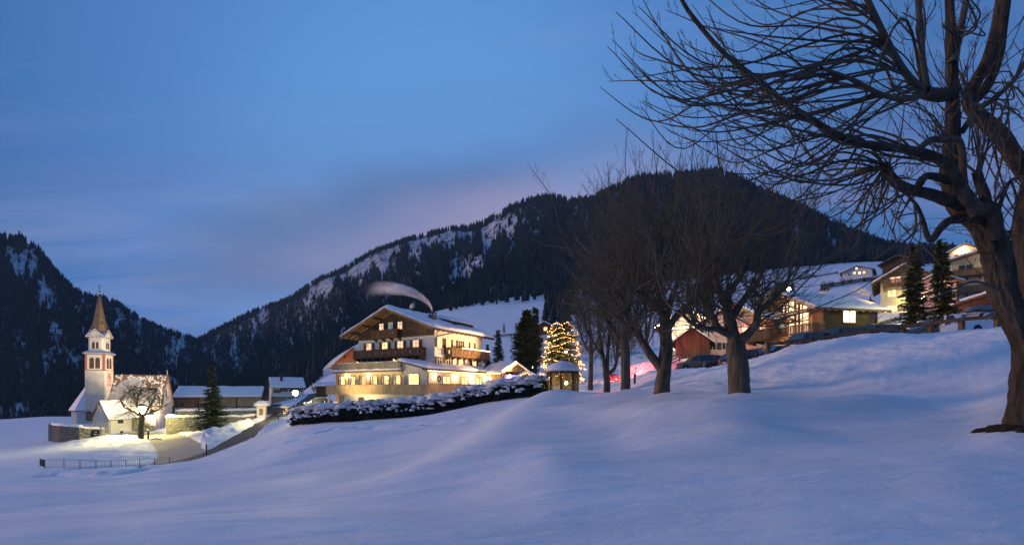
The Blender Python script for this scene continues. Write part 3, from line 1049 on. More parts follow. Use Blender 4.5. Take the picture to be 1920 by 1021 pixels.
# trees standing on the far meadows below the woods: loose edge of the forest
_rs = np.random.RandomState(12)
ex, ey = [], []
for (pxa, pxb, Ya, Yb, n) in [(930, 1110, 330, 425, 70), (560, 640, 300, 420, 160), (500, 600, 190, 330, 120), (1020, 1075, 190, 330, 26), (840, 930, 360, 425, 50), (1200, 1700, 380, 428, 220),
                              (300, 520, 260, 420, 300), (0, 300, 290, 420, 260), (1690, 1960, 300, 425, 220), (-500, 0, 290, 420, 200)]:
    for _ in range(n):
        Y = _rs.uniform(Ya, Yb)
        x, y = gp(_rs.uniform(pxa, pxb), Y)
        ex.append(x); ey.append(y)
ex, ey = np.array(ex), np.array(ey)
forest('forest', ex, ey, ground(ex, ey), _rs.uniform(7, 14, len(ex)), seed=5)


# ---------------------------------------------------------------- building helpers
def frame(o, udir, ndir):
    """local frame on a wall: x along the wall, y out of it, z up"""
    u, n = Vector(udir).normalized(), Vector(ndir).normalized()
    return Matrix(((u.x, n.x, 0, o[0]), (u.y, n.y, 0, o[1]), (u.z, n.z, 1, o[2]), (0, 0, 0, 1)))


def snow_slab(name, a, b, c, d, th, parent, n=14, m=14, over=0.0, seed=0, material='roof_snow', edge=0.35, smooth=True):
    """Snow lying on the quad a-b-c-d (a->b one edge, d->c the opposite edge): rounded rim, uneven thickness."""
    a, b, c, d = (np.array(q, float) for q in (a, b, c, d))
    lu = max(np.linalg.norm(b - a), 0.1)
    lv = max(np.linalg.norm(d - a), 0.1)
    us = np.linspace(0, 1, n + 1)
    vs = np.linspace(0, 1, m + 1)
    # rim rows packed close to the edge
    q = min(0.2, edge / lu)
    us = np.concatenate([[0, q * .25, q * .6], np.linspace(q, 1 - q, n - 3), [1 - q * .6, 1 - q * .25, 1]])
    q = min(0.2, edge / lv)
    vs = np.concatenate([[0, q * .25, q * .6], np.linspace(q, 1 - q, m - 3), [1 - q * .6, 1 - q * .25, 1]])
    Ug, Vg = np.meshgrid(us, vs)
    P = ((1 - Ug) * (1 - Vg))[..., None] * a + (Ug * (1 - Vg))[..., None] * b + (Ug * Vg)[..., None] * c + ((1 - Ug) * Vg)[..., None] * d
    e = np.minimum(np.minimum(Ug, 1 - Ug) * lu, np.minimum(Vg, 1 - Vg) * lv)
    hgt = th * np.sqrt(np.clip(1 - (1 - np.clip(e / edge, 0, 1)) ** 2, 0, 1))
    hgt = hgt * (1 + 0.55 * fbm(P[..., 0] * 0.8 + seed, P[..., 1] * 0.8 + P[..., 2] * .3, 60 + seed, 3))
    T = P.copy()
    T[..., 2] += hgt + 0.004
    nr, nc = Ug.shape
    Vt = T.reshape(-1, 3)
    ii, jj = np.meshgrid(np.arange(nr - 1), np.arange(nc - 1), indexing='ij')
    Q = np.stack([ii * nc + jj, ii * nc + jj + 1, (ii + 1) * nc + jj + 1, (ii + 1) * nc + jj], axis=-1).reshape(-1, 4)
    return np_mesh(name, Vt, Q, material, parent, smooth)


def window(parent, fr, u, z, w, h, glow='glow', shutters=True, frame_m='frame_white', bars=1, name='window', shutter_m='shutter', sill=True, cross=True):
    """A window of its own: frame (proud of the wall), pane, shutters and sill as pieces. fr = wall frame, (u, z) its centre."""
    f = MB(fr)
    t = 0.07
    f.box(u - w / 2 - t, u - w / 2, 0.002, 0.07, z - h / 2 - t, z + h / 2 + t)
    f.box(u + w / 2, u + w / 2 + t, 0.002, 0.07, z - h / 2 - t, z + h / 2 + t)
    f.box(u - w / 2, u + w / 2, 0.002, 0.07, z + h / 2, z + h / 2 + t)
    f.box(u - w / 2, u + w / 2, 0.002, 0.07, z - h / 2 - t, z - h / 2)
    for k in range(bars):
        x = u - w / 2 + w * (k + 1) / (bars + 1)
        f.box(x - 0.03, x + 0.03, 0.03, 0.06, z - h / 2, z + h / 2)
    if cross:
        f.box(u - w / 2, u + w / 2, 0.032, 0.055, z + h * 0.18, z + h * 0.18 + 0.045)
    wo = f.build(name, frame_m, parent)
    p = MB(fr)
    p.box(u - w / 2, u + w / 2, 0.004, 0.022, z - h / 2, z + h / 2)
    p.build('pane', glow, wo)
    if sill:
        s_ = MB(fr)
        s_.box(u - w / 2 - 0.12, u + w / 2 + 0.12, 0.003, 0.14, z - h / 2 - t - 0.06, z - h / 2 - t - 0.002)
        s_.build('sill', frame_m, wo)
    if shutters:
        for sg in (-1, 1):
            q = MB(fr)
            x0 = u + sg * (w / 2 + t + 0.02)
            x1 = u + sg * (w / 2 + t + 0.02 + w * 0.5)
            x0, x1 = min(x0, x1), max(x0, x1)
            q.box(x0, x1, 0.02, 0.055, z - h / 2 - 0.04, z + h / 2 + 0.04)
            for k in range(5):
                zz = z - h / 2 + h * (k + 0.5) / 5
                q.box(x0 + 0.05, x1 - 0.05, 0.056, 0.075, zz - h * 0.07, zz + h * 0.07)
            q.build('shutter', shutter_m, wo)
    return wo


def boards(fr, u0, u1, z0, z1, m, parent, name='board_panel', bw=0.15, gap=0.012, th=0.03, y=0.0, ztop=None, jig=0.01, notch=None):
    """vertical boards, real pieces joined into one part (each a few pixels wide)"""
    b = MB(fr)
    n = max(1, int((u1 - u0) / bw))
    s = (u1 - u0) / n
    rr = random.Random(int(u0 * 13 + z0 * 7 + 5))
    for i in range(n):
        x0, x1 = u0 + i * s + gap / 2, u0 + (i + 1) * s - gap / 2
        dy = rr.uniform(-jig, jig) + jig
        if ztop is None:
            if notch and (i % notch) == notch // 2:
                zm = (z0 + z1) / 2
                hz = (z1 - z0) * 0.22
                b.box(x0, x1, y + dy, y + dy + th, z0, zm - hz)
                b.box(x0, x1, y + dy, y + dy + th, zm + hz, z1)
            else:
                b.box(x0, x1, y + dy, y + dy + th, z0, z1)
        else:
            za, zb = ztop(x0), ztop(x1)
            if max(za, zb) - z0 < 0.05:
                continue
            b.prism([(x0, y + dy, z0), (x1, y + dy, z0), (x1, y + dy, max(zb, z0 + .02)), (x0, y + dy, max(za, z0 + .02))], (0, th, 0))
    return b.build(name, m, parent, kind='stuff')


def hboards(fr, u0, u1, z0, z1, m, parent, name='board_panel', bw=0.18, gap=0.012, th=0.03, y=0.0):
    b = MB(fr)
    n = max(1, int((z1 - z0) / bw))
    s = (z1 - z0) / n
    for i in range(n):
        b.box(u0, u1, y + 0.004 * (i % 3), y + th + 0.004 * (i % 3), z0 + i * s + gap / 2, z0 + (i + 1) * s - gap / 2)
    return b.build(name, m, parent, kind='stuff')


def balcony(parent, fr, u0, u1, z, h=1.0, dep=1.1, m='wood', rail_m=None, bw=0.15, gap=0.03, notch=7, brackets=True, name='balcony', snow=False):
    """floor beam, board balustrade on three sides, hand rail, brackets; a part with its own pieces"""
    rail_m = rail_m or m
    f = MB(fr)
    f.box(u0, u1, 0.002, dep, z - 0.16, z)
    o = f.build(name, m, parent)
    boards(fr @ Matrix.Translation((0, dep, 0)), u0, u1, z - 0.12, z + h - 0.06, m, o, 'balustrade', bw, gap, 0.03, 0.0, notch=notch)
    for ue, sg in ((u0, -1), (u1, 1)):
        fe = fr @ Matrix.Translation((ue, 0, 0)) @ Matrix.Rotation(R(90), 4, 'Z')
        boards(fe, 0.01, dep, z - 0.12, z + h - 0.06, m, o, 'balustrade', bw, gap, 0.03, -0.03 if sg > 0 else 0.0, notch=notch)
    r = MB(fr)
    r.box(u0 - 0.06, u1 + 0.06, dep - 0.04, dep + 0.10, z + h - 0.058, z + h + 0.03)
    r.box(u0 - 0.06, u0 + 0.06, 0.01, dep - 0.042, z + h - 0.058, z + h + 0.03)
    r.box(u1 - 0.06, u1 + 0.06, 0.01, dep - 0.042, z + h - 0.058, z + h + 0.03)
    n = max(2, int((u1 - u0) / 2.2) + 1)
    for i in range(n):
        x = u0 + 0.05 + (u1 - u0 - 0.1) * i / (n - 1)
        r.box(x - 0.05, x + 0.05, dep - 0.09, dep - 0.002, z + 0.002, z + h - 0.06)
    r.build('handrail', rail_m, o)
    if brackets:
        k = MB(fr)
        n = max(2, int((u1 - u0) / 1.3) + 1)
        for i in range(n):
            x = u0 + 0.15 + (u1 - u0 - 0.3) * i / (n - 1)
            k.prism([(x - 0.07, 0.003, z - 0.162), (x - 0.07, dep - 0.1, z - 0.162), (x - 0.07, dep - 0.25, z - 0.32), (x - 0.07, 0.003, z - 0.62)], (0.14, 0, 0))
        k.build('bracket', m, o)
    if snow:
        snow_slab('rail_snow', fr @ Vector((u0 - .06, dep - .05, z + h + .03)), fr @ Vector((u1 + .06, dep - .05, z + h + .03)),
                  fr @ Vector((u1 + .06, dep + .11, z + h + .03)), fr @ Vector((u0 - .06, dep + .11, z + h + .03)), 0.10, o, 14, 7, edge=0.06)
    return o


def gable_roof(parent, L, W, e, r, ox, oy, m='wood_dark', snow=0.3, th=0.22, rafters=True, purlins=5, snow_sides=(1, 1), seed=0, z_eave_drop=None, name='roof'):
    """ridge along local x, centred on the origin; e eave height on the wall line, r ridge height"""
    sl = (r - e) / (W / 2)
    ye = W / 2 + oy
    ze = r - sl * ye
    x0, x1 = -L / 2 - ox, L / 2 + ox
    b = MB()
    b.prism([(x0, -ye, ze), (x0, 0, r), (x0, ye, ze), (x0, ye, ze - th), (x0, 0, r - th), (x0, -ye, ze - th)], (x1 - x0, 0, 0))
    ro = b.build(name, m, parent)
    if rafters:
        k = MB()
        for i in range(purlins):
            y = -W / 2 + W * i / (purlins - 1)
            z = r - sl * abs(y) - th - 0.12
            for xa, xb in ((x0 + 0.08, -L / 2 + 0.05), (L / 2 - 0.05, x1 - 0.08)):
                k.box(xa, xb, y - 0.1, y + 0.1, z - 0.12, z + 0.10)
        k.build('purlin_row', m, ro)
        k = MB()
        n = max(4, int((x1 - x0) / 0.9))
        for i in range(n):
            x = x0 + 0.1 + (x1 - x0 - 0.2) * i / (n - 1)
            for sg in (-1, 1):
                ya, yb = sg * (W / 2 - 0.1), sg * (ye - 0.03)
                za, zb = r - sl * abs(ya) - th - 0.07, r - sl * abs(yb) - th - 0.07
                k.bar((x, ya, za), (x, yb, zb), 0.1, 0.12)
        k.build('rafter', m, ro)
    # barge boards
    k = MB()
    for x in (x0 - 0.05, x1 + 0.002):
        for sg in (-1, 1):
            k.prism([(x, 0, r + 0.03), (x, sg * ye, ze + 0.03), (x, sg * ye, ze - th - 0.08), (x, 0, r - th - 0.08)], (0.048, 0, 0))
    k.build('bargeboard', m, ro)
    if snow:
        for sg, do in ((-1, snow_sides[0]), (1, snow_sides[1])):
            if do:
                snow_slab('roof_snow', (x0 - .04, sg * (ye + .08), ze - .03), (x1 + .04, sg * (ye + .08), ze - .03), (x1 + .04, -sg * 0.06, r + .02), (x0 - .04, -sg * 0.06, r + .02),
                          snow, ro, 26, 18, seed=seed + (sg > 0), edge=0.4)
    return ro


def gable_body(parent, L, W, e, r, z0, m, name='wall'):
    b = MB()
    b.prism([(-L / 2, -W / 2, z0), (-L / 2, -W / 2, e), (-L / 2, 0, r), (-L / 2, W / 2, e), (-L / 2, W / 2, z0)], (L, 0, 0))
    return b.build(name, m, parent)


def faces(L, W):
    return {'-x': frame((-L / 2, 0, 0), (0, -1, 0), (-1, 0, 0)), '+x': frame((L / 2, 0, 0), (0, 1, 0), (1, 0, 0)),
            '-y': frame((0, -W / 2, 0), (1, 0, 0), (0, -1, 0)), '+y': frame((0, W / 2, 0), (-1, 0, 0), (0, 1, 0))}


def chimney(parent, x, y, z0, z1, w=0.7, m='plaster', capm='metal_dark', name='chimney'):
    b = MB()
    b.box(x - w / 2, x + w / 2, y - w / 2, y + w / 2, z0, z1)
    o = b.build(name, m, parent)
    c = MB()
    for sx in (-1, 1):
        for sy in (-1, 1):
            c.box(x + sx * w * .36 - .04, x + sx * w * .36 + .04, y + sy * w * .36 - .04, y + sy * w * .36 + .04, z1 + .001, z1 + 0.28)
    c.box(x - w * .62, x + w * .62, y - w * .62, y + w * .62, z1 + 0.281, z1 + 0.36)
    c.build('chimney_cap', capm, o)
    return o


def string_lights(name, pts, n, parent, sag=0.05, r=0.05, m='bulb_soft', cable=True):
    """bulbs strung along a polyline"""
    P = [Vector(p) for p in pts]
    lens = [(P[i + 1] - P[i]).length for i in range(len(P) - 1)]
    tot = sum(lens)
    b = MB()
    for k in range(n):
        d = tot * (k + 0.5) / n
        i = 0
        while i < len(lens) - 1 and d > lens[i]:
            d -= lens[i]
            i += 1
        p = P[i].lerp(P[i + 1], d / lens[i])
        p.z -= sag * (0.5 + 0.5 * math.sin(k * 2.4))
        b.ball(p, r, 6)
    o = b.build(name, m, parent, True)
    if cable:
        c = MB()
        c.tube([p + Vector((0, 0, 0.03)) for p in P], 0.012, 4)
        c.build('cable', 'metal_dark', o)
    return o


# ---------------------------------------------------------------- the hotel: local x runs back along the lit side, y along the gable front
HC = at(815, 735, 66.0)
HROT = math.atan2(0.857, 0.5145)
hotel = thing('hotel', 'large white alpine hotel with brown timber gable, lit windows and wide snowy roof', 'hotel', (HC.x, HC.y, 0.0), HROT)
HL, HW, HE, HR = 11.6, 15.1, 8.95, 11.85
FRONT = frame((0, 0, 0), (0, -1, 0), (-1, 0, 0))       # u = -y
SIDE = frame((0, 0, 0), (1, 0, 0), (0, -1, 0))         # u = x
b = MB()
b.prism([(0, 0, -3), (0, 0, HE), (0, HW / 2, HR), (0, HW, HE), (0, HW, -3)], (HL, 0, 0))
b.build('wall', 'plaster', hotel)
# brown boarding of the gable
slope = (HR - HE) / (HW / 2)
boards(FRONT, -HW + 0.02, -0.02, 8.0, 0, 'wood_dark', hotel, 'gable_boarding', 0.2, 0.015, 0.05, 0.003, ztop=lambda u: HR - slope * abs(-u - HW / 2) - 0.1)
k = MB(FRONT)
k.box(-HW, 0, 0.002, 0.10, 7.86, 7.995)
k.build('gable_beam', 'wood', hotel)
# roof as its own frame: ridge along x in the middle of the house
rt = MB()
ye0, ye1 = -1.55, HW + 1.85
x0, x1 = -1.95, HL + 1.0
zr = lambda y: HR + 0.22 - slope * abs(y - HW / 2)
rt.prism([(x0, ye0, zr(ye0)), (x0, HW / 2, zr(HW / 2)), (x0, ye1, zr(ye1)), (x0, ye1, zr(ye1) - .22), (x0, HW / 2, zr(HW / 2) - .22), (x0, ye0, zr(ye0) - .22)], (x1 - x0, 0, 0))
hroof = rt.build('roof', 'wood', hotel)
k = MB()
for i in range(7):
    y = 0.25 + (HW - 0.5) * i / 6
    k.box(x0 + .15, -0.06, y - .13, y + .13, zr(y) - .56, zr(y) - .235)
k.build('purlin_row', 'wood_dark', hroof)
k = MB()
for i in range(19):
    y = ye0 + 0.15 + (ye1 - ye0 - .3) * i / 18
    if abs(y - HW / 2) < .3:
        continue
    k.box(x0 + .05, x0 + .15, y - .3, y + .3, zr(y) - .45, zr(y) - .225) if False else None
for i in range(15):
    x = x0 + .2 + (x1 - x0 - .4) * i / 14
    k.bar((x, 0.1, zr(.1) - .31), (x, ye0 + .05, zr(ye0 + .05) - .31), .12, .16)
    k.bar((x, HW - .1, zr(HW - .1) - .31), (x, ye1 - .05, zr(ye1 - .05) - .31), .12, .16)
k.build('rafter', 'wood_dark', hroof)
k = MB()
for sg, ya in ((0, ye0), (1, ye1)):
    ym = HW / 2
    k.prism([(x0 - .06, ym, zr(ym) + .04), (x0 - .06, ya, zr(ya) + .04), (x0 - .06, ya, zr(ya) - .34), (x0 - .06, ym, zr(ym) - .34)], (.055, 0, 0))
k.build('bargeboard', 'wood', hroof)
k = MB()
k.tube([(x0, ye0 - .08, zr(ye0) - .12), (x1, ye0 - .08, zr(ye0) - .12)], .085, 8)
k.build('gutter', 'metal_dark', hroof)
snow_slab('roof_snow', (x0 - .08, ye0 - .1, zr(ye0) - .02), (x1 + .05, ye0 - .1, zr(ye0) - .02), (x1 + .05, HW / 2 + .05, zr(HW / 2) + .01), (x0 - .08, HW / 2 + .05, zr(HW / 2) + .01), .46, hroof, 40, 30, seed=1, edge=.55)
snow_slab('roof_snow', (x0 - .08, ye1 + .1, zr(ye1) - .02), (x1 + .05, ye1 + .1, zr(ye1) - .02), (x1 + .05, HW / 2 - .05, zr(HW / 2) + .01), (x0 - .08, HW / 2 - .05, zr(HW / 2) + .01), .34, hroof, 40, 30, seed=2, edge=.4)
# diagonal brace under the side eave, chimney, rear dormer, dish
k = MB()
k.bar((0.35, -0.02, 7.75), (2.0, -1.35, zr(-1.35) - .38), .14)
k.build('eave_brace', 'wood_dark', hroof)
chx, chy = 2.6, 2.6
chim = chimney(hroof, chx, chy, zr(chy) - .3, zr(chy) + 1.05, .85, 'stone')
kd = MB()
kd.prism([(6.0, 2.2, zr(2.2) - .1), (6.0, 2.2, zr(2.2) + .75), (6.0, 6.4, zr(6.4) + .35), (6.0, 6.4, zr(6.4) - .1)], (6.2, 0, 0))
dorm = kd.build('dormer', 'wood_dark', hroof)
snow_slab('dormer_snow', (5.6, 1.7, zr(2.2) + .70), (12.6, 1.7, zr(2.2) + .70), (12.6, 6.6, zr(6.4) + .37), (5.6, 6.6, zr(6.4) + .37), .42, dorm, 20, 14, seed=4, edge=.45)
k = MB()
k.tube([(3.0, 6.6, zr(6.6)), (3.0, 6.6, zr(6.6) + 1.9)], .035, 6)
k.build('aerial_mast', 'metal', hroof)
k = MB()
k.lathe([(.02, 0), (.25, .04), (.42, .13), (.46, .2)], 14, (0, 0, 0))
dish = k.build('satellite_dish', 'frame_white', hroof, True)
dish.location = (2.85, 6.6, zr(6.6) + 1.1)
dish.rotation_euler = (0, R(-70), 0)
k = MB()
for zz in (1.5, 1.65, 1.8):
    k.bar((3.0, 6.1, zr(6.6) + zz), (3.0, 7.1, zr(6.6) + zz), .025)
k.build('aerial', 'metal', hroof)

# windows of the gable front
for t, g in ((12.8, 'glow_pink'), (9.46, 'glow_yellow'), (6.37, 'glow_pink'), (3.41, 'glow_pink')):
    window(hotel, FRONT, -t, 6.72, 1.05, 1.25, g)
for t, g in ((10.1, 'glow_pink'), (6.37, 'glow_pink')):
    window(hotel, FRONT @ Matrix.Translation((0, .055, 0)), -t, 9.62, .82, 1.02, g, shutters=(t < 7))
window(hotel, FRONT @ Matrix.Translation((0, .055, 0)), -8.27, 9.35, .85, 1.6, 'glow_blue', shutters=True, name='balcony_door', sill=False)
for t, g, zz, hh in ((9.75, 'pane_dark', 4.1, 1.5), (7.3, 'glow_yellow', 3.95, 1.9), (2.9, 'pane_dark', 4.05, 1.15), (12.6, 'pane_dark', 4.1, 1.2)):
    window(hotel, FRONT, -t, zz, 1.0, hh, g)
balcony(hotel, FRONT, -15.0, -1.55, 5.18, 1.05, 1.15, 'wood_dark', notch=9, name='balcony')
balcony(hotel, FRONT @ Matrix.Translation((0, .05, 0)), -11.2, -6.1, 8.05, 1.0, .95, 'wood_dark', notch=8, name='balcony')
# windows of the long lit side
for s_, g, sh, w_ in ((1.05, 'glow_yellow', True, .95), (5.75, 'pane_dark', True, .9), (8.75, 'glow_yellow', True, .8)):
    window(hotel, SIDE, s_, 6.95, w_, 1.25, g, sh)
window(hotel, SIDE, 3.0, 6.5, .95, 2.1, 'glow_yellow', True, name='balcony_door', sill=False)
for s_, g in ((1.0, 'pane_dark'), (2.95, 'pane_dark'), (5.9, 'glow_yellow'), (9.3, 'glow_yellow')):
    window(hotel, SIDE, s_, 4.35, .95, 1.15, g)
bal = balcony(hotel, SIDE, 2.3, 11.9, 5.25, 1.08, 1.1, 'wood', notch=9, name='balcony')
string_lights('light_string', [SIDE @ Vector((4.6, 1.22, 6.42)), SIDE @ Vector((11.9, 1.22, 6.42))], 44, bal, .05, .06)
# painted name on the corner: an unreadable flourish and a second line
k = MB(SIDE)
for (u, z, du, dz) in ((.62, 5.95, .10, .22), (.72, 5.82, .06, .30), (.86, 5.90, .08, .05), (.98, 5.86, .30, .10), (1.15, 5.92, .05, .22), (1.30, 5.84, .20, .10), (1.45, 5.92, .05, .2),
                       (.75, 5.42, .14, .07), (.95, 5.42, .14, .07), (1.15, 5.42, .14, .07), (1.35, 5.42, .14, .07)):
    k.box(u, u + du, .003, .012, z, z + dz)
k.build('painted_lettering', 'trim_red', hotel)

# glazed dining verandah under the roof terrace (open inside, lit)
VX, VY0, VY1, VZ0, VZ1 = -4.1, 1.95, 15.05, 0.0, 2.72
VF = frame((VX, 0, 0), (0, -1, 0), (-1, 0, 0))
k = MB()
k.box(VX, -.003, VY0, VY1, VZ1, VZ1 + .28)
vroof = k.build('verandah_roof', 'plaster', hotel)
k = MB()
k.box(VX - .55, VX - .002, VY0 - .1, VY1 + .55, VZ1 + .06, VZ1 + .27)
k.box(VX - .001, -.004, VY1 + .002, VY1 + .55, VZ1 + .06, VZ1 + .27)
k.build('verandah_eave', 'wood', vroof)
snow_slab('eave_snow', (VX - .62, VY0 - .15, VZ1 + .27), (VX - .62, VY1 + .6, VZ1 + .27), (VX - .05, VY1 + .6, VZ1 + .27), (VX - .05, VY0 - .15, VZ1 + .27), .24, vroof, 40, 8, seed=7, edge=.2)
k = MB()
k.box(VX, -.004, VY0, VY1, -.08, VZ0)
k.build('verandah_floor', 'wood_pale', hotel)
k = MB()
k.box(-.16, -.006, VY0 + .01, VY1 - .01, VZ0 + .001, VZ1 - .001)
k.build('inner_wall', 'plaster_yellow', hotel)
# front of six big windows between posts
k = MB(VF)
k.box(-VY1, -VY0, -.22, 0, VZ0, .82)
k.box(-VY1, -VY0, -.22, 0, 2.42, VZ1 - .002)
nw = 6
pw = (VY1 - VY0) / nw
for i in range(nw + 1):
    u = -VY1 + i * pw
    a0, a1 = max(u - .32, -VY1), min(u + .32, -VY0)
    k.box(a0, a1, -.22, 0, .821, 2.419)
k.build('verandah_wall', 'plaster_yellow', hotel)
k = MB()
k.box(VX, -.17, VY1 - .2, VY1, VZ0 + .001, VZ1 - .001)
k.build('verandah_end_wall', 'plaster_yellow', hotel)
k = MB()
k.box(VX + .001, -.17, VY0, VY0 + .2, VZ0 + .001, VZ1 - .001)
k.build('verandah_end_wall', 'plaster_yellow', hotel)
for i in range(nw):
    u = -VY1 + (i + .5) * pw
    w_ = pw - .66
    f = MB(VF)
    for (a, c, z_, y_) in ((u - w_ / 2, u - w_ / 2 + .09, .83, 2.41), (u + w_ / 2 - .09, u + w_ / 2, .83, 2.41)):
        f.box(a, c, -.10, .045, z_, y_)
    f.box(u - w_ / 2 + .09, u + w_ / 2 - .09, -.10, .045, 2.31, 2.41)
    f.box(u - w_ / 2 + .09, u + w_ / 2 - .09, -.10, .045, .83, .93)
    wo = f.build('window', 'wood', hotel)
    p = MB(VF)
    p.box(u - w_ / 2 + .09, u + w_ / 2 - .09, -.05, -.035, .93, 2.31)
    p.build('pane', 'glass', wo)
    c = MB(VF)
    for sg in (-1, 1):
        for q in range(4):
            xx = u + sg * (w_ / 2 - .14 - .07 * q)
            c.tube([(xx, -.22, 2.3), (xx + sg * .02, -.23 - .02 * (q % 2), 1.6), (xx + sg * .07, -.22, .95)], .045, 5)
    c.build('curtain', 'frame_white', wo)
    fl = MB(VF)
    rr = random.Random(i)
    for q in range(16):
        fl.ball((u + rr.uniform(-w_ * .34, w_ * .34), -.16 + rr.uniform(-.05, .05), .95 + rr.uniform(0, .14)), rr.uniform(.05, .09), 5)
    fl.build('window_plant', 'hedge', wo)
for i, yy in enumerate((13.0, 9.9, 6.4, 3.6)):
    lt = MB()
    lt.ball((-2.4, yy, 2.05), .17, 8)
    lo = lt.build('ceiling_lamp', 'bulb_soft', hotel, True)
    lamp((-2.6, yy, 1.75), 560, (1.0, .58, .25), .25, hotel)
# small wall lamps between the verandah windows
for u in (-VY1 + pw, -VY1 + 3 * pw):
    lt = MB(VF)
    lt.ball((u, .16, 2.30), .13, 8)
    lt.bar((u, .002, 2.36), (u, .13, 2.36), .04)
    lt.build('wall_lamp', 'bulb', hotel, True)
    lamp(VF @ Vector((u, .42, 2.28)), 50, (1, .60, .25), .1, hotel)

# roof terrace balustrade over the verandah
k = MB()
k.box(VX - .45, -.2, VY0, VY1 + .45, VZ1 + .285, VZ1 + .33)
deck = k.build('roof_terrace', 'wood_grey', hotel)
DF = frame((VX - .42, 0, VZ1 + .33), (0, -1, 0), (-1, 0, 0))
boards(DF, -VY1 - .4, -VY0, 0.02, .98, 'wood_grey', deck, 'balustrade', .15, .035, .03)
k = MB(DF)
k.box(-VY1 - .46, -VY0 + .05, -.05, .09, .985, 1.06)
for i in range(7):
    u = -VY1 - .35 + (VY1 - VY0 + .3) * i / 6
    k.box(u - .05, u + .05, -.105, -.006, .0, .98)
k.build('handrail', 'wood_grey', deck)
DE = frame((0, VY1 + .42, VZ1 + .33), (-1, 0, 0), (0, 1, 0))
boards(DE, 0.1, -VX + .4, 0.02, .98, 'wood_grey', deck, 'balustrade', .15, .035, .03)
snow_slab('rail_snow', DF @ Vector((-VY1 - .46, -.05, 1.06)), DF @ Vector((-VY0, -.05, 1.06)), DF @ Vector((-VY0, .09, 1.06)), DF @ Vector((-VY1 - .46, .09, 1.06)), .05, deck, 20, 7, edge=.05)

# lean-to wing round the corner, its roof falling towards the street
LY = -2.35
k = MB()
k.box(VX, -.002, LY, VY0 - .003, -.5, 2.62)
k.box(.0, 9.8, LY + .001, -.004, -.5, 2.62)
wing = k.build('side_wing', 'plaster', hotel)
zl = lambda y: 3.05 + (y + 2.95) * .225
def lean(xa, xb, ya, yb, seed):
    q = MB()
    q.prism([(xa, ya, zl(ya)), (xa, yb, zl(yb)), (xa, yb, zl(yb) - .2), (xa, ya, zl(ya) - .2)], (xb - xa, 0, 0))
    o = q.build('side_wing_roof', 'wood_dark', hotel)
    snow_slab('roof_snow', (xa - .06, ya - .1, zl(ya) - .02), (xb, ya - .1, zl(ya) - .02), (xb, yb, zl(yb)), (xa - .06, yb, zl(yb)), .36, o, 30, 16, seed=seed, edge=.38)
    q = MB()
    for i in range(int((xb - xa) / .8) + 1):
        x = xa + .15 + (xb - xa - .3) * i / max(1, int((xb - xa) / .8))
        q.bar((x, LY + .3, zl(LY + .3) - .28), (x, ya + .04, zl(ya) - .28), .1, .14)
    q.build('rafter', 'wood_dark', o)
    return o
lr1 = lean(-5.0, -.004, -2.95, 1.9, 11)
lr2 = lean(.0, 10.1, -2.95, -.006, 12)
k = MB()   # triangular infill of the front
k.prism([(VX, LY, 2.621), (VX, VY0 - .003, 2.621), (VX, VY0 - .003, zl(VY0) - .205), (VX, LY, zl(LY) - .205)], (.2, 0, 0))
k.build('side_wing_gable', 'plaster', hotel)
window(hotel, VF, -.05, 1.65, 1.75, 1.5, 'glow_yellow', False, 'wood', 0, cross=False)
WF = frame((0, LY, 0), (1, 0, 0), (0, -1, 0))
for s_, w_ in ((-.3, 1.6), (3.6, 1.5), (7.2, 1.4)):
    window(hotel, WF, s_, 1.62, w_, 1.0, 'glow_yellow', False, 'wood', 1, cross=False)
for i, x in enumerate((1.4, 5.3, 9.0, -2.9)):
    lt = MB(WF)
    lt.ball((x, .2, 2.15), .12, 8)
    lt.bar((x, .002, 2.2), (x, .16, 2.2), .04)
    lt.build('wall_lamp', 'bulb', hotel, True)
    lamp(WF @ Vector((x, .55, 2.1)), (100, 150, 110, 50)[i], (1, .60, .25), .1, hotel)
string_lights('light_string', [(-4.9, -3.0, zl(-3.0) - .26), (10.0, -3.0, zl(-3.0) - .26)], 62, hotel, .09, .055)
# downpipes
k = MB()
k.tube([(VX - .5, VY0 - .2, 2.75), (VX - .1, VY0 - .45, 2.2), (VX - .08, VY0 - .45, .1)], .055, 7)
k.tube([(VX - .5, LY - .5, 2.7), (VX - .08, LY - .12, 2.0), (VX - .08, LY - .08, .1)], .055, 7)
k.build('downpipe', 'metal_dark', hotel)
# wreath on the side wall
k = MB(WF)
for q in range(26):
    a = q * .2417
    k.ball((-2.0 + .28 * math.cos(a), .09, 1.8 + .34 * math.sin(a)), .10, 5)
k.build('wall_wreath', 'hedge', hotel)

# ground terrace: deck, lower floor below it, board parapet
k = MB()
k.box(-6.6, VX - .003, -4.5, 14.2, -.2, -.02)
k.box(VX, 9.8, -4.5, LY - .003, -.2, -.02)
terr = k.build('terrace', 'wood_grey', hotel)
k = MB()
k.box(-5.4, -.01, -1.5, 13.3, -3.2, -.205)
k.build('basement_wall', 'plaster', hotel)
k = MB()
k.box(-6.5, -6.25, 13.75, 14.0, -3.0, -.205)
k.build('terrace_post', 'plaster', hotel)
BF = frame((-5.4, 0, 0), (0, -1, 0), (-1, 0, 0))
window(hotel, BF, -8.4, -1.1, .9, .7, 'pane_dark', False, 'wood', 1)
k = MB(BF)
k.box(-12.9, -11.9, .003, .06, -2.6, -.5)
k.build('basement_door', 'wood_grey', hotel)
TF = frame((-6.6, 0, 0), (0, -1, 0), (-1, 0, 0))
boards(TF, -14.2, 4.5, -.26, .92, 'wood_pale', terr, 'balustrade', .145, .02, .03, 0.002)
TS = frame((0, -4.5, 0), (1, 0, 0), (0, -1, 0))
boards(TS, -6.6, 9.8, -.15, 1.05, 'wood_pale', terr, 'balustrade', .15, .055, .03, .002)
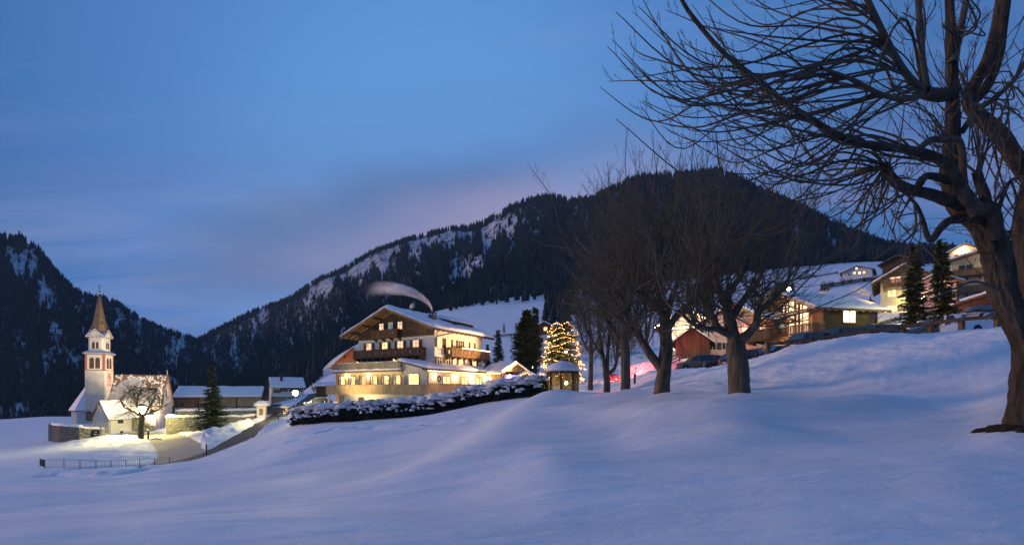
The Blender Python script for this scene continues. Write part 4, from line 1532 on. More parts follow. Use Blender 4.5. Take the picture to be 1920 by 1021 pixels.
TE = frame((0, 14.2, 0), (-1, 0, 0), (0, 1, 0))
boards(TE, 4.2, 6.6, -.26, .92, 'wood_pale', terr, 'balustrade', .145, .02, .03, .002)
k = MB()
k.box(-6.70, -6.52, -4.6, 14.3, .922, .99)
k.box(-6.5, 9.8, -4.62, -4.44, 1.052, 1.12)
k.box(-6.5, -4.2, 14.12, 14.3, .922, .99)
for i in range(10):
    y = -4.3 + 18.3 * i / 9
    k.box(-6.59, -6.5, y - .05, y + .05, -.02, .92)
for i in range(9):
    x = -6.3 + 15.9 * i / 8
    k.box(x - .05, x + .05, -4.49, -4.4, -.02, 1.05)
k.build('handrail', 'wood_pale', terr)

# entrance porch with lit gable and the violet board, at the far end of the side wing
PC = at(946, 727, 73.0)
porch = thing('entrance_porch', 'small gabled entrance porch beside the hotel wing, hung with lights above a violet board', 'porch', (PC.x, PC.y, gz(PC.x, PC.y) - .1), R(-52))
PL, PW = 4.6, 4.4
for sx in (-1, 1):
    for sy in (-1, 1):
        k = MB()
        k.box(sx * PL / 2 - .1, sx * PL / 2 + .1, sy * PW / 2 - .1, sy * PW / 2 + .1, 0, 2.5)
        k.build('post', 'wood', porch)
k = MB()
k.box(-PL / 2 + .1, PL / 2 - .1, -PW / 2 + .02, -PW / 2 + .12, 0, 2.45)
k.box(-PL / 2, -PL / 2 + .1, -PW / 2 + .12, PW / 2 - .12, 0, 2.45)
k.build('wall', 'wood_pale', porch)
pr = gable_roof(porch, PL, PW, 2.5, 3.75, .7, .6, 'wood', .36, .14, True, 3, seed=21)
boards(faces(PL, PW)['+x'], -PW / 2, PW / 2, 2.45, 0, 'wood_pale', porch, 'gable_boarding', .16, .012, .04, -.05, ztop=lambda u: 3.6 - 1.25 / 2.2 * abs(u))
PF = faces(PL, PW)['+x']
k = MB(PF)
k.box(-1.7, 1.9, .02, .08, 1.25, 1.95)
bd = k.build('violet_board', 'violet_sign', porch)
k = MB(PF)
for q in range(5):
    k.box(-1.3 + q * .6, -1.0 + q * .6, .082, .10, 1.45, 1.75)
k.build('board_print', 'frame_white', bd)
k = MB(PF)
k.ball((-1.0, .25, 1.75), .22, 8)
k.build('wall_lamp', 'bulb', porch, True)
lamp(PF @ Vector((-1.0, .6, 1.9)), 60, (1, .75, .45), .12, porch)
string_lights('light_string', [PF @ Vector((-2.8, .72, 2.22)), PF @ Vector((0, .72, 3.72)), PF @ Vector((2.8, .72, 2.22))], 26, porch, .05, .06)
string_lights('light_string', [(-2.9, -2.85, 2.12), (2.9, -2.85, 2.12)], 20, porch, .05, .055)
lamp((0, 0, 1.9), 55, (1, .68, .36), .2, porch)
lamp((0.5, -3.4, 1.9), 40, (1, .68, .36), .2, porch)



# ---------------------------------------------------------------- church
def arch_poly(u, z0, z1, w, n=8):
    """outline of a round-headed opening on a wall frame (x, z)"""
    r = w / 2
    pts = [(u - r, z0), (u + r, z0)]
    for i in range(n + 1):
        a = math.pi * i / n
        pts.append((u + r * math.cos(a), z1 - r + r * math.sin(a)))
    return pts


def arch(parent, fr, u, z0, z1, w, name='window', m='pane_dark', frame_m='plaster', ring=0.14):
    f = MB(fr)
    inner, outer = arch_poly(u, z0, z1, w), arch_poly(u, z0 - 0.001, z1 + ring, w + 2 * ring)
    n = len(inner)
    for i in range(1, n - 1):
        a, b_, c, d = inner[i], inner[i + 1], outer[i + 1], outer[i]
        f.prism([(a[0], .002, a[1]), (b_[0], .002, b_[1]), (c[0], .002, c[1]), (d[0], .002, d[1])], (0, .07, 0))
    f.box(u - w / 2, u - w / 2 + .001, .002, .07, z0, z0 + .01)
    o = f.build(name, frame_m, parent)
    q = MB(fr)
    q.prism([(x, .006, z) for x, z in inner], (0, .012, 0))
    q.build('pane' if m != 'wood_dark' else 'dark_plate', m, o)  # sound openings: a dark plate stands in for the shade inside
    return o


CZ = -7.5
church = thing('church', 'floodlit white village church with slender bell tower, shingled spire and steep nave roof', 'church', (-84.9, 100.0, CZ), R(15))
TW = 3.4
cb = MB()
cb.box(-TW, 0, 0, TW, -1.5, 12.1)
tower = cb.build('tower', 'plaster_old', church)
cb = MB()
cb.box(-TW + .002, -.002, .002, TW - .002, 12.101, 15.5)
belfry = cb.build('belfry', 'plaster', church)
cb = MB()
cb.box(-TW - .08, .08, -.08, TW + .08, 12.02, 12.16)
cb.build('string_course', 'trim_red', tower)
cb = MB()
for x in (-TW, -.34):
    cb.box(x - .02, x + .36, -.03, -.0, 12.17, 15.3)
for y in (0.0, TW - .32):
    cb.box(.0, .03, y - .02 + .02, y + .32, 12.17, 15.3)
cb.build('corner_pilaster', 'trim_red', belfry)
FT = frame((-TW / 2, 0, 0), (1, 0, 0), (0, -1, 0))
FR_ = frame((0, TW / 2, 0), (0, 1, 0), (1, 0, 0))
for fr, us, w_ in ((FT, (-.52, .52), .86), (FR_, (-.52, .52), .86)):
    for u in us:
        arch(belfry, fr, u, 12.45, 14.75, w_, 'sound_opening', 'wood_dark', 'plaster', .10)
# cornice with a little skirt roof, snow on it
cb = MB()
cb.lathe([(TW * .5 * 1.414, 15.3), (TW * .56 * 1.414, 15.45), (TW * .60 * 1.414, 15.5), (TW * .60 * 1.414, 15.58), (TW * .44 * 1.414, 16.05)], 4, (-TW / 2, TW / 2, 0), R(45))
cor = cb.build('cornice', 'shingle', church)
cb = MB()
cb.lathe([(TW * .605 * 1.414, 15.585), (TW * .60 * 1.414, 15.66), (TW * .445 * 1.414, 16.10), (TW * .44 * 1.414, 16.06)], 4, (-TW / 2, TW / 2, 0), R(45))
cb.build('cornice_snow', 'roof_snow', cor)
UW = 2.9
o_ = (-TW / 2, TW / 2)
cb = MB()
hx = UW / 2
ch = .42
oct_ = [(-hx + ch, -hx), (hx - ch, -hx), (hx, -hx + ch), (hx, hx - ch), (hx - ch, hx), (-hx + ch, hx), (-hx, hx - ch), (-hx, -hx + ch)]
cb.prism([(o_[0] + x, o_[1] + y, 15.6) for x, y in oct_], (0, 0, 3.7))
lant = cb.build('lantern_stage', 'plaster', church)
for ang in range(4):
    a = R(90 * ang)
    n_ = (math.sin(a), -math.cos(a), 0)
    fr = frame((o_[0] + n_[0] * hx, o_[1] + n_[1] * hx, 0), (math.cos(a), math.sin(a), 0), n_)
    for u in (-.34, .34):
        arch(lant, fr, u, 16.6, 18.0, .50, 'sound_opening', 'wood_dark', 'plaster', .07)
    cb = MB(fr)   # gablet over each face
    cb.prism([(-1.35, -1.3, 19.2), (1.35, -1.3, 19.2), (0, -1.3, 20.55)], (0, 1.36, 0))
    cb.build('gablet', 'plaster', lant)
    for sg in (-1, 1):
        cb = MB(fr)
        cb.prism([(0, -1.25, 20.60), (sg * 1.62, -1.25, 19.02), (sg * 1.62, -1.25, 18.86), (0, -1.25, 20.44)], (0, 1.48, 0))
        g_ = cb.build('gablet_roof', 'shingle', lant)
        cb = MB(fr)
        cb.prism([(0, -1.2, 20.72), (sg * 1.62, -1.2, 19.14), (sg * 1.62, -1.2, 19.025), (0, -1.2, 20.605)], (0, 1.46, 0))
        cb.build('gablet_snow', 'roof_snow', lant)
    cb = MB(fr)
    cb.tube([(0, .1, 20.6), (0, .1, 21.3)], .03, 5)
    cb.ball((0, .1, 21.35), .11, 7)
    cb.build('finial', 'gold', lant)
cb = MB()
cb.lathe([(1.55, 19.5), (1.36, 20.6), (.98, 22.6), (.55, 25.2), (.20, 27.4), (.05, 28.3)], 8, (o_[0], o_[1], 0), R(22.5))
spire = cb.build('spire', 'shingle', church)
cb = MB()
rr = random.Random(4)
for i in range(90):   # shingle edges that stand proud on the spire
    z = rr.uniform(20.2, 27.4)
    rad = np.interp(z, [19.5, 20.6, 22.6, 25.2, 27.4], [1.55, 1.36, .98, .55, .2]) * .96
    a = rr.uniform(0, 6.28)
    cb.box(o_[0] + rad * math.cos(a) - .09, o_[0] + rad * math.cos(a) + .09, o_[1] + rad * math.sin(a) - .09, o_[1] + rad * math.sin(a) + .09, z, z + .16)
cb.build('shingle', 'shingle', spire, kind='stuff')
cb = MB()
cb.tube([(o_[0], o_[1], 28.2), (o_[0], o_[1], 30.4)], .035, 6)
cb.bar((o_[0] - .34, o_[1], 29.75), (o_[0] + .34, o_[1], 29.75), .07)
cb.build('cross', 'metal_dark', spire)
cb = MB()
cb.ball((o_[0], o_[1], 28.62), .27, 10)
cb.build('spire_ball', 'gold', spire, True)
# clock painting on the right face, memorial niche on the front
cb = MB(FR_)
cb.box(-.85, .85, .003, .02, 8.7, 11.6)
clk = cb.build('clock_field', 'plaster_pink', tower)
cb = MB(FR_)
for i in range(24):
    a = i * .2618
    cb.box(.62 * math.cos(a) - .06, .62 * math.cos(a) + .06, .022, .035, 10.4 + .62 * math.sin(a) - .06, 10.4 + .62 * math.sin(a) + .06)
cb.bar((0, .045, 10.4), (.30, .045, 10.72), .06)
cb.bar((0, .045, 10.4), (-.12, .045, 10.95), .05)
for z in (8.95, 9.25, 11.3):
    cb.box(-.6, .6, .022, .034, z, z + .1)
cb.build('clock_hands', 'metal_dark', clk)
arch(tower, FT, -1.0, 1.6, 3.6, 1.1, 'memorial_niche', 'stone', 'trim_red', .1)

# nave
NL, NW_, NE, NR_ = 9.6, 6.4, 5.0, 11.15
NX0, NY0 = 0.0, 0.9
cb = MB()
cb.prism([(NX0 + .003, NY0, -1), (NX0 + .003, NY0, NE), (NX0 + .003, NY0 + NW_ / 2, NR_), (NX0 + .003, NY0 + NW_, NE), (NX0 + .003, NY0 + NW_, -1)], (NL, 0, 0))
cb.build('nave_wall', 'plaster', church)
sl_ = (NR_ - NE) / (NW_ / 2)
cb = MB()
yc = NY0 + NW_ / 2
cb.prism([(NX0 + .006, NY0 - .3, NE - .3 * sl_ + .18), (NX0 + .006, yc, NR_ + .18), (NX0 + .006, NY0 + NW_ + .3, NE - .3 * sl_ + .18), (NX0 + .006, NY0 + NW_ + .3, NE - .3 * sl_), (NX0 + .006, yc, NR_), (NX0 + .006, NY0 - .3, NE - .3 * sl_)], (NL + .35, 0, 0))
nroof = cb.build('nave_roof', 'shingle', church)
# rows of shingles showing through, and the thin broken snow on the lower slope
cb = MB()
rr = random.Random(8)
for r_ in range(30):
    t = r_ / 30
    y = NY0 - .28 + (NW_ / 2 + .26) * t
    z = NE - .3 * sl_ + .185 + (y - NY0 + .3) * sl_
    x = NX0 + .05
    while x < NX0 + NL + .3:
        w_ = rr.uniform(.25, .55)
        cb.prism([(x, y, z), (x + w_ - .03, y, z), (x + w_ - .03, y + .125, z + .125 * sl_), (x, y + .125, z + .125 * sl_)], (0, -.02 - .02 * rr.random(), .035))
        x += w_
cb.build('shingle', 'shingle', nroof, kind='stuff')
cb = MB()
for q in range(2600):
    t = rr.random() ** 1.25
    x = NX0 + .3 + (NL - .2) * rr.random()
    if t > .62 + .30 * math.sin(x * .62 - .6) and rr.random() < .86:
        continue
    y = NY0 - .2 + (NW_ / 2 + .1) * t
    z = NE - .3 * sl_ + .2 + (y - NY0 + .3) * sl_
    s_ = rr.uniform(.05, .27)
    k_ = [(x + s_ * math.cos(a) * rr.uniform(.7, 1.3), y + .55 * s_ * math.sin(a) - .02, z + .55 * s_ * math.sin(a) * sl_ + .03) for a in [i * 1.047 for i in range(6)]]
    cb.prism(k_, (0, -.02, .015))
cb.build('snow_patches', 'roof_snow', nroof, kind='stuff')
cb = MB()
for y_, z_ in ((NY0 - .32, NE - .3 * sl_ + .1), (NY0 + NW_ + .32, NE - .3 * sl_ + .1)):
    cb.bar((NX0 + NL + .38, y_, z_), (NX0 + NL + .38, yc, NR_ + .2), .06, .22)
cb.build('bargeboard', 'wood_dark', nroof)
cb = MB()
cb.tube([(NX0 + NL + .2, yc, NR_ + .1), (NX0 + NL + .2, yc, NR_ + 1.35)], .05, 6)
cb.bar((NX0 + NL + .2, yc - .22, NR_ + 1.05), (NX0 + NL + .2, yc + .22, NR_ + 1.05), .07)
cb.build('gable_cross', 'frame_white', nroof)
NF = frame((NX0 + .003 + NL, yc, 0), (0, 1, 0), (1, 0, 0))
arch(church, NF, 0, .2, 2.6, 1.3, 'church_door', 'wood', 'trim_red', .16)
arch(church, NF, 0, 6.6, 8.2, .7, 'window', 'pane_dark', 'plaster', .12)
NFF = frame((NX0 + NL / 2, NY0, 0), (1, 0, 0), (0, -1, 0))
for u in (1.0, 3.3):
    arch(church, NFF, u, 1.6, 4.0, .8, 'window', 'pane_dark', 'plaster', .12)
# apse behind the tower, steep snowy roof
ax, ay = -3.9, 4.2
cb = MB()
cb.lathe([(3.6, -1.2), (3.6, 3.7)], 8, (ax, ay, 0), R(22.5))
cb.build('apse_wall', 'plaster', church)
cb = MB()
cb.lathe([(4.0, 3.55), (4.0, 3.7), (.35, 10.6)], 8, (ax, ay, 0), R(22.5))
ar = cb.build('apse_roof', 'shingle', church)
cb = MB()
cb.lathe([(4.03, 3.71), (4.0, 3.95), (.3, 10.75), (.28, 10.6)], 8, (ax, ay, 0), R(22.5))
cb.build('apse_snow', 'roof_snow', ar)

# small annex with its own gable roof
AX = Vector((-76.4, 91.0, -7.75))
arz = math.atan2(.95, .3)
AL, AW = 4.2, 4.5
ac = AX + Vector((.3, .95, 0)).normalized() * AL / 2 + Vector((-.95, .3, 0)).normalized() * AW / 2
annex = thing('mortuary_chapel', 'small white annex with steep snowy gable roof in front of the church tower', 'chapel', (ac.x, ac.y, -7.75), arz)
gable_body(annex, AL, AW, 3.05, 6.15, -1.0, 'plaster')
gable_roof(annex, AL, AW, 3.05, 6.2, .28, .35, 'wood_dark', .25, .14, False, seed=31)
fa = faces(AL, AW)
arch(annex, fa['-y'], -.1, 1.75, 2.55, .9, 'window', 'pane_dark', 'wood_dark', .08)
cb = MB(fa['-y'])
cb.tube([(-2.0, .35, 3.0), (-1.98, .1, 2.7), (-1.98, .08, 0)], .045, 6)
cb.build('downpipe', 'metal_dark', annex)


# ---------------------------------------------------------------- stone walls
def stone_wall(name, label, pts, z0, z1, th, snow=0.3, sw=(.45, 1.05), sh=(.30, .50), seed=1, cat='stone wall', zs=None):
    """mortar core with separate stones proud of both the joints; pts on the plan, z0/z1 bottom and top (or per point)"""
    rr = random.Random(seed)
    c = Vector((pts[0][0], pts[0][1], 0))
    t_ = thing(name, label, cat, (c.x, c.y, 0))
    core, st = MB(), MB()
    sn = []
    for i in range(len(pts) - 1):
        a, b_ = Vector((*pts[i], 0)) - c, Vector((*pts[i + 1], 0)) - c
        za0, zb0 = (z0, z0) if not hasattr(z0, '__len__') else (z0[i], z0[i + 1])
        za1, zb1 = (z1, z1) if not hasattr(z1, '__len__') else (z1[i], z1[i + 1])
        d = (b_ - a)
        ln_ = d.length
        d.normalize()
        n = Vector((d.y, -d.x, 0))
        if n.dot(-(a + c)) < 0:
            n = -n
        core.prism([a + Vector((0, 0, za0)), b_ + Vector((0, 0, zb0)), b_ + Vector((0, 0, zb1)), a + Vector((0, 0, za1))], -n * th)
        sn.append((a, b_, za1, zb1, n))
        f = lambda u: (za0 + (zb0 - za0) * u / ln_, za1 + (zb1 - za1) * u / ln_)
        z = 0.0
        tot = max(za1 - za0, zb1 - zb0)
        while z < tot - .06:
            h = min(rr.uniform(*sh), tot - z)
            u = rr.uniform(-.2, 0)
            while u < ln_:
                w = rr.uniform(*sw)
                ua, ub = max(u, 0) + .03, min(u + w, ln_) - .03
                if ub - ua > .1:
                    zlo, zhi = f((ua + ub) / 2)
                    za, zb = zlo + z + .02, min(zlo + z + h - .02, zhi - .01)
                    if zb - za > .05:
                        p = rr.uniform(.03, .11)
                        i1 = rr.uniform(.02, .06)
                        m0 = a + d * ua; m1 = a + d * ub
                        v = [m0 + Vector((0, 0, za)), m1 + Vector((0, 0, za)), m1 + Vector((0, 0, zb)), m0 + Vector((0, 0, zb)),
                             m0 + d * i1 + n * p + Vector((0, 0, za + i1)), m1 - d * i1 + n * p + Vector((0, 0, za + i1)), m1 - d * i1 + n * p + Vector((0, 0, zb - i1)), m0 + d * i1 + n * p + Vector((0, 0, zb - i1))]
                        st.add(v, [(4, 5, 6, 7), (0, 1, 5, 4), (1, 2, 6, 5), (2, 3, 7, 6), (3, 0, 4, 7)])
                u += w
            z += h
    core.build('mortar', 'mortar', t_)
    st.build('stones', 'stone', t_, kind='stuff')
    if snow:
        for i, (a, b_, za, zb, n) in enumerate(sn):
            o = n * .14
            q = -n * (th + .12)
            zz = lambda v, z: (v.x, v.y, z)
            snow_slab('wall_snow', zz(a + o, za), zz(b_ + o, zb), zz(b_ + q, zb), zz(a + q, za), snow, t_, max(8, int((b_ - a).length * 2)), 9, seed=seed + i, edge=.22)
    return t_


stone_wall('churchyard_wall', 'curved stone retaining wall with snow on top round the church apse',
           [gp(98, 100), gp(97, 95), gp(101, 91), gp(112, 88.5), gp(130, 87.2), gp(150, 87), gp(168, 88), gp(186, 90)],
           [-9.2, -9.6, -9.8, -9.8, -9.6, -9.4, -9.0, -8.6], [-6.4, -6.3, -6.25, -6.15, -6.2, -6.35, -6.6, -6.9], .5, .38, seed=2)
tag(snow_slab('churchyard_snow', (*gp(99, 101), -6.9), (*gp(99, 91.5), -6.9), (*gp(186, 91), -7.1), (*gp(192, 101), -6.9), .45, None, 16, 14, seed=3, edge=1.0, material='snow'), kind='structure')
stone_wall('yard_wall', 'long rubble stone wall with a snow cap behind the spruce beside the church yard',
           [gp(311, 88), gp(345, 88), gp(380, 88.5), gp(420, 90), gp(455, 92.5), gp(484, 96)], [-8.2, -8.1, -7.8, -7.4, -7.0, -6.3],
           [-4.55, -4.55, -4.5, -4.55, -4.75, -4.6], .55, .42, seed=5)
stone_wall('gateway_wall', 'short stone wall between the bare tree and the church gable', [gp(247, 94), gp(268, 95), gp(291, 96.5)], [-8.4, -8.4, -8.4], [-4.9, -4.85, -4.8], .5, .3, seed=6)
stone_wall('graveyard_wall', 'low plastered upper wall under deep snow below the long barn', [gp(330, 104), gp(400, 104.5), gp(482, 103)], [-6.8, -6.2, -5.6], [-4.05, -4.0, -3.85], .4, .4,
           seed=9)


# ---------------------------------------------------------------- houses
def house(name, label, cat, px, Y, z0, rz, L, W, e, r, wall='plaster', roof='wood_dark', snow=0.3, ox=.6, oy=.7, wins=(), clad=(), bal=(), rafters=False, seed=1, deep=3.0, group=None, purlins=5):
    x, y = gp(px, Y)
    t_ = thing(name, label, cat, (x, y, z0), R(rz), group)
    gable_body(t_, L, W, e, r, -deep, wall)
    ro = gable_roof(t_, L, W, e, r, ox, oy, roof, snow, .16, rafters, purlins, seed=seed)
    fs = faces(L, W)
    sl = (r - e) / (W / 2)
    for (fc, za, m_, horiz) in clad:
        if fc in ('-x', '+x'):
            if horiz:
                hboards(fs[fc], -W / 2 + .02, W / 2 - .02, za, e, m_, t_, 'boarding', .22)
                boards(fs[fc], -W / 2 + .02, W / 2 - .02, e, 0, m_, t_, 'gable_boarding', .22, .015, .03, .003, ztop=lambda u: r - sl * abs(u) - .12)
            else:
                boards(fs[fc], -W / 2 + .02, W / 2 - .02, za, 0, m_, t_, 'gable_boarding', .22, .015, .035, .003, ztop=lambda u: r - sl * abs(u) - .12)
        else:
            (hboards if horiz else boards)(fs[fc], -L / 2 + .02, L / 2 - .02, za, e - .02, m_, t_, 'boarding', .22)
    for w_ in wins:
        fc, u, z, ww, hh, g = w_[:6]
        sh = w_[6] if len(w_) > 6 else False
        off = any(c[0] == fc and z > c[1] for c in clad)
        window(t_, fs[fc] @ Matrix.Translation((0, .05 if off else 0, 0)), u, z, ww, hh, g, sh, 'frame_white' if wall != 'wood' else 'wood', 1, cross=False)
    for (fc, u0, u1, z, h, dep, m_) in bal:
        balcony(t_, fs[fc] @ Matrix.Translation((0, .05, 0)), u0, u1, z, h, dep, m_, notch=0)
    return t_, ro, fs


# long barn behind the church wall
bz = gz(*gp(418, 128)) - .2
barn, bro, bfs = house('barn', 'long low timber barn under a thick white snow roof, left of the small white house', 'barn', 417, 131, -4.6, 20, 19.0, 8.0, 3.9, 5.9, 'wood', 'wood_dark', .5, .7, 1.0,
                       clad=(('-y', -.5, 'wood', False),), wins=(('-y', -8.3, 1.4, .8, .6, 'pane_dark'), ('-y', 1.0, -.2, .8, .7, 'pane_dark')), seed=41, deep=1.6)
cb = MB(bfs['-y'])
cb.box(4.2, 9.9, .06, .12, .9, 3.85)
cb.build('barn_door', 'wood_pale', barn)
boards(bfs['-y'], -4.5, 4.1, .75, 3.85, 'wood_pale', barn, 'boarding', .24, .02, .04, .05)
cb = MB(bfs['-y'])
cb.box(-10.2, 10.2, .002, .09, -1.5, .55)
cb.build('plinth', 'plaster_old', barn)
cb = MB(bfs['-y'])
for x in (-10.1, -4.6, 4.15, 10.1):
    cb.box(x - .12, x + .12, .13, .25, -.8, 3.8)
cb.build('post', 'wood_dark', barn, kind='stuff')
# small white house up the lane
hz_ = at(535, 743, 140).z
wh, wro, wfs = house('white_house', 'small white house with snowy roof on a dark terrace above the road', 'house', 537, 142, hz_, 34, 8.4, 6.0, 3.1, 5.5, 'plaster', 'wood_dark', .4, .5, .6,
                     wins=(('-y', -2.9, 1.6, .8, .9, 'pane_dark', True), ('-y', -1.1, 2.0, .9, 1.0, 'pane_dark', True), ('-y', 1.2, 2.0, .9, 1.0, 'pane_dark', True), ('-y', 3.0, 2.0, .8, .9, 'pane_dark', True)), seed=43)
chimney(wro, -1.6, -1.6, 4.6, 6.0, .6, 'wood_dark')
cb = MB(wfs['-y'])
cb.box(-4.4, 3.2, .01, 2.0, -1.9, .15)
tt = cb.build('terrace', 'wood_dark', wh)
hboards(wfs['-y'] @ Matrix.Translation((0, 2.0, 0)), -4.4, 3.2, -1.9, .15, 'wood_grey', tt, 'boarding', .24)
snow_slab('terrace_snow', wfs['-y'] @ Vector((-4.5, 2.1, .15)), wfs['-y'] @ Vector((3.3, 2.1, .15)), wfs['-y'] @ Vector((3.3, .02, .15)), wfs['-y'] @ Vector((-4.5, .02, .15)), .3, wh, 16, 9, seed=8, edge=.3)

# wayside shrine and gate pillar by the road
def shrine(name, label, px, Y, z0, w, h, rh, seed):
    x, y = gp(px, Y)
    t_ = thing(name, label, 'gate pillar', (x, y, z0), R(18))
    k = MB()
    k.box(-w / 2, w / 2, -w / 2, w / 2, -.6, h)
    body = k.build('pillar', 'plaster', t_)
    arch(t_, frame((0, -w / 2, 0), (1, 0, 0), (0, -1, 0)), 0, h * .25, h * .82, w * .45, 'niche', 'stone', 'plaster', .06)
    k = MB()
    k.lathe([(w * .92, h), (w * .92, h + .1), (w * .55, h + rh)], 4, (0, 0, 0), R(45))
    rf = k.build('roof', 'shingle', t_)
    k = MB()
    k.lathe([(w * .95, h + .11), (w * .96, h + .3), (w * .80, h + rh * .75), (w * .4, h + rh + .22), (.02, h + rh + .3)], 10, (0, 0, 0), R(45))
    k.build('roof_snow', 'roof_snow', t_, True)
    return t_


shrine('gate_pillar', 'thick white gate pillar with a tall snow cap at the end of the rubble wall', 491, 95.5, at(491, 782, 95.5).z, 1.55, 2.2, .9, 1)
shrine('gate_pillar', 'slimmer lit white gate pillar beside the street lamp and parked car', 534, 101, at(534, 779, 101).z, 1.25, 1.6, .45, 2)
lamp(at(487, 777, 92.5), 140, (1.0, .62, .36), .2)
lamp(at(533, 772, 98.5), 90, (1.0, .60, .34), .2)

# red-brown house behind the hotel
house('timber_house', 'red-brown timber house peeping out left of the hotel behind its roof terrace', 'house', 684, 96, 0.5, 80, 8, 8.0, 5.0, 8.1, 'wood_red', 'wood_red', .28, .9, 1.0,
      wins=(('-x', 1.1, 5.2, 1.3, 1.1, 'glow_yellow'), ('-x', 2.9, 5.2, .7, 1.1, 'glow_pink')), seed=45, rafters=True)
# low sheds left of the hotel
house('shed', 'low dark shed with snow on its roof left of the hotel terrace', 'shed', 612, 132, at(612, 731, 132).z - .3, 10, 4.6, 3.6, 1.6, 2.4, 'wood_dark', 'wood_dark', .3, .4, .4, seed=46)
# house behind the lit fir
house('chalet', 'small brown and white chalet high behind the lamp-hung fir', 'house', 1028, 118, at(1028, 650, 118).z, 72, 7, 6.6, 3.8, 5.6, 'plaster', 'wood_dark', .3, .9, .9,
      clad=(('-x', 2.6, 'wood_red', False),), wins=(('-x', -1.5, 1.3, 1, 1.1, 'pane_dark', True), ('-x', 1.8, 1.3, 1, 1.1, 'pane_dark', True), ('-x', .2, 4.0, .8, .8, 'glow_yellow')), seed=47)
# market stall beside the porch
ms, mro, mfs = house('market_stall', 'little snow-roofed market stall with red front and lights, right of the porch', 'stall', 989, 66, at(989, 726, 66).z - .3, 82, 2.4, 3.0, 1.55, 2.35, 'wood_red', 'wood_dark', .3, .5, .35, seed=48, deep=.5)
string_lights('light_string', [mfs['-x'] @ Vector((-1.9, .56, 1.34)), mfs['-x'] @ Vector((0, .56, 2.28)), mfs['-x'] @ Vector((1.9, .56, 1.34))], 14, ms, .06, .06)
lamp(mfs['-x'] @ Vector((0, 1.2, 1.3)), 30, (1, .5, .28), .2, ms)

# brightly lit house behind the bare trees
lh, lro, lfs = house('lit_house', 'house outlined with bright warm lights behind the bare trees and the timber hut', 'house', 1288, 86, at(1288, 655, 86).z, 68, 9, 8.2, 4.2, 6.4, 'plaster', 'wood', .3, 1.0, 1.0,
                     wins=(('-x', -1.8, 2.0, 1.2, 1.2, 'glow_white'), ('-x', 1.2, 2.0, 1.2, 1.2, 'glow_white'), ('-x', -.3, 4.6, 1.2, 1.0, 'glow_white'), ('-x', -1.8, .2, 1.2, 1.2, 'glow_white')), seed=49, rafters=True)
string_lights('light_string', [lfs['-x'] @ Vector((-5.1, 1.1, 3.5)), lfs['-x'] @ Vector((0, 1.1, 6.3)), lfs['-x'] @ Vector((5.1, 1.1, 3.5))], 46, lh, .08, .11, 'bulb')
string_lights('light_string', [lfs['-x'] @ Vector((-4.2, .5, 3.3)), lfs['-x'] @ Vector((4.2, .5, 3.3))], 30, lh, .08, .10, 'bulb')
lamp(lfs['-x'] @ Vector((0, 2.6, 4.0)), 230, (1, .68, .36), .3, lh)
lamp(lfs['-x'] @ Vector((-4.5, 2.0, 2.4)), 120, (1, .68, .36), .3, lh)
# timber hut by the parked SUV
house('timber_hut', 'windowless brown timber hut with a part-bare roof behind the parked tan car', 'hut', 1300, 62, at(1300, 672, 62).z, 66, 5, 3.9, 2.2, 3.7, 'wood', 'wood_dark', .18, .5, .6,
      clad=(('-x', -.3, 'wood', False), ('-y', -.3, 'wood', True)), seed=50)
# pink house
ph, pro, pfs = house('pink_house', 'pink plastered house with brown shutters half hidden behind the leaning bare tree', 'house', 1377, 68, at(1377, 668, 68).z, 64, 8, 8.0, 4.5, 6.7, 'plaster_pink', 'wood_red', .28, 1.0, .9,
                     wins=(('-x', -3.3, 3.6, .7, .9, 'pane_dark', True), ('-x', -2.6, 1.2, .8, .9, 'pane_dark', True), ('-x', -1.0, 1.2, .8, .9, 'pane_dark', True)), seed=51)
lamp(at(1291, 660, 57.5), 70, (1, .66, .36), .3)  # added warm fill light in front of the timber hut, without a fitting
lamp(pfs['-x'] @ Vector((-3.5, 3.5, 1.0)), 60, (1, .42, .32), .2, ph)


# ---------------------------------------------------------------- chalets on the right: corner frames like the hotel's
def chalet_frame(px, Y, xdir):
    c = at(px, H, Y)
    return c, math.atan2(xdir[1], xdir[0])


# chalet with the glazed gable: local x along the side wall, y along the gable front
CA, CAR = chalet_frame(1545, 55.0, (.98, .2))
ca = thing('chalet', 'large timber chalet with a glowing glazed gable and long green-brown side wall', 'chalet', (CA.x, CA.y, 0), CAR)
AL_, AWD, AE, AR = 7.4, 9.2, 9.8, 12.0
cb = MB()
cb.prism([(0, 0, 6.95), (0, 0, AE), (0, AWD / 2, AR), (0, AWD, AE), (0, AWD, 6.95)], (AL_, 0, 0))
cb.build('wall', 'wood', ca)
cb = MB()
cb.box(.05, AL_ - .05, .05, AWD - .05, 3.5, 6.948)
cb.build('ground_floor', 'plaster', ca)
GF = frame((0, 0, 0), (0, -1, 0), (-1, 0, 0))
SF = frame((0, 0, 0), (1, 0, 0), (0, -1, 0))
hboards(SF, .0, AL_, 7.0, AE - .03, 'wood_green', ca, 'log_boarding', .30, .02, .06, .002)
hboards(GF, -2.0, -.02, 7.0, AE - .05, 'wood', ca, 'log_boarding', .24, .02, .05, .002)
hboards(GF, -AWD + .02, -6.35, 7.0, AE - .05, 'wood', ca, 'log_boarding', .24, .02, .05, .002)
asl = (AR - AE) / (AWD / 2)
zA = lambda y: AR + .2 - asl * abs(y - AWD / 2)
ya0, ya1 = -1.0, AWD + 1.0
xa0, xa1 = -2.1, AL_ + .9
cb = MB()
cb.prism([(xa0, ya0, zA(ya0)), (xa0, AWD / 2, zA(AWD / 2)), (xa0, ya1, zA(ya1)), (xa0, ya1, zA(ya1) - .2), (xa0, AWD / 2, zA(AWD / 2) - .2), (xa0, ya0, zA(ya0) - .2)], (xa1 - xa0, 0, 0))
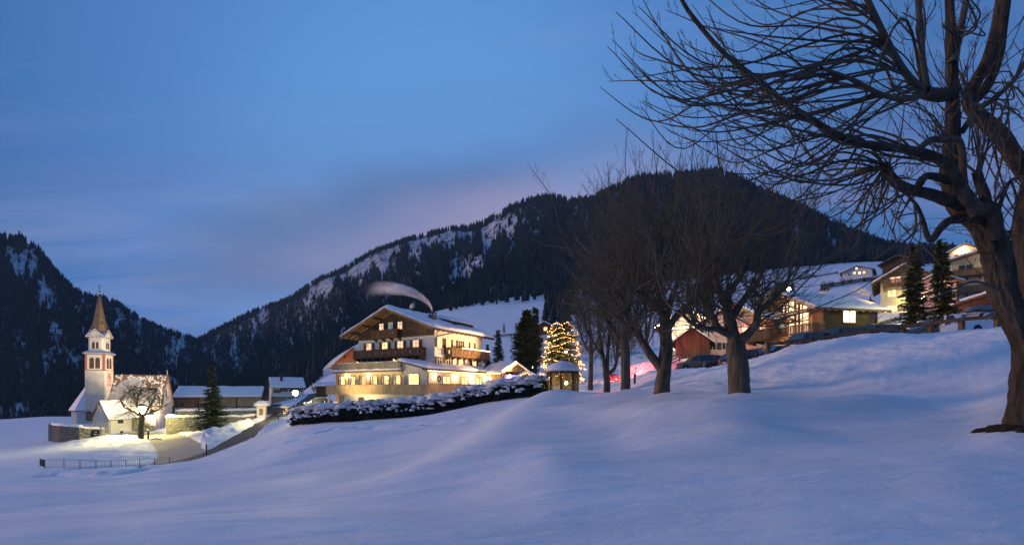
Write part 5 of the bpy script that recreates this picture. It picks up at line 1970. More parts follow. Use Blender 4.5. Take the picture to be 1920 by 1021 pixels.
aro = cb.build('roof', 'wood', ca)
for i in range(7):   # big purlins under the gable eave, each a piece of its own
    y = .15 + (AWD - .3) * i / 6
    cb = MB()
    cb.box(xa0 + .1, -.06, y - .12, y + .12, zA(y) - .52, zA(y) - .205)
    cb.build('purlin', 'wood', aro)
cb = MB()
for i in range(12):
    x = xa0 + .1 + (xa1 - xa0 - .2) * i / 11
    cb.bar((x, .2, zA(.2) - .28), (x, ya0 + .04, zA(ya0) - .28), .10, .14)
    cb.bar((x, AWD - .2, zA(AWD - .2) - .28), (x, ya1 - .04, zA(ya1) - .28), .10, .14)
cb.build('rafter', 'wood_pale', aro, kind='stuff')
for sg, ye in ((0, ya0), (1, ya1)):
    cb = MB()
    cb.prism([(xa0 - .07, AWD / 2, zA(AWD / 2) + .05), (xa0 - .07, ye, zA(ye) + .05), (xa0 - .07, ye, zA(ye) - .30), (xa0 - .07, AWD / 2, zA(AWD / 2) - .30)], (.065, 0, 0))
    cb.build('bargeboard', 'wood_pale', aro)
snow_slab('roof_snow', (xa0 - .05, ya0 - .06, zA(ya0)), (xa1, ya0 - .06, zA(ya0)), (xa1, AWD / 2 + .05, zA(AWD / 2)), (xa0 - .05, AWD / 2 + .05, zA(AWD / 2)), .26, aro, 30, 18, seed=61, edge=.3)
snow_slab('roof_snow', (xa0 - .05, ya1 + .06, zA(ya1)), (xa1, ya1 + .06, zA(ya1)), (xa1, AWD / 2 - .05, zA(AWD / 2)), (xa0 - .05, AWD / 2 - .05, zA(AWD / 2)), .20, aro, 30, 18, seed=62, edge=.3)
chimney(aro, 5.6, 5.6, zA(5.6) - .3, zA(5.6) + 1.15, .8, 'plaster')
# glazed gable: panes between posts
for i, (u0, u1) in enumerate(((-6.2, -5.3), (-5.2, -4.3), (-4.0, -3.1), (-3.0, -2.1))):
    um = (u0 + u1) / 2
    for (za, zb) in ((7.25, 8.55), (8.7, 9.55), (9.7, None)):
        top = lambda u: zA(-u) - .62
        f = MB(GF)
        zt0, zt1 = (zb, zb) if zb else (top(u0), top(u1))
        if min(zt0, zt1) - za < .25:
            continue
        f.prism([(u0, .004, za), (u1, .004, za), (u1, .004, zt1), (u0, .004, zt0)], (0, .02, 0))
        fo = MB(GF)
        fo.bar((u0, .05, za), (u0, .05, zt0), .09)
        fo.bar((u1, .05, za), (u1, .05, zt1), .09)
        fo.bar((u0 + .05, .05, za), (u1 - .05, .05, za), .09)
        fo.bar((u0 + .05, .05, zt0), (u1 - .05, .05, zt1), .09)
        wo = fo.build('window', 'wood_pale', ca)
        f.build('pane', 'glow_white', wo)
for u in (-4.15, -2.05, -6.25):
    cb = MB()
    cb.box(-1.55, -1.37, -u - .09, -u + .09, 7.0, zA(-u) - .53)
    cb.build('post', 'wood', ca)
cb = MB()
cb.bar((-1.46, .3, 9.6), (-1.46, AWD - .3, 9.6), .18, .22)
cb.build('tie_beam', 'wood', ca)
cb = MB()
for ys in (1.4, 7.8):
    cb.bar((-1.46, ys, 9.5), (-1.46, AWD / 2, 10.9), .13, .16)
cb.build('brace', 'wood_pale', ca, kind='stuff')
balcony(ca, GF, -AWD - .3, .2, 6.95, 1.0, 1.7, 'wood', 'wood_pale', .17, .05, notch=0, brackets=True)
window(ca, SF @ Matrix.Translation((0, .06, 0)), 3.35, 8.75, 1.7, 1.35, 'glow_white', False, 'wood', 1, cross=False)
window(ca, SF @ Matrix.Translation((0, .06, 0)), 6.6, 8.6, 1.1, 1.1, 'pane_dark', False, 'wood', 1, cross=False)
for u in (-2.0, -4.2, -6.0):
    window(ca, GF @ Matrix.Translation((0, -.05, 0)), u, 5.6, .8, 1.5, 'pane_dark', True)
cb = MB(SF)
cb.tube([(AL_ + .5, .95, zA(-.95) - .2), (AL_ - .3, .2, 8.6), (AL_ - .3, .14, 5.0)], .06, 7)
cb.build('downpipe', 'wood', ca)
lamp((-1.0, 2.6, 8.6), 70, (1, .58, .28), .2, ca)
lamp((-1.0, 6.4, 8.6), 70, (1, .58, .28), .2, ca)
lamp((-1.2, 4.0, 6.3), 80, (1, .55, .30), .2, ca)

# neighbour chalet with dark balcony and the little bell turret
CB, CBR = chalet_frame(1452, 60.0, (.98, .2))
c2 = thing('chalet', 'dark timber chalet with a deep balcony and small bell turret, left of the glazed chalet', 'chalet', (CB.x, CB.y, 0), CBR)
BW, BE, BR, BL_ = 8.0, 9.3, 11.2, 8.0
cb = MB()
cb.prism([(0, 0, 6.6), (0, 0, BE), (0, BW / 2, BR), (0, BW, BE), (0, BW, 6.6)], (BL_, 0, 0))
cb.build('wall', 'wood_red', c2)
cb = MB()
cb.box(.05, BL_, .05, BW - .05, 3.0, 6.598)
cb.build('ground_floor', 'plaster', c2)
GB = frame((0, 0, 0), (0, -1, 0), (-1, 0, 0))
SB = frame((0, 0, 0), (1, 0, 0), (0, -1, 0))
hboards(SB, 0, BL_, 6.7, BE - .03, 'wood_green', c2, 'log_boarding', .30, .02, .05, .002)
bsl = (BR - BE) / (BW / 2)
zB = lambda y: BR + .2 - bsl * abs(y - BW / 2)
cb = MB()
cb.prism([(-2.0, -1.1, zB(-1.1)), (-2.0, BW / 2, zB(BW / 2)), (-2.0, BW + 1.1, zB(BW + 1.1)), (-2.0, BW + 1.1, zB(BW + 1.1) - .2), (-2.0, BW / 2, zB(BW / 2) - .2), (-2.0, -1.1, zB(-1.1) - .2)], (BL_ + 2.5, 0, 0))
bro2 = cb.build('roof', 'wood_red', c2)
for i in range(7):
    y = .2 + (BW - .4) * i / 6
    cb = MB()
    cb.box(-1.9, -.02, y - .12, y + .12, zB(y) - .5, zB(y) - .205)
    cb.build('purlin', 'wood_red', bro2)
for ye in (-1.1, BW + 1.1):
    cb = MB()
    cb.prism([(-2.07, BW / 2, zB(BW / 2) + .05), (-2.07, ye, zB(ye) + .05), (-2.07, ye, zB(ye) - .30), (-2.07, BW / 2, zB(BW / 2) - .30)], (.065, 0, 0))
    cb.build('bargeboard', 'wood_pale', bro2)
for sg, ye in ((0, -1.1), (1, BW + 1.1)):
    snow_slab('roof_snow', (-2.05, ye, zB(ye)), (BL_ + .5, ye, zB(ye)), (BL_ + .5, BW / 2, zB(BW / 2)), (-2.05, BW / 2, zB(BW / 2)), .22, bro2, 24, 14, seed=66 + sg, edge=.3)
balcony(c2, GB, -BW + .2, 1.2, 6.7, 1.15, 1.6, 'wood_dark', 'wood', .2, .03, notch=0)
for u, z, g in ((-2.0, 8.2, 'glow_pink'), (-6.0, 8.3, 'glow_pink'), (-2.6, 5.2, 'pane_dark'), (-5.5, 5.2, 'pane_dark')):
    window(c2, GB, u, z, 1.1, 1.1, g, False, 'wood', 1, cross=False)
window(c2, SB @ Matrix.Translation((0, .05, 0)), 1.2, 8.1, .9, .9, 'glow_blue', False, 'frame_white', 1)
lamp((-1.2, 4.0, 8.4), 50, (1, .38, .25), .2, c2)
lamp((-2.2, 3.0, 5.2), 80, (1, .50, .30), .2, c2)
# bell turret on the ridge
tx, ty, tz = .6, BW / 2, BR + .15
cb = MB()
for sx in (-1, 1):
    for sy in (-1, 1):
        cb.box(tx + sx * .3 - .05, tx + sx * .3 + .05, ty + sy * .3 - .05, ty + sy * .3 + .05, tz + .5, tz + 1.35)
cb.box(tx - .38, tx + .38, ty - .38, ty + .38, tz - .2, tz + .5)
tur = cb.build('bell_turret', 'wood_red', c2)
cb = MB()
cb.lathe([(.72, tz + 1.351), (.66, tz + 1.42), (.34, tz + 1.75), (.14, tz + 2.15), (.03, tz + 2.7)], 8, (tx, ty, 0), R(22.5))
cb.build('turret_roof', 'wood_dark', tur)
cb = MB()
cb.lathe([(.05, tz + 1.2), (.10, tz + 1.1), (.14, tz + .9), (.20, tz + .75)], 10, (tx, ty, 0))
cb.build('bell', 'metal', tur, True)

# steep mossy roof between the two chalets
house('barn', 'steep mossy-roofed barn rising between the two timber chalets', 'barn', 1462, 78, at(1462, 612, 78).z, 62, 7, 7, 3.2, 6.4, 'wood_green', 'wood_green', 0, .6, .5, seed=70)

# yellow house with the wall lamp
yh, yro, yfs = house('yellow_house', 'pale yellow house with a bracketed balcony and a bright wall lamp behind the spruces', 'house', 1694, 72, at(1694, 588, 72).z, 52, 9, 5.4, 4.7, 6.3, 'plaster_yellow', 'wood', .3, 1.1, 1.0,
                     clad=(('-x', 4.9, 'wood_pale', False),),
                     wins=(('-x', 1.5, 2.45, .9, .9, 'glow_yellow', False), ('-x', -1.4, 2.5, .9, .9, 'glow_yellow', False), ('-x', 1.7, 4.3, 1.1, .7, 'pane_dark', False), ('-x', -1.0, 4.4, 1.2, .8, 'glow_pink', False), ('-x', -1.5, .3, 1.4, .9, 'glow_yellow', False)), seed=71, rafters=True)
balcony(yh, yfs['-x'], -2.4, 2.6, 3.45, .9, 1.0, 'wood', notch=0)
cb = MB(yfs['-x'])
cb.ball((.35, .3, 1.55), .16, 8)
cb.bar((.35, .002, 1.62), (.35, .26, 1.62), .05)
cb.build('wall_lamp', 'bulb_green', yh, True)
lamp(yfs['-x'] @ Vector((.35, 1.0, 1.6)), 120, (1, .80, .36), .2, yh)
cb = MB(yfs['-x'])
cb.box(2.9, 5.0, -3.0, .3, 2.55, 2.75)
cb.box(4.8, 5.0, .0, .2, -.5, 2.549)
cb.build('carport', 'wood', yh)
# terraced bank below it: brown stone and brush
stone_wall('terrace_wall', 'tall brown stone retaining wall under the yellow house behind the parked cars', [gp(1632, 57), gp(1668, 58), gp(1712, 60), gp(1760, 60)], [5.2, 5.6, 6.2, 6.6], [8.0, 8.9, 9.4, 9.2], .6, .25, seed=15)
# white farmhouse high on the slope
fz = at(1610, 531, 200).z
fh, fro, ffs = house('farmhouse', 'white farmhouse with small lit windows alone on the snowy hillside', 'house', 1609, 203, fz, 50, 11, 10.0, 5.0, 6.9, 'plaster', 'wood_dark', .3, 1.0, 1.0,
                     wins=tuple(('-x', u, z, .75, .9, g) for u, z, g in ((2.4, 3.9, 'glow_yellow'), (.9, 3.9, 'glow_white'), (-.8, 4.2, 'glow_yellow'), (-2.6, 3.9, 'pane_dark'), (-.1, 5.9, 'glow_yellow'),
                                                                      (2.6, 1.3, 'pane_dark'), (.8, 1.3, 'pane_dark'), (-1.2, 1.3, 'pane_dark'), (-3.1, 1.5, 'glow_pink')))
                     + tuple(('-y', u, z, .75, .9, g) for u, z, g in ((-3.2, 3.6, 'pane_dark'), (-.4, 3.6, 'pane_dark'), (-1.8, 1.0, 'glow_pink'), (2.0, 1.0, 'glow_yellow'))), seed=73)
# houses at the upper right
uh, uro, ufs = house('guest_house', 'ochre guest house with wooden balconies half hidden behind the big tree trunk', 'house', 1828, 76, at(1828, 560, 76).z, 54, 8, 6.4, 5.6, 6.4, 'plaster_yellow', 'wood', .28, 1.6, .9,
                     wins=(('-x', 1.6, 4.3, 1.6, .9, 'pane_dark', False), ('-x', -1.6, 4.3, 1.6, .9, 'pane_dark', False), ('-x', 2.4, 1.6, 1.2, 1.0, 'glow_pink', False)),
                     bal=(('-x', -3.1, 3.1, 3.0, .9, 1.2, 'wood'), ('-x', -3.1, 3.1, .4, .9, 1.2, 'wood')), seed=74)
lamp(ufs['-x'] @ Vector((1.5, 2.4, 5.0)), 110, (1, .66, .30), .2, uh)
lamp(ufs['-x'] @ Vector((2.8, 2.4, 1.9)), 60, (1, .5, .25), .2, uh)
u2, u2ro, u2fs = house('gabled_house', 'pale gabled house with a bright eave lamp above the ochre guest house', 'house', 1805, 96, at(1805, 497, 96).z, 52, 7, 5.2, 2.0, 3.3, 'plaster', 'wood', .28, .8, .8,
                       wins=(('-x', 1.4, 1.2, .5, .7, 'pane_dark'), ('-x', .2, 1.2, .5, .7, 'pane_dark'), ('-x', -1.2, 1.2, .5, .7, 'pane_dark')), seed=75)
cb = MB(u2fs['-x'])
cb.ball((-.4, .25, 1.95), .2, 8)
cb.bar((-.4, .002, 2.1), (-.4, .2, 2.1), .06)
cb.build('wall_lamp', 'bulb', u2, True)
lamp(u2fs['-x'] @ Vector((-.4, 1.0, 2.3)), 220, (1, .72, .34), .2, u2)
house('red_barn', 'rust-red timber barn with snow on its roof behind the roof box and tree trunk', 'barn', 1842, 58, at(1842, 600, 58).z - .5, 56, 5, 4.4, 2.6, 3.3, 'wood_red', 'wood_red', .3, .8, .7,
      clad=(('-x', 0.0, 'wood_red', True),), seed=76)
house('dark_barn', 'dark low-roofed barn on the slope behind the yellow house', 'barn', 1690, 140, at(1690, 505, 140).z - 1, 40, 9, 7, 2.6, 4.2, 'wood_dark', 'wood_dark', 0.12, 1.2, 1.0, seed=77)
ds, dsro, dsfs = house('lit_house', 'half-hidden house with rosy lit windows between the two spruces', 'house', 1750, 64, at(1750, 590, 64).z, 56, 5, 3.8, 4.0, 5.0, 'plaster_pink', 'wood', .25, .6, .7,
                       wins=(('-x', .9, 3.6, .8, 1.2, 'glow_pink'), ('-x', .2, 2.2, .8, .9, 'glow_pink'), ('-x', -1.2, 2.6, .7, 1.0, 'glow_pink')), seed=78)
lamp(dsfs['-x'] @ Vector((.5, 1.5, 2.6)), 90, (1, .5, .32), .2, ds)


# ---------------------------------------------------------------- bare broadleaf trees
def _n(v):
    return v / (np.linalg.norm(v) + 1e-9)


def smooth_path(pts, k=6):
    P = [np.array(p, float) for p in pts]
    out = []
    n = len(P)
    for i in range(n - 1):
        p0, p1, p2, p3 = P[max(i - 1, 0)], P[i], P[i + 1], P[min(i + 2, n - 1)]
        for t in np.linspace(0, 1, k, endpoint=False):
            out.append(0.5 * ((2 * p1) + (-p0 + p2) * t + (2 * p0 - 5 * p1 + 4 * p2 - p3) * t * t + (-p0 + 3 * p1 - 3 * p2 + p3) * t ** 3))
    out.append(P[-1])
    return np.array(out)


def grow(p, d, L, n, rs, wander, curl, curl_k):
    """polyline that starts along d, wanders and bends towards curl"""
    out = [np.array(p, float)]
    d = _n(np.array(d, float))
    s = L / n
    for i in range(n):
        d = _n(d + curl * curl_k / n + rs.normal(0, wander, 3))
        out.append(out[-1] + d * s)
    return np.array(out)


UP = np.array([0, 0, 1.0])


def twiggy(T, path, r0, r1, rs, nside, nt, side_len, up=0.55, side_r=0.45, lvl=0, lens=0.35, droop=None, s0=0.2, ang=0.6, sides=4):
    """a shoot with side shoots and short knobby twigs"""
    k = len(path)
    T.add(path, r1 + (r0 - r1) * (1 - np.linspace(0, 1, k)) ** .75, sides)
    tot = np.sum(np.linalg.norm(np.diff(path, axis=0), axis=1))
    for q in range(nside):
        f = rs.uniform(s0, 0.97)
        i = min(int(f * (k - 1)), k - 2)
        p = path[i] + (path[i + 1] - path[i]) * (f * (k - 1) - i)
        t = _n(path[i + 1] - path[i])
        side = _n(np.cross(t, rs.normal(0, 1, 3)))
        d = _n(t + side * rs.uniform(0.5, 1.2) * ang * 1.6)
        L = side_len * rs.uniform(0.5, 1.25) * (1.05 - 0.55 * f)
        rr_ = max(r1, (r0 + (r1 - r0) * f) * side_r)
        c = grow(p, d, L, 5, rs, 0.10, UP, up)
        if nt and lvl == 0:
            twiggy(T, c, rr_, r1 * 0.8, rs, nt, 0, L * lens, up * 1.3, 0.7, 1, sides=3, ang=ang)
        else:
            T.add(c, np.linspace(rr_, r1 * 0.75, len(c)), 3)


def px_path(pts, Y0, Y1):
    n = len(pts)
    return [np.array(at(p[0], p[1], Y0 + (Y1 - Y0) * i / (n - 1))) for i, p in enumerate(pts)]


def soften(m, px_w, Y):
    return px_w / F * Y / 2


def rough_trunk(name, path, rad, m, parent, sides=22, seed=0, rough=0.08, flare=0.0):
    """a trunk with a lumpy, furrowed skin"""
    P = np.array(path)
    k = len(P)
    Tn = np.gradient(P, axis=0)
    Tn /= np.linalg.norm(Tn, axis=1)[:, None]
    A = np.cross(Tn, np.array([0.2, 1.0, 0.05]))
    A /= np.linalg.norm(A, axis=1)[:, None]
    B = np.cross(Tn, A)
    ang = np.arange(sides) * 2 * math.pi / sides
    s = np.concatenate([[0], np.cumsum(np.linalg.norm(np.diff(P, axis=0), axis=1))])
    Ag, Sg = np.meshgrid(ang, s)
    rr_ = np.array(rad)[:, None] * (1 + rough * 1.1 * fbm(np.cos(Ag) * 6 + 0.8 * np.sin(Sg * 2.1), np.sin(Ag) * 6 + Sg * 0.9, seed + 9, 3, .6) + rough * 1.6 * fbm(np.cos(Ag) * 1.4 + seed, Sg * 1.3 + np.sin(Ag) * 1.4, seed, 4, .6) + rough * 0.8 * np.abs(fbm(Ag * 3.2, Sg * 0.7, seed + 5, 3)))
    if flare:
        rr_ = rr_ * (1 + flare * np.exp(-Sg / 0.35) * (1 + 0.35 * np.sin(Ag * 5 + seed)))
    Vv = P[:, None, :] + rr_[..., None] * (A[:, None, :] * np.cos(Ag)[..., None] + B[:, None, :] * np.sin(Ag)[..., None])
    ii, jj = np.meshgrid(np.arange(k - 1), np.arange(sides), indexing='ij')
    j2 = (jj + 1) % sides
    Q = np.stack([ii * sides + jj, ii * sides + j2, (ii + 1) * sides + j2, (ii + 1) * sides + jj], axis=-1).reshape(-1, 4)
    return np_mesh(name, Vv.reshape(-1, 3), Q, m, parent)


def bare_tree(label, px, pyb, Y, trunk, tr, limbs, crown, nk, nshoot, nside, ntw, seed, side_len=0.9, r_sh=0.022, group='bare trees standing in a row on the snow', tw=0.0052, shoot_curl=0.25, twm='twig'):
    """trunk: [(px,py)], tr: (r bottom, r top) in metres; limbs: [(pts, r0, r1, dY)]; crown: centre px, py, dY and half axes px, py, Y(m)"""
    rs = np.random.RandomState(seed)
    b = at(px, pyb, Y)
    gzb = gz(b.x, b.y)
    t_ = thing('bare_tree', label, 'tree', (0, 0, 0), 0, group)
    pts = px_path(trunk, Y, Y)
    pts[0] = np.array([b.x, b.y, min(gzb, b.z) - .25])
    path = smooth_path(pts, 10)
    rad = np.linspace(tr[0], tr[1], len(path))
    rough_trunk('trunk', path, rad, 'bark', t_, 18, seed, .09, .12)
    knobs = []
    for (lp, r0, r1, dY) in limbs:
        q = smooth_path(px_path(lp, Y, Y + dY), 8)
        rough_trunk('limb', q, np.linspace(r0, r1, len(q)), 'bark', t_, 10, seed + len(knobs), .10)
        for f in np.linspace(.35, 1.0, nk):
            i = min(int(f * (len(q) - 1)), len(q) - 1)
            knobs.append((q[i], _n(q[i] - q[max(i - 3, 0)]), r0 + (r1 - r0) * f))
    C = np.array(at(crown[0], crown[1], Y + crown[2]))
    Rx, Rz, Ry = crown[3] / F * Y, crown[4] / F * Y, crown[5]
    ax = np.array([Rx, Ry, Rz])
    T = Tubes()
    for (kp, kd, kr) in knobs:
        for s in range(nshoot):
            # aim at a point on the crown's skin, more often on the knob's own side
            for _ in range(30):
                v = _n(rs.normal(0, 1, 3) + (0.45 if s % 3 else -0.15) * UP)
                tgt = C + v * ax * (.55 + .53 * rs.uniform() ** .7)
                d = tgt - kp
                if np.dot(_n(d), _n(kp - C + 1e-3) * .6 + kd * .4 + UP * (.35 if s % 3 else -.1)) > 0.10:
                    break
            L = np.linalg.norm(d)
            if L < .6:
                continue
            d0 = _n(_n(d) + rs.normal(0, .22, 3) - UP * rs.uniform(0, .25))
            c = grow(kp, d0, L, 12, rs, .115, _n(d) + UP * (.4 if s % 3 else .15), shoot_curl * 2)
            twiggy(T, c, r_sh * rs.uniform(.7, 1.35) * (0.6 + 0.13 * L), tw, rs, nside, ntw, side_len * (0.6 + 0.12 * L), .5)
    T.build('crown', twm, t_)
    return t_


# 2: the leaning tree
bare_tree('bare tree with a thick leaning trunk forking low, standing in front of the chalets', 1387, 743, 17.0,
          [(1387, 743), (1386, 715), (1382, 675), (1378, 645)], (.355, .31),
          [([(1378, 648), (1371, 612), (1363, 575), (1368, 545), (1388, 518), (1402, 480)], .23, .07, .4),
           ([(1382, 645), (1400, 628), (1417, 608), (1424, 585), (1450, 560), (1478, 530)], .17, .06, -1.0),
           ([(1372, 628), (1348, 615), (1337, 595), (1330, 570), (1318, 540)], .14, .06, .9),
           ([(1374, 632), (1345, 618), (1308, 612), (1280, 590)], .11, .05, -.8),
           ([(1364, 580), (1350, 548), (1340, 505), (1345, 460)], .13, .05, -.5),
           ([(1370, 600), (1395, 560), (1420, 530), (1440, 480)], .13, .05, 1.4)],
          (1392, 455, 0, 170, 180, 3.2), 4, 11, 9, 3, 101, .85)
# 3
bare_tree('tallest bare tree of the row, its straight trunk forking left above the snow', 1241, 737, 22.0,
          [(1241, 738), (1242, 715), (1246, 690), (1249, 650), (1247, 610)], (.335, .27),
          [([(1243, 693), (1222, 668), (1208, 645), (1190, 618), (1172, 590), (1165, 550)], .22, .07, .6),
           ([(1248, 615), (1243, 575), (1236, 530), (1240, 480), (1236, 420)], .24, .06, .2),
           ([(1248, 620), (1275, 585), (1300, 565), (1325, 540), (1335, 500)], .18, .06, -.6),
           ([(1247, 600), (1222, 560), (1200, 520), (1180, 470)], .16, .06, 1.2),
           ([(1248, 600), (1262, 550), (1285, 500), (1300, 440)], .16, .06, 1.5),
           ([(1247, 612), (1235, 580), (1215, 560), (1190, 545)], .13, .05, -1.6)],
          (1238, 450, 0.3, 170, 222, 4.2), 4, 14, 9, 3, 102, 1.0, .024)
# 4
bare_tree('slim straight bare tree just right of the forked one, pink-lit snow behind it', 1172, 737, 30.0,
          [(1172, 738), (1173, 700), (1172, 650), (1171, 610)], (.30, .25),
          [([(1171, 615), (1168, 570), (1160, 520), (1160, 460)], .22, .06, .3), ([(1172, 640), (1195, 600), (1215, 560), (1225, 510)], .15, .05, -.8),
           ([(1172, 650), (1150, 620), (1130, 590), (1118, 550)], .15, .05, .8), ([(1171, 600), (1185, 555), (1190, 500)], .14, .05, 1.5), ([(1171, 605), (1148, 560), (1138, 500)], .14, .05, -1.2)],
          (1170, 500, 0, 110, 185, 3.8), 4, 14, 8, 3, 103, .95)
# 5
bare_tree('bare tree forked near the ground with two thin stems above red-lit snow', 1138, 736, 38.0,
          [(1138, 737), (1138, 715), (1136, 695)], (.27, .24),
          [([(1136, 697), (1130, 665), (1124, 630), (1122, 590), (1118, 550)], .19, .06, .3), ([(1140, 700), (1152, 690), (1158, 665), (1160, 630), (1166, 600)], .16, .06, -.8),
           ([(1138, 695), (1140, 655), (1144, 610), (1150, 560)], .17, .06, .9), ([(1130, 668), (1112, 640), (1098, 615), (1090, 580)], .12, .05, -.6),
           ([(1156, 672), (1172, 650), (1185, 630)], .10, .05, .6)],
          (1132, 580, 0, 88, 125, 3.6), 4, 14, 8, 3, 104, 1.0)
# 6
bare_tree('smallest farthest bare tree of the row, between the lattice pavilion and the forked tree', 1107, 732, 46.0,
          [(1107, 733), (1108, 690), (1108, 650)], (.24, .20),
          [([(1108, 652), (1106, 615), (1102, 570)], .16, .05, .3), ([(1108, 668), (1122, 635), (1130, 600)], .11, .05, -.6), ([(1108, 665), (1092, 635), (1082, 600)], .11, .05, .8)],
          (1106, 600, 0, 52, 95, 3.0), 4, 14, 8, 3, 105, .95)
# tree by the church lamp
bare_tree('small bare tree before the church with a street lamp glowing in its fork', 265, 826, 83.0,
          [(265, 827), (264, 805), (266, 785), (267, 776)], (.44, .36),
          [([(266, 780), (258, 765), (252, 745), (248, 728)], .20, .08, 1.0), ([(268, 780), (280, 762), (290, 745), (294, 728)], .20, .08, -.8), ([(266, 779), (244, 768), (232, 762), (226, 750)], .16, .07, -1.0),
           ([(268, 779), (286, 772), (300, 765), (306, 752)], .16, .07, 1.2), ([(257, 762), (259, 742), (266, 726)], .13, .06, -.5)],
          (265, 760, 0, 47, 44, 4.2), 3, 8, 6, 3, 106, 1.3, .045, 'bare tree at the church', .013, twm='twig_dark')

# ---------------------------------------------------------------- 1: the big tree at the right edge
rs = np.random.RandomState(77)
big = thing('bare_tree', 'huge old bare tree with furrowed trunk and long drooping branches filling the upper right', 'tree')
TY = 11.0
tp = smooth_path([np.array(at(x, y, Yq)) for x, y, Yq in ((1934, 830, 11), (1933, 800, 11), (1931, 740, 11), (1929, 690, 11), (1924, 645, 11), (1904, 598, 11), (1882, 550, 11), (1874, 500, 11), (1860, 452, 11.0),
                 (1836, 412, 11.1), (1806, 385, 11.2), (1789, 350, 11.3), (1781, 312, 11.4), (1785, 260, 11.5), (1786, 180, 11.6), (1784, 90, 11.7), (1780, -10, 11.8), (1776, -120, 12))], 16)
wpx = np.interp(np.arange(len(tp)) / 16, range(18), [104, 84, 62, 54, 52, 50, 46, 46, 46, 50, 52, 44, 38, 30, 23, 20, 17, 13])
rough_trunk('trunk', tp, wpx / F * 11.2 / 2 * .80, 'bark_near', big, 72, 7, .15, .0)
LIMBS = [  # px points, width px start/end, Y start/end
    ([(1802, 384), (1776, 375), (1747, 365), (1712, 357), (1684, 345), (1668, 328), (1659, 308)], 24, 13, 11.1, 10.3),
    ([(1775, 338), (1752, 331), (1735, 331), (1726, 345)], 16, 10, 11.2, 10.6),
    ([(1806, 410), (1780, 414), (1762, 430), (1747, 450), (1738, 440), (1731, 415), (1719, 386), (1702, 366), (1690, 340)], 17, 1.5, 11.0, 10.0),
    ([(1860, 450), (1864, 415), (1856, 390), (1835, 388), (1812, 372), (1795, 335), (1772, 306), (1735, 288), (1690, 279), (1640, 274), (1590, 262), (1540, 236), (1480, 198), (1420, 150), (1350, 92), (1290, 20), (1270, -20)], 24, 5, 10.8, 9.0),
    ([(1850, 395), (1848, 370), (1838, 345), (1831, 321)], 17, 14, 10.9, 10.8),
    ([(1940, 345), (1905, 300), (1880, 262), (1848, 228), (1818, 196), (1826, 160), (1850, 115), (1866, 60), (1878, -20)], 31, 14, 12.2, 12.0),
    ([(1784, 176), (1758, 178), (1730, 172)], 22, 20, 11.6, 11.0),
    ([(1732, 172), (1700, 140), (1674, 98), (1650, 50), (1622, -10)], 14, 9, 11.0, 9.8),
    ([(1738, 165), (1730, 120), (1726, 60), (1720, -20)], 13, 9, 11.0, 10.8),
    ([(1730, 176), (1695, 186), (1650, 176), (1600, 150), (1540, 128)], 13, 5, 11.0, 9.2),
    ([(1818, 196), (1848, 165), (1872, 110), (1882, 40), (1888, -20)], 18, 12, 11.8, 11.2),
    ([(1802, 250), (1830, 210), (1870, 180), (1905, 145), (1935, 90)], 11, 6, 11.5, 10.4),
    ([(1785, 120), (1800, 60), (1815, -20)], 14, 10, 11.6, 12.0),
    ([(1862, 430), (1890, 345), (1930, 330)], 8, 5, 10.9, 10.0),
    ([(1722, 280), (1745, 262), (1770, 262), (1795, 262), (1804, 285), (1806, 330), (1815, 375), (1826, 405)], 11, 12, 10.3, 10.7),
    ([(1880, 545), (1850, 533), (1822, 528), (1780, 545), (1745, 560)], 6, 3, 10.8, 9.8),
]
LP = []
for i, (pts, w0, w1, Ya, Yb) in enumerate(LIMBS):
    q = smooth_path(px_path(pts, Ya, Yb), 7)
    wd = np.linspace(w0, w1, len(q)) / F * (Ya + Yb) / 2 / 2
    rough_trunk('limb', q, wd, 'bark_near' if w0 > 15 else 'twig_near', big, 14, 40 + i, .12 if w0 > 15 else .05)
    LP.append(q)
# knobs where the pruned limbs throw out long whips: place, how many, target box in the picture (px0, px1, py0, py1)
TB = Tubes()
SP = [(0, 1.0, 30, (1330, 1660, 270, 470), .30), (0, .86, 10, (1560, 1720, 380, 500), .2), (0, .9, 9, (1600, 1760, 160, 330), .3), (2, .7, 8, (1600, 1730, 420, 520), .2), (3, .45, 9, (1330, 1560, 180, 330), .3),
      (3, .55, 8, (1250, 1480, 60, 220), .4), (3, .70, 6, (1200, 1330, 150, 260), .45), (3, .8, 8, (1110, 1290, -20, 200), .35), (7, .3, 10, (1110, 1420, 20, 190), .45), (7, .6, 11, (1120, 1420, -60, 90), .4), (7, .85, 12, (1230, 1520, -90, 50), .3),
      (9, .5, 12, (1150, 1430, 60, 270), .5), (9, .95, 11, (1120, 1380, 90, 240), .4), (6, .95, 9, (1240, 1560, 120, 270), .4), (8, .5, 7, (1560, 1760, -90, 60), .2), (6, .9, 7, (1560, 1700, 0, 190), .2),
      (4, .95, 9, (1780, 1880, 60, 230), .1), (10, .3, 8, (1830, 1990, -60, 160), .2), (5, .55, 6, (1800, 1860, 280, 420), -.5), (5, .35, 9, (1860, 1990, 260, 480), -.1), (11, .5, 6, (1870, 1990, 150, 330), .0),
      (1, 1.0, 8, (1560, 1700, 340, 450), .15), (12, .5, 7, (1740, 1900, -120, 60), .2), (13, .6, 6, (1870, 1990, 330, 520), .0), (14, .3, 5, (1640, 1740, 180, 260), .2)]
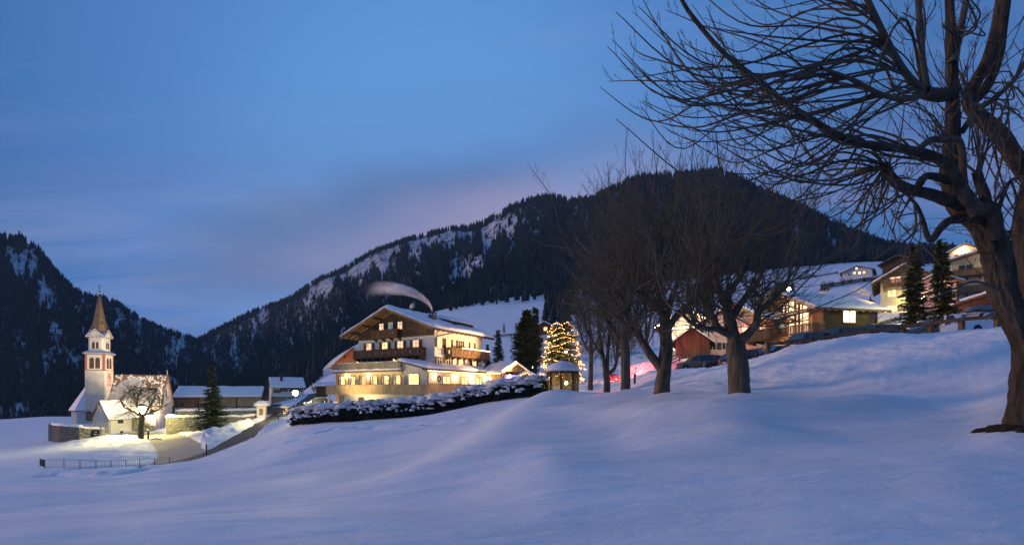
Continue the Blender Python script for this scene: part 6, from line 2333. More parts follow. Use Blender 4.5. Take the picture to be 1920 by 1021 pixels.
for (li, f, n, (xa, xb, ya, yb), sag) in SP:
    q = LP[li]
    for s in range(int(n * .78 + .5)):
        ff = min(1, max(0.02, f + rs.normal(0, .07)))
        i = min(int(ff * (len(q) - 1)), len(q) - 1)
        p0 = q[i]
        yd = rs.uniform(8.2, 12.8)
        tgt = np.array(at(rs.uniform(xa, xb), rs.uniform(ya, yb), yd))
        d = tgt - p0
        L = np.linalg.norm(d)
        # a whip leaves outwards, sags in the middle, turns up at its tip
        mid1 = p0 + d * .3 + UP * L * (-.10 * sag + rs.normal(0, .06)) + rs.normal(0, .075 * L, 3)
        mid2 = p0 + d * .68 + UP * L * (-.28 * sag + rs.normal(0, .05)) + rs.normal(0, .06 * L, 3)
        c = smooth_path([p0, mid1, mid2, tgt], 6)
        r0 = rs.uniform(.016, .030) * (0.7 + .10 * L)
        twiggy(TB, c, r0, .0058, rs, int(3 + L * .8), 3, .50 + .08 * L, .75, .5, 0, .28, s0=.2, ang=.42, sides=6)
# water shoots standing and hanging along the trunk
for s in range(34):
    i = rs.randint(170, 256)
    p0 = tp[min(i, len(tp) - 1)]
    d = _n(np.array([rs.normal(0, .55), rs.normal(0, .5), rs.uniform(.4, 1)]))
    c = grow(p0, d, rs.uniform(.9, 2.6), 8, rs, .06, UP, .9)
    twiggy(TB, c, .013, .0042, rs, 5, 2, .4, .6, .6, sides=5)
for s in range(16):
    i = rs.randint(80, 168)
    p0 = tp[min(i, len(tp) - 1)] + rs.normal(0, .12, 3)
    d = _n(np.array([-rs.uniform(.3, 1), rs.normal(0, .6), rs.normal(.1, .5)]))
    c = grow(p0, d, rs.uniform(.4, 1.3), 7, rs, .14, UP, .5)
    twiggy(TB, c, .010, .004, rs, 4, 2, .3, .6, .6, sides=4)
TB.build('crown', 'twig_near', big)
# bare earth melted free round the foot
eb = at(1920, 806, 11.0)
ez = gz(eb.x, eb.y)
EV, EF = [], []
for j, rr_ in enumerate((0.0, .25, .42, .56, .70, .80)):
    for k_ in range(56):
        a = k_ * 2 * math.pi / 56
        w = rr_ * (1 + .16 * math.sin(3 * a + 1) + .10 * math.sin(7 * a) + (.30 * math.sin(11 * a + 2) * math.sin(4 * a) if j > 2 else 0))
        x, y = eb.x + w * math.cos(a), eb.y + w * .9 * math.sin(a)
        EV.append((x, y, gz(x, y) + .05 + .05 * math.cos(rr_ * 1.9) + .035 * math.sin(9 * a + j) - (.10 if j == 5 else 0)))
for j in range(5):
    for k_ in range(56):
        EF.append((j * 56 + k_, j * 56 + (k_ + 1) % 56, (j + 1) * 56 + (k_ + 1) % 56, (j + 1) * 56 + k_))
tag(np_mesh('bare_soil', EV, EF, 'soil'), kind='structure')

# second trunk at the very edge of the picture
ed = thing('bare_tree', 'dark upright trunk cut by the right edge of the picture behind the huge tree', 'tree')
ep = smooth_path(px_path([(1945, 760), (1938, 600), (1930, 480), (1926, 400), (1940, 330), (1955, 240)], 12.3, 12.3), 8)
rough_trunk('trunk', ep, np.linspace(.34, .20, len(ep)), 'bark_near', ed, 20, 17, .12)
TT = Tubes()
for s in range(8):
    c = grow(ep[rs.randint(18, len(ep))], _n(np.array([rs.normal(-.2, .6), rs.normal(0, .6), rs.uniform(.2, 1)])), rs.uniform(1.2, 2.4), 8, rs, .08, UP, .7)
    twiggy(TT, c, .016, .0045, rs, 6, 2, .5, .6, .5, sides=5)
TT.build('crown', 'twig_near', ed)


# ---------------------------------------------------------------- conifers
def conifer(label, px, pyb, pyt, Y, wpx, seed, m='needles', group=None, name='spruce_tree', dens=1.0, shape=0.85, clump=False, zbase=None, snow=0.0, lowest=.10):
    rs = np.random.RandomState(seed)
    b = at(px, pyb, Y)
    zb = b.z if zbase is None else zbase
    zt = at(px, pyt, Y).z
    h = zt - zb
    Rm = wpx / F * Y / 2
    t_ = thing(name, label, 'tree', (b.x, b.y, zb), 0, group)
    k = MB()
    k.tube([(0, 0, -.5), (.02, 0, h * .4), (0, .01, h * .96)], [h * .022 + .03, h * .014 + .02, .015], 8)
    k.build('trunk', 'bark', t_, True)
    V, Fq = [], []
    SV, SF = [], []
    nwh = int(26 * dens) + 6
    size = (0.030 if not clump else .042) * h + .05
    for w in range(nwh):
        t = lowest + (1 - lowest) * (w / (nwh - 1)) ** .92
        env = (1 - t) ** shape if not clump else (1 - t ** 2.6) * (0.62 + .38 * math.sin(min(1, t * 2.2) * 1.57))
        Lm = max(Rm * env, .05 * Rm)
        nb = int((9 if not clump else 13) * (0.6 + .5 * env)) + 2
        for q in range(nb):
            a = rs.uniform(0, 6.283)
            L = Lm * rs.uniform(.66, 1.12)
            if rs.uniform() < .06:
                L *= 1.22
            d = np.array([math.cos(a), math.sin(a), 0])
            zz = t * h + rs.normal(0, .012 * h)
            rise = (.10 if not clump else .38)
            ns = max(3, int(L / size * 1.5) + 2)
            for s in range(ns):
                f = (s + .4) / ns
                droop = (-.34 * f + .20 * f * f) if not clump else (rise * f)
                c = d * L * f + np.array([0, 0, zz + L * droop])
                for sd in (-1, 1):
                    lat = np.array([-d[1], d[0], 0]) * sd
                    sz = size * rs.uniform(.6, 1.25) * (1.15 - .5 * f)
                    tip = c + (d * .85 + lat * rs.uniform(.35, .95)) * sz * 1.5 + np.array([0, 0, sz * (rs.uniform(-.75, .1) if not clump else rs.uniform(-.1, 1.0))])
                    wdt = _n(np.cross(tip - c, np.array([rs.normal(0, .5), rs.normal(0, .5), 1.0]))) * sz * .34
                    m_ = (c + tip) / 2
                    i0 = len(V)
                    V += [c, m_ + wdt, tip, m_ - wdt]
                    Fq.append((i0, i0 + 1, i0 + 2, i0 + 3))
                    if snow and rs.uniform() < snow:
                        u = np.array([0, 0, sz * .16])
                        i0 = len(SV)
                        SV += [c + u, m_ + wdt * .9 + u, tip + u * .6, m_ - wdt * .9 + u]
                        SF.append((i0, i0 + 1, i0 + 2, i0 + 3))
    np_mesh('foliage', V, Fq, m, t_, False)
    if SV:
        np_mesh('branch_snow', SV, SF, 'roof_snow', t_, False)
    return t_, h, Rm


conifer('dark green spruce standing before the rubble wall by the church yard', 397, 812, 688, 82, 88, 201, dens=1.35, shape=1.05, zbase=at(397, 812, 82).z)
conifer('slender dark spruce just right of the hotel side, left of the big stone pine', 934, 692, 619, 88, 36, 202, dens=1.1, snow=.05)
conifer('thin dark spruce hugging the rear corner of the hotel', 914, 692, 646, 84, 20, 203)
conifer('broad tall stone pine with dense rounded crown beside the lamp-hung fir', 988, 712, 586, 82, 66, 204, 'needles', dens=1.6, clump=True, name='pine_tree', lowest=.06)
conifer('dark conifer tip rising behind the stone pine', 1004, 705, 578, 92, 30, 205, 'needles', lowest=.4)
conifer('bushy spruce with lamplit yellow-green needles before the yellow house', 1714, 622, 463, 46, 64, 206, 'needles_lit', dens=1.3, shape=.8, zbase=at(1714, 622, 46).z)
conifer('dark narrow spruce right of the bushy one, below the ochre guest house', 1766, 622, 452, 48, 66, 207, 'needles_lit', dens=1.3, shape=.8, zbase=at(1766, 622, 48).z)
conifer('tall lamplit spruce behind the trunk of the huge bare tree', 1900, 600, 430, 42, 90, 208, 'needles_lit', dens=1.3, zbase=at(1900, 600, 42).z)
conifer('tiny spruce on the open snow slope behind the glazed chalet roof', 1486, 555, 524, 130, 14, 209, dens=.6)
conifer('lone young spruce on the snow slope behind the hotel', 945, 623, 605, 190, 8, 210, dens=.4)
conifer('little conifer on the slope just above the hotel dormer', 866, 616, 603, 210, 11, 211, dens=.4)
for i, (x, yb, yt, Y, w) in enumerate(((1072, 598, 520, 240, 26), (1060, 600, 530, 235, 22), (1082, 600, 515, 250, 26), (1025, 585, 552, 260, 16), (1035, 590, 540, 255, 20))):
    conifer(('tall dark spruce at the middle of the group on the upper meadow edge', 'shorter dark spruce standing lowest in the meadow edge group', 'tallest dark spruce of the meadow edge group, standing highest', 'small dark spruce left of the meadow edge group', 'dark spruce second from the left of the meadow edge group')[i], x, yb, yt, Y, w, 220 + i, dens=.7, group='spruces at the meadow edge')
# small bare bushes near the hedge end and on the slope
for i, (x, yb, Y, s_) in enumerate(((590, 722, 150, 2.6), (612, 726, 125, 2.2), (1548, 545, 170, 3.2), (1560, 547, 172, 2.4), (1580, 544, 178, 2.4), (1595, 543, 180, 2.0), (1650, 540, 170, 2.2))):
    p = at(x, yb, Y)
    rsb = np.random.RandomState(300 + i)
    t_ = thing('bare_bush', ('leafless bush below the snow slope left of the hotel', 'small leafless bush by the dark shed left of the hotel', 'largest leafless bush on the high slope, leftmost below the white farmhouse', 'leafless bush just right of the largest one on the high slope', 'leafless bush in the middle of the row below the white farmhouse', 'smallest leafless bush of the row below the white farmhouse', 'lone leafless bush on the slope right of the white farmhouse')[i], 'bush', (p.x, p.y, gz(p.x, p.y)), 0, 'leafless bushes on the slopes')
    TT = Tubes()
    for s in range(16):
        c = grow(np.array([rsb.normal(0, .25), rsb.normal(0, .25), -.1]), _n(np.array([rsb.normal(0, .5), rsb.normal(0, .5), 1])), s_ * rsb.uniform(.6, 1.1), 6, rsb, .1, UP, .4)
        twiggy(TT, c, .05, .02, rsb, 6, 2, s_ * .4, .5, .6, sides=3)
    TT.build('stems', 'twig', t_)

# ---------------------------------------------------------------- fir hung with lights
M['fir_bulb'] = emit_mat('fir_bulb', (1.0, .50, .16), 13.0)
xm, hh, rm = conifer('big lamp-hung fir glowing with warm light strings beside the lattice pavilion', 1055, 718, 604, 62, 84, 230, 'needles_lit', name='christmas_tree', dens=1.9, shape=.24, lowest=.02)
bm = MB()
rsx = np.random.RandomState(5)
for row in range(12):
    t0 = .05 + .90 * row / 11 + rsx.normal(0, .012)
    p1, p2, w1 = rsx.uniform(0, 6.28), rsx.uniform(0, 6.28), rsx.randint(3, 6)
    nb = int(46 + 36 * (1 - t0) ** .3)
    for i in range(nb):
        a = 6.283 * (i + rsx.normal(0, .25)) / nb
        if math.sin(2.3 * a + p2) + .6 * math.sin(5.1 * a + p1) < -.85 and rsx.uniform() < .8:
            continue
        t = min(.99, max(.01, t0 + .028 * math.sin(w1 * a + p1) + .016 * math.sin(2 * a + p2) + rsx.normal(0, .006)))
        rr_ = rm * max((1 - t) ** .24, .06) * rsx.uniform(.84, 1.05) * (1 + .07 * math.sin(w1 * a + p2))
        bm.ball((rr_ * math.cos(a), rr_ * math.sin(a), t * hh), rsx.uniform(.4, 1.0) ** 2 * .036 + .010, 5)
bm.build('light_string', 'fir_bulb', xm, True)
for a, t in ((4.2, .18), (5.4, .18), (3.4, .4), (4.7, .45), (5.9, .4), (4.4, .7), (5.3, .72)):
    rr_ = rm * (1 - t) ** .24 + .6
    lamp((rr_ * math.cos(a), rr_ * math.sin(a), t * hh), 230, (1, .60, .24), .4, xm)

# ---------------------------------------------------------------- snow-laden hedge
HP = [gp(556, 53), gp(600, 50.5), gp(660, 48), gp(720, 46.5), gp(790, 45), gp(860, 43.6), gp(930, 42), gp(985, 41), gp(1024, 40.5)]
hpth = smooth_path([np.array([x, y, 0.0]) for x, y in HP], 14)
hs = np.concatenate([[0], np.cumsum(np.linalg.norm(np.diff(hpth, axis=0), axis=1))])
hedge = thing('hedge', 'long clipped dark hedge loaded with snow below the hotel terrace', 'hedge')
rsh = np.random.RandomState(9)
NLF = 26000
u = rsh.uniform(0, hs[-1], NLF)
hx_ = np.interp(u, hs, hpth[:, 0]); hy_ = np.interp(u, hs, hpth[:, 1])
dx = np.gradient(hpth[:, 0], hs); dy = np.gradient(hpth[:, 1], hs)
tx_, ty_ = np.interp(u, hs, dx), np.interp(u, hs, dy)
nx_, ny_ = ty_, -tx_
w_env = .85 + .40 * fbm(u * .45, u * 0, 3, 3)
h_env = 1.62 + .42 * fbm(u * .38, u * 0 + 5, 4, 3)
aa = rsh.uniform(-.25, math.pi + .25, NLF)
rho = 1 - .30 * rsh.uniform(0, 1, NLF) ** 2
lump = 1 + .28 * fbm(u * 1.1, aa * 1.6, 12, 3)
oy = np.cos(aa) * w_env * rho * lump
oz = .12 + np.abs(np.sin(aa)) * h_env * rho * (0.75 + .25 * lump) + rsh.uniform(-.15, .1, NLF)
c = np.stack([hx_ + nx_ * oy, hy_ + ny_ * oy, np.zeros(NLF)], 1)
c[:, 2] = ground(c[:, 0], c[:, 1]) + np.maximum(oz, .02)
sz = rsh.uniform(.05, .13, NLF)[:, None]
e1 = rsh.normal(0, 1, (NLF, 3)); e1 /= np.linalg.norm(e1, axis=1)[:, None]
e2 = np.cross(e1, rsh.normal(0, 1, (NLF, 3))); e2 /= np.linalg.norm(e2, axis=1)[:, None]
Vh = np.stack([c - e1 * sz * 1.4, c + e2 * sz * .7, c + e1 * sz * 1.4, c - e2 * sz * .7], 1).reshape(-1, 3)
np_mesh('foliage', Vh, np.arange(NLF * 4).reshape(-1, 4), 'hedge', hedge, False)
# dark inner mass
nseg = len(hpth)
core = []
for i in range(nseg):
    n_ = np.array([dy[i], -dx[i]])
    w = .62 + .25 * float(fbm(np.array([hs[i] * .45]), np.array([0.0]), 3, 3)[0])
    hgt = 1.25 + .36 * float(fbm(np.array([hs[i] * .38]), np.array([5.0]), 4, 3)[0])
    for a in np.linspace(0, math.pi, 9):
        x, y = hpth[i, 0] + n_[0] * math.cos(a) * w, hpth[i, 1] + n_[1] * math.cos(a) * w
        core.append((x, y, gz(x, y) - .1 + math.sin(a) ** .6 * hgt))
ii, jj = np.meshgrid(np.arange(nseg - 1), np.arange(8), indexing='ij')
np_mesh('inner_branches', core, np.stack([ii * 9 + jj, ii * 9 + jj + 1, (ii + 1) * 9 + jj + 1, (ii + 1) * 9 + jj], -1).reshape(-1, 4), 'hedge', hedge)
# pillows of snow along the top and clods caught on the front
sv, sf = [], []


def pillow(cx, cy_, cz, rx, ry, rz_, rot, seed):
    i0 = sum(len(q) for q in sv)
    nl, nm = 14, 9
    th = np.arange(nl) * 2 * math.pi / nl
    ph_ = np.linspace(-.5, math.pi / 2, nm)
    A_, B_ = np.meshgrid(th, ph_)
    nn = 1 + 1.5 * fbm(np.cos(A_) * 1.9 + seed, np.sin(A_) * 1.9 + B_ * 1.8, int(seed) % 97, 4, .65)
    x = np.cos(A_) * np.cos(B_) * rx * nn
    y = np.sin(A_) * np.cos(B_) * ry * nn
    z = np.sin(B_) * rz_ * (0.7 + .3 * nn)
    co, si = math.cos(rot), math.sin(rot)
    sv.append(np.stack([cx + x * co - y * si, cy_ + x * si + y * co, cz + z], -1).reshape(-1, 3))
    for a in range(nm - 1):
        for b_ in range(nl):
            sf.append((i0 + a * nl + b_, i0 + a * nl + (b_ + 1) % nl, i0 + (a + 1) * nl + (b_ + 1) % nl, i0 + (a + 1) * nl + b_))


s = 0.2
while s < hs[-1] - .2:
    x, y = float(np.interp(s, hs, hpth[:, 0])), float(np.interp(s, hs, hpth[:, 1]))
    i = int(np.searchsorted(hs, s))
    i = min(i, nseg - 1)
    rot = math.atan2(dy[i], dx[i])
    hgt = 1.62 + .42 * float(fbm(np.array([s * .38]), np.array([5.0]), 4, 3)[0])
    big_ = rsh.uniform(.45, 1.05) * (1.25 if s > hs[-1] * .45 else .8)
    if rsh.uniform() < .88:
        pillow(x + rsh.normal(0, .1), y + rsh.normal(0, .15), gz(x, y) + hgt - .04, big_, .68 * rsh.uniform(.8, 1.2), rsh.uniform(.22, .42), rot, rsh.uniform(0, 50))
    for q in range(9):
        if rsh.uniform() < .72:
            a = .35 + .95 * rsh.uniform() ** .75
            n_ = np.array([dy[i], -dx[i]])
            o = math.cos(a) * .95
            sx, sy = x + n_[0] * o + dx[i] * rsh.uniform(-.5, .5), y + n_[1] * o + dy[i] * rsh.uniform(-.5, .5)
            pillow(sx, sy, gz(sx, sy) + .1 + math.sin(a) * hgt * .98, rsh.uniform(.07, .30), rsh.uniform(.06, .18), rsh.uniform(.06, .20), rot + rsh.normal(0, .4), rsh.uniform(0, 50))
    s += rsh.uniform(.38, .75)
np_mesh('hedge_snow', np.concatenate(sv), sf, 'roof_snow', hedge, True)


# ---------------------------------------------------------------- cars
M['paint_tan'] = mat('tan_car_paint', (0.22, 0.17, 0.10), 0.25, 0.05, 1.0, spec=0.6)
M['paint_dark'] = mat('dark_car_paint', (0.022, 0.027, 0.034), 0.2, 0.05, 1.0, spec=0.6)
M['paint_blue'] = mat('blue_black_car_paint', (0.018, 0.026, 0.042), 0.2, 0.05, 1.0, spec=0.6)
M['paint_white'] = mat('white_car_paint', (0.70, 0.72, 0.72), 0.22, 0.03, 1.0, spec=0.6)
M['paint_grey'] = mat('grey_car_paint', (0.14, 0.15, 0.16), 0.25, 0.05, 1.0, spec=0.6)
M['tyre'] = mat('rubber', (0.02, 0.02, 0.02), 0.8, 0.2, 8)
M['rim'] = mat('alloy_rim', (0.45, 0.46, 0.48), 0.35, 0.1, 8, metal=0.8)
M['car_glass'] = mat('car_glass', (0.02, 0.024, 0.03), 0.06, 0.1, 1.0, spec=0.8)
M['tail_lamp'] = mat('tail_lamp_lens', (0.35, 0.01, 0.012), 0.2, 0.1, 4, spec=0.6)
M['head_lamp'] = mat('head_lamp_lens', (0.55, 0.56, 0.55), 0.1, 0.1, 4, spec=0.8)


def car(label, px, Y, heading, paint, L=4.4, W=1.8, hb=0.92, ht=1.48, style='hatch', snow=0.0, group='cars parked along the street', z=None, box=None, plate=True):
    """heading: degrees, direction of the nose; style sets where the glasshouse begins and ends"""
    x, y = gp(px, Y)
    z = gz(x, y) if z is None else z
    t_ = thing('parked_car', label, 'car', (x, y, z), R(heading), group)
    hl = L / 2
    st = {'hatch': (.20, .42, .86, .97), 'estate': (.20, .40, .90, .985), 'suv': (.20, .36, .90, .985), 'saloon': (.22, .42, .72, .86)}[style]
    # stations from nose (+x) to tail: (fraction, belt height, roof height, width scale)
    S = []
    for f, top, ws in ((0.0, hb * .60, .80), (.015, hb * .74, .88), (.05, hb * .82, .94), (st[0], hb * .97, 1.0), (st[0] + .03, hb * 1.0, 1.0), ((st[0] + st[1]) / 2 + .02, None, 1.0), (st[1], ht * .975, 1.0), (st[1] + .1, ht, 1.0),
                       (st[2] - .12, ht * .99, 1.0), (st[2], ht * .955, 1.0), (st[3], hb * 1.02, .97), (.988, hb * .98, .94), (1.0, hb * .60, .90)):
        if top is None:
            top = hb + (ht - hb) * .52
        S.append((hl - f * L, top, ws))
    V, Fq = [], []
    lo = .22
    ring = 9
    for (xs, top, ws) in S:
        w = W / 2 * ws
        belt = min(hb, top)
        wr = w * (1 - .22 * max(0, (top - hb)) / (ht - hb + 1e-6)) if top > hb else w * .93
        prof = [(w * .90, lo), (w, lo + .16), (w * 1.0, belt * .72), (w * .965, belt * .985 if top > hb else belt * .93), (wr, top * .972 if top > hb else top * .985)]
        pts = [(-a, b) for a, b in prof] + [(0, top * 1.0 + (.02 if top > hb else .015))] + [(a, b) for a, b in reversed(prof)]
        ring = len(pts)
        for a, b in pts:
            V.append((xs, a, b))
    n = len(S)
    for i in range(n - 1):
        for k in range(ring - 1):
            Fq.append((i * ring + k, i * ring + k + 1, (i + 1) * ring + k + 1, (i + 1) * ring + k))
        Fq.append((i * ring + ring - 1, i * ring, (i + 1) * ring, (i + 1) * ring + ring - 1))
    m = MB()
    m.add(V, Fq)
    m.add([V[k] for k in range(ring)], [tuple(range(ring))])
    m.add([V[(n - 1) * ring + k] for k in range(ring)], [tuple(range(ring - 1, -1, -1))])
    body = m.build('body', paint, t_, True)
    # side glass, windscreen and rear window: slightly proud panels following the cabin faces
    def lerp(p, q, t):
        return tuple(p[i] + (q[i] - p[i]) * t for i in range(3))
    def panel(i0, i1, ka, kb, inset, name, sg):
        a, b_, c, d = V[i0 * ring + ka], V[i1 * ring + ka], V[i1 * ring + kb], V[i0 * ring + kb]
        ce = tuple(sum(q[i] for q in (a, b_, c, d)) / 4 for i in range(3))
        q = [lerp(p, ce, inset) for p in (a, b_, c, d)]
        nrm = (Vector(q[1]) - Vector(q[0])).cross(Vector(q[3]) - Vector(q[0])).normalized()
        if nrm.dot(Vector(ce) - Vector((0, 0, .8))) < 0:
            nrm = -nrm
        p = MB()
        p.add([Vector(v) + nrm * .012 for v in q], [(0, 1, 2, 3)])
        return p.build(name, 'car_glass', t_)
    for ka, kb in ((3, 4), (7, 6)):
        panel(5, 7, ka, kb, .10, 'side_window', 1)
        panel(7, 8, ka, kb, .06, 'side_window', 1)
        panel(8, 9, ka, kb, .12, 'side_window', 1)
    wsn = MB()
    for i0, i1, name in ((4, 6, 'windscreen'), (9, 10, 'rear_window')):
        wq = MB()
        a, b_ = V[i0 * ring + 4], V[i0 * ring + 6]
        c, d = V[i1 * ring + 6], V[i1 * ring + 4]
        ce = Vector(tuple(sum(q[i] for q in (a, b_, c, d)) / 4 for i in range(3)))
        out = Vector((1 if i0 == 4 else -1, 0, .55)).normalized() * .03
        wq.add([Vector(p).lerp(ce, .10) + out for p in (a, b_, c, d)], [(0, 1, 2, 3)])
        wq.build(name, 'car_glass', t_)
    for sx in (.30, -.31):
        for sy in (-1, 1):
            wr_ = MB(Matrix.Translation((sx * L, sy * (W / 2 - .10), .32)) @ Matrix.Rotation(R(90), 4, 'X'))
            wr_.lathe([(.19, -.11), (.31, -.11), (.325, -.07), (.325, .07), (.31, .11), (.19, .11)], 18)
            wo = wr_.build('wheel', 'tyre', t_, True)
            ri = MB(Matrix.Translation((sx * L, sy * (W / 2 - .10), .32)) @ Matrix.Rotation(R(90), 4, 'X'))
            ri.lathe([(.03, -.115), (.20, -.10), (.20, .10), (.03, .115)], 10)
            ri.build('rim', 'rim', wo)
    for sy in (-1, 1):
        q = MB()
        q.box(hl - .16, hl - .03, sy * W * .36 - .17, sy * W * .36 + .17, hb * .66, hb * .80)
        q.build('headlight', 'head_lamp', t_)
        q = MB()
        q.box(-hl - .012, -hl + .12, sy * W * .37 - .15, sy * W * .37 + .15, hb * .68, hb * .93)
        q.build('tail_light', 'tail_lamp', t_)
        q = MB()
        q.box(hl - L * .36, hl - L * .36 + .12, sy * (W / 2 + .09) - .09, sy * (W / 2 + .09) + .09, hb * .98, hb * 1.14)
        q.build('wing_mirror', paint, t_)
    if plate:
        q = MB()
        q.box(-hl - .02, -hl - .001, -.26, .26, hb * .52, hb * .63)
        q.build('number_plate', 'frame_white', t_)
    rb = MB()
    for sy in (-1, 1):
        rb.box(-hl + L * .14, hl - L * .46, sy * W * .36 - .02, sy * W * .36 + .02, ht + .03, ht + .06)
    rb.build('roof_bars', 'metal', t_)
    if snow:
        snow_slab('roof_snow', (-hl + L * .13, -W * .36, ht + .01), (hl - L * .43, -W * .36, ht + .01), (hl - L * .43, W * .36, ht + .01), (-hl + L * .13, W * .36, ht + .01), snow, t_, 10, 9, edge=.25)
    return t_


car('tan and black estate car lit from below, parked beyond the bare trunks', 1311, 48.5, 168, 'paint_tan', 4.7, 1.85, .95, 1.62, 'suv')
car('dark blue hatchback half hidden behind the leaning bare trunk', 1362, 46.5, 160, 'paint_blue', 4.2, 1.75, .9, 1.48)
car('small dark car peeping out just right of the leaning trunk', 1392, 44.5, 20, 'paint_blue', 4.2, 1.75, .9, 1.46)
car('black car with a pale reflected rear window, in front of the dark chalet balcony', 1418, 43.5, -60, 'paint_dark', 4.4, 1.8, .92, 1.55, 'hatch')
car('low dark car behind the snow bank below the glazed chalet balcony', 1466, 42.5, 12, 'paint_blue', 4.3, 1.75, .9, 1.46, 'saloon')
car('dark saloon showing its curved windscreen under the fence rail, left of the fence post pair', 1531, 38.2, 14, 'paint_blue', 4.5, 1.8, .95, 1.58, 'hatch')
car('dark estate with speckled reflections between two fence posts', 1598, 38.0, 12, 'paint_dark', 4.5, 1.8, .95, 1.60, 'estate')
car('dark car almost hidden, only its roof above the snow bank left of the reddish paling', 1665, 38.2, 12, 'paint_dark', 4.5, 1.8, .95, 1.62, 'estate')
car('blue-grey car with a bright sloping windscreen above the snow crest', 1742, 37.4, 168, 'paint_grey', 4.4, 1.78, .95, 1.72, 'hatch', z=gz(*gp(1742, 37.4)) - .15)
car('white hatchback seen from behind with red tail lamps above the snow crest', 1790, 36.0, 55, 'paint_white', 4.2, 1.78, .98, 1.62, 'hatch', z=gz(*gp(1790, 36)) - .05)
wc = car('white estate car carrying a long grey roof box', 1842, 33.5, 186, 'paint_white', 4.8, 1.85, .98, 1.60, 'estate', z=gz(*gp(1842, 33.5)) + .05)
WCM = wc.matrix_basis.copy()
rbx = thing('roof_box', 'long grey roof box on top of the white estate car', 'roof box', wc.location + Vector((0, 0, 1.66)), wc.rotation_euler.z)
V, Fq = [], []
prof = [(-1.15, .30, .12), (-1.10, .38, .24), (-.6, .42, .36), (.3, .42, .38), (.85, .38, .30), (1.15, .26, .12), (1.22, .16, .06)]
for xs, w, h in prof:
    V += [(xs, -w, .05), (xs, -w * 1.02, .05 + h * .45), (xs, -w * .82, .05 + h), (xs, w * .82, .05 + h), (xs, w * 1.02, .05 + h * .45), (xs, w, .05)]
for i in range(len(prof) - 1):
    for k_ in range(6):
        Fq.append((i * 6 + k_, i * 6 + (k_ + 1) % 6, (i + 1) * 6 + (k_ + 1) % 6, (i + 1) * 6 + k_))
q = MB(); q.add(V, Fq); q.add(V[:6], [tuple(range(6))]); q.add(V[-6:], [tuple(range(5, -1, -1))])
q.build('lid', 'paint_grey', rbx, True)
q = MB()
for xs in (-.6, .6):
    q.box(xs - .04, xs + .04, -.55, .55, -.02, .045)
q.build('roof_bars', 'metal_dark', rbx)
car('grey estate car with a roof box parked by the gate pillar near the street lamp', 513, 100, 200, 'paint_dark', 4.6, 1.8, .95, 1.55, 'estate', group='cars near the church lane')
car('dark car further up the lane behind the grey estate car', 512, 107.5, 205, 'paint_blue', 4.4, 1.8, .95, 1.55, 'hatch', group='cars near the church lane')
car('dark car with one bright glint parked behind the hedge left of the hotel', 597, 86, 172, 'paint_dark', 4.6, 1.8, .95, 1.6, 'estate', group='cars near the church lane')

# ---------------------------------------------------------------- street lamps and flood lamps
M['lamp_yellow'] = emit_mat('lamp_globe_glow', (1.0, 0.86, 0.36), 70.0)
M['lamp_white'] = emit_mat('flood_lamp_glow', (1.0, 0.90, 0.55), 90.0)


def street_lamp(label, px, pyb, pyh, Y, watts, col, r=.30, m='lamp_yellow', off=(0, 0, 0)):
    b = at(px, pyb, Y)
    h = at(px, pyh, Y).z - b.z
    t_ = thing('street_lamp', label, 'street lamp', b, 0, 'street lamps')
    k = MB()
    k.lathe([(.14, -1.0), (.14, .5), (.075, .6), (.055, h - .45), (.10, h - .4), (.10, h - .33)], 10)
    k.build('pole', 'metal_dark', t_, True)
    k = MB()
    k.ball((0, 0, h), r, 12)
    k.build('lamp_globe', m, t_, True)
    k = MB()
    k.lathe([(r * 1.05, h + r * .75), (r * .7, h + r * 1.2), (.03, h + r * 1.45)], 12)
    k.build('lamp_hood', 'metal_dark', t_, True)
    lamp(b + Vector((0, -r - .25, h - .1)), watts * .6, col, r, name='street_light')
    lamp(b + Vector((0, r + .25, h - .1)), watts * .4, col, r, name='street_light')
    return t_


YEL = (1.0, .84, .34)
street_lamp('street lamp with a glowing globe shining through the fork of the church tree', 265, 822, 768, 84.6, 7500, YEL, .78)
street_lamp('street lamp with bright globe and thin pole at the left end of the hedge', 554, 773, 736, 84, 6500, YEL, .46)
sl3 = on(1329, 62)
street_lamp('street lamp globe shining among the branches left of the leaning bare trunk', 1329, 655, 569, 60, 650, (1, .92, .55), .22, 'lamp_white')
street_lamp('bright flood lamp on a pole behind the ridge of the glazed chalet', 1479, 600, 541, 70, 1500, (1, .92, .55), .26, 'lamp_white')
street_lamp('street lamp gleaming through the bushy spruce beside the yellow house', 1732, 600, 558, 52, 700, YEL, .20, 'lamp_white')
street_lamp('small white lamp glowing inside the branches of the lamp-hung fir', 1061, 712, 659, 57.6, 60, (.95, 1, .6), .10, 'lamp_white')


def floodlight(label, loc, aim, watts, col, spot=70, size=.25):  # fittings and their places are invented; church and hotel side are floodlit
    t_ = thing('floodlight', label, 'floodlight', loc, 0, 'ground floodlights')
    d = (Vector(aim) - Vector(loc)).normalized()
    k = MB()
    k.bar((0, 0, -.9), (0, 0, -.05), .09)
    k.build('stake', 'metal_dark', t_)
    q = d.to_track_quat('Y', 'Z').to_matrix().to_4x4()
    k = MB(q)
    k.box(-.22, .22, -.14, .08, -.16, .16)
    k.build('housing', 'metal_dark', t_)
    k = MB(q)
    k.box(-.19, .19, .085, .10, -.13, .13)
    k.build('lens', 'bulb', t_)
    lamp(Vector(loc) + d * .35, watts, col, size, None, spot, Vector(aim), 'floodlight_beam')
    return t_


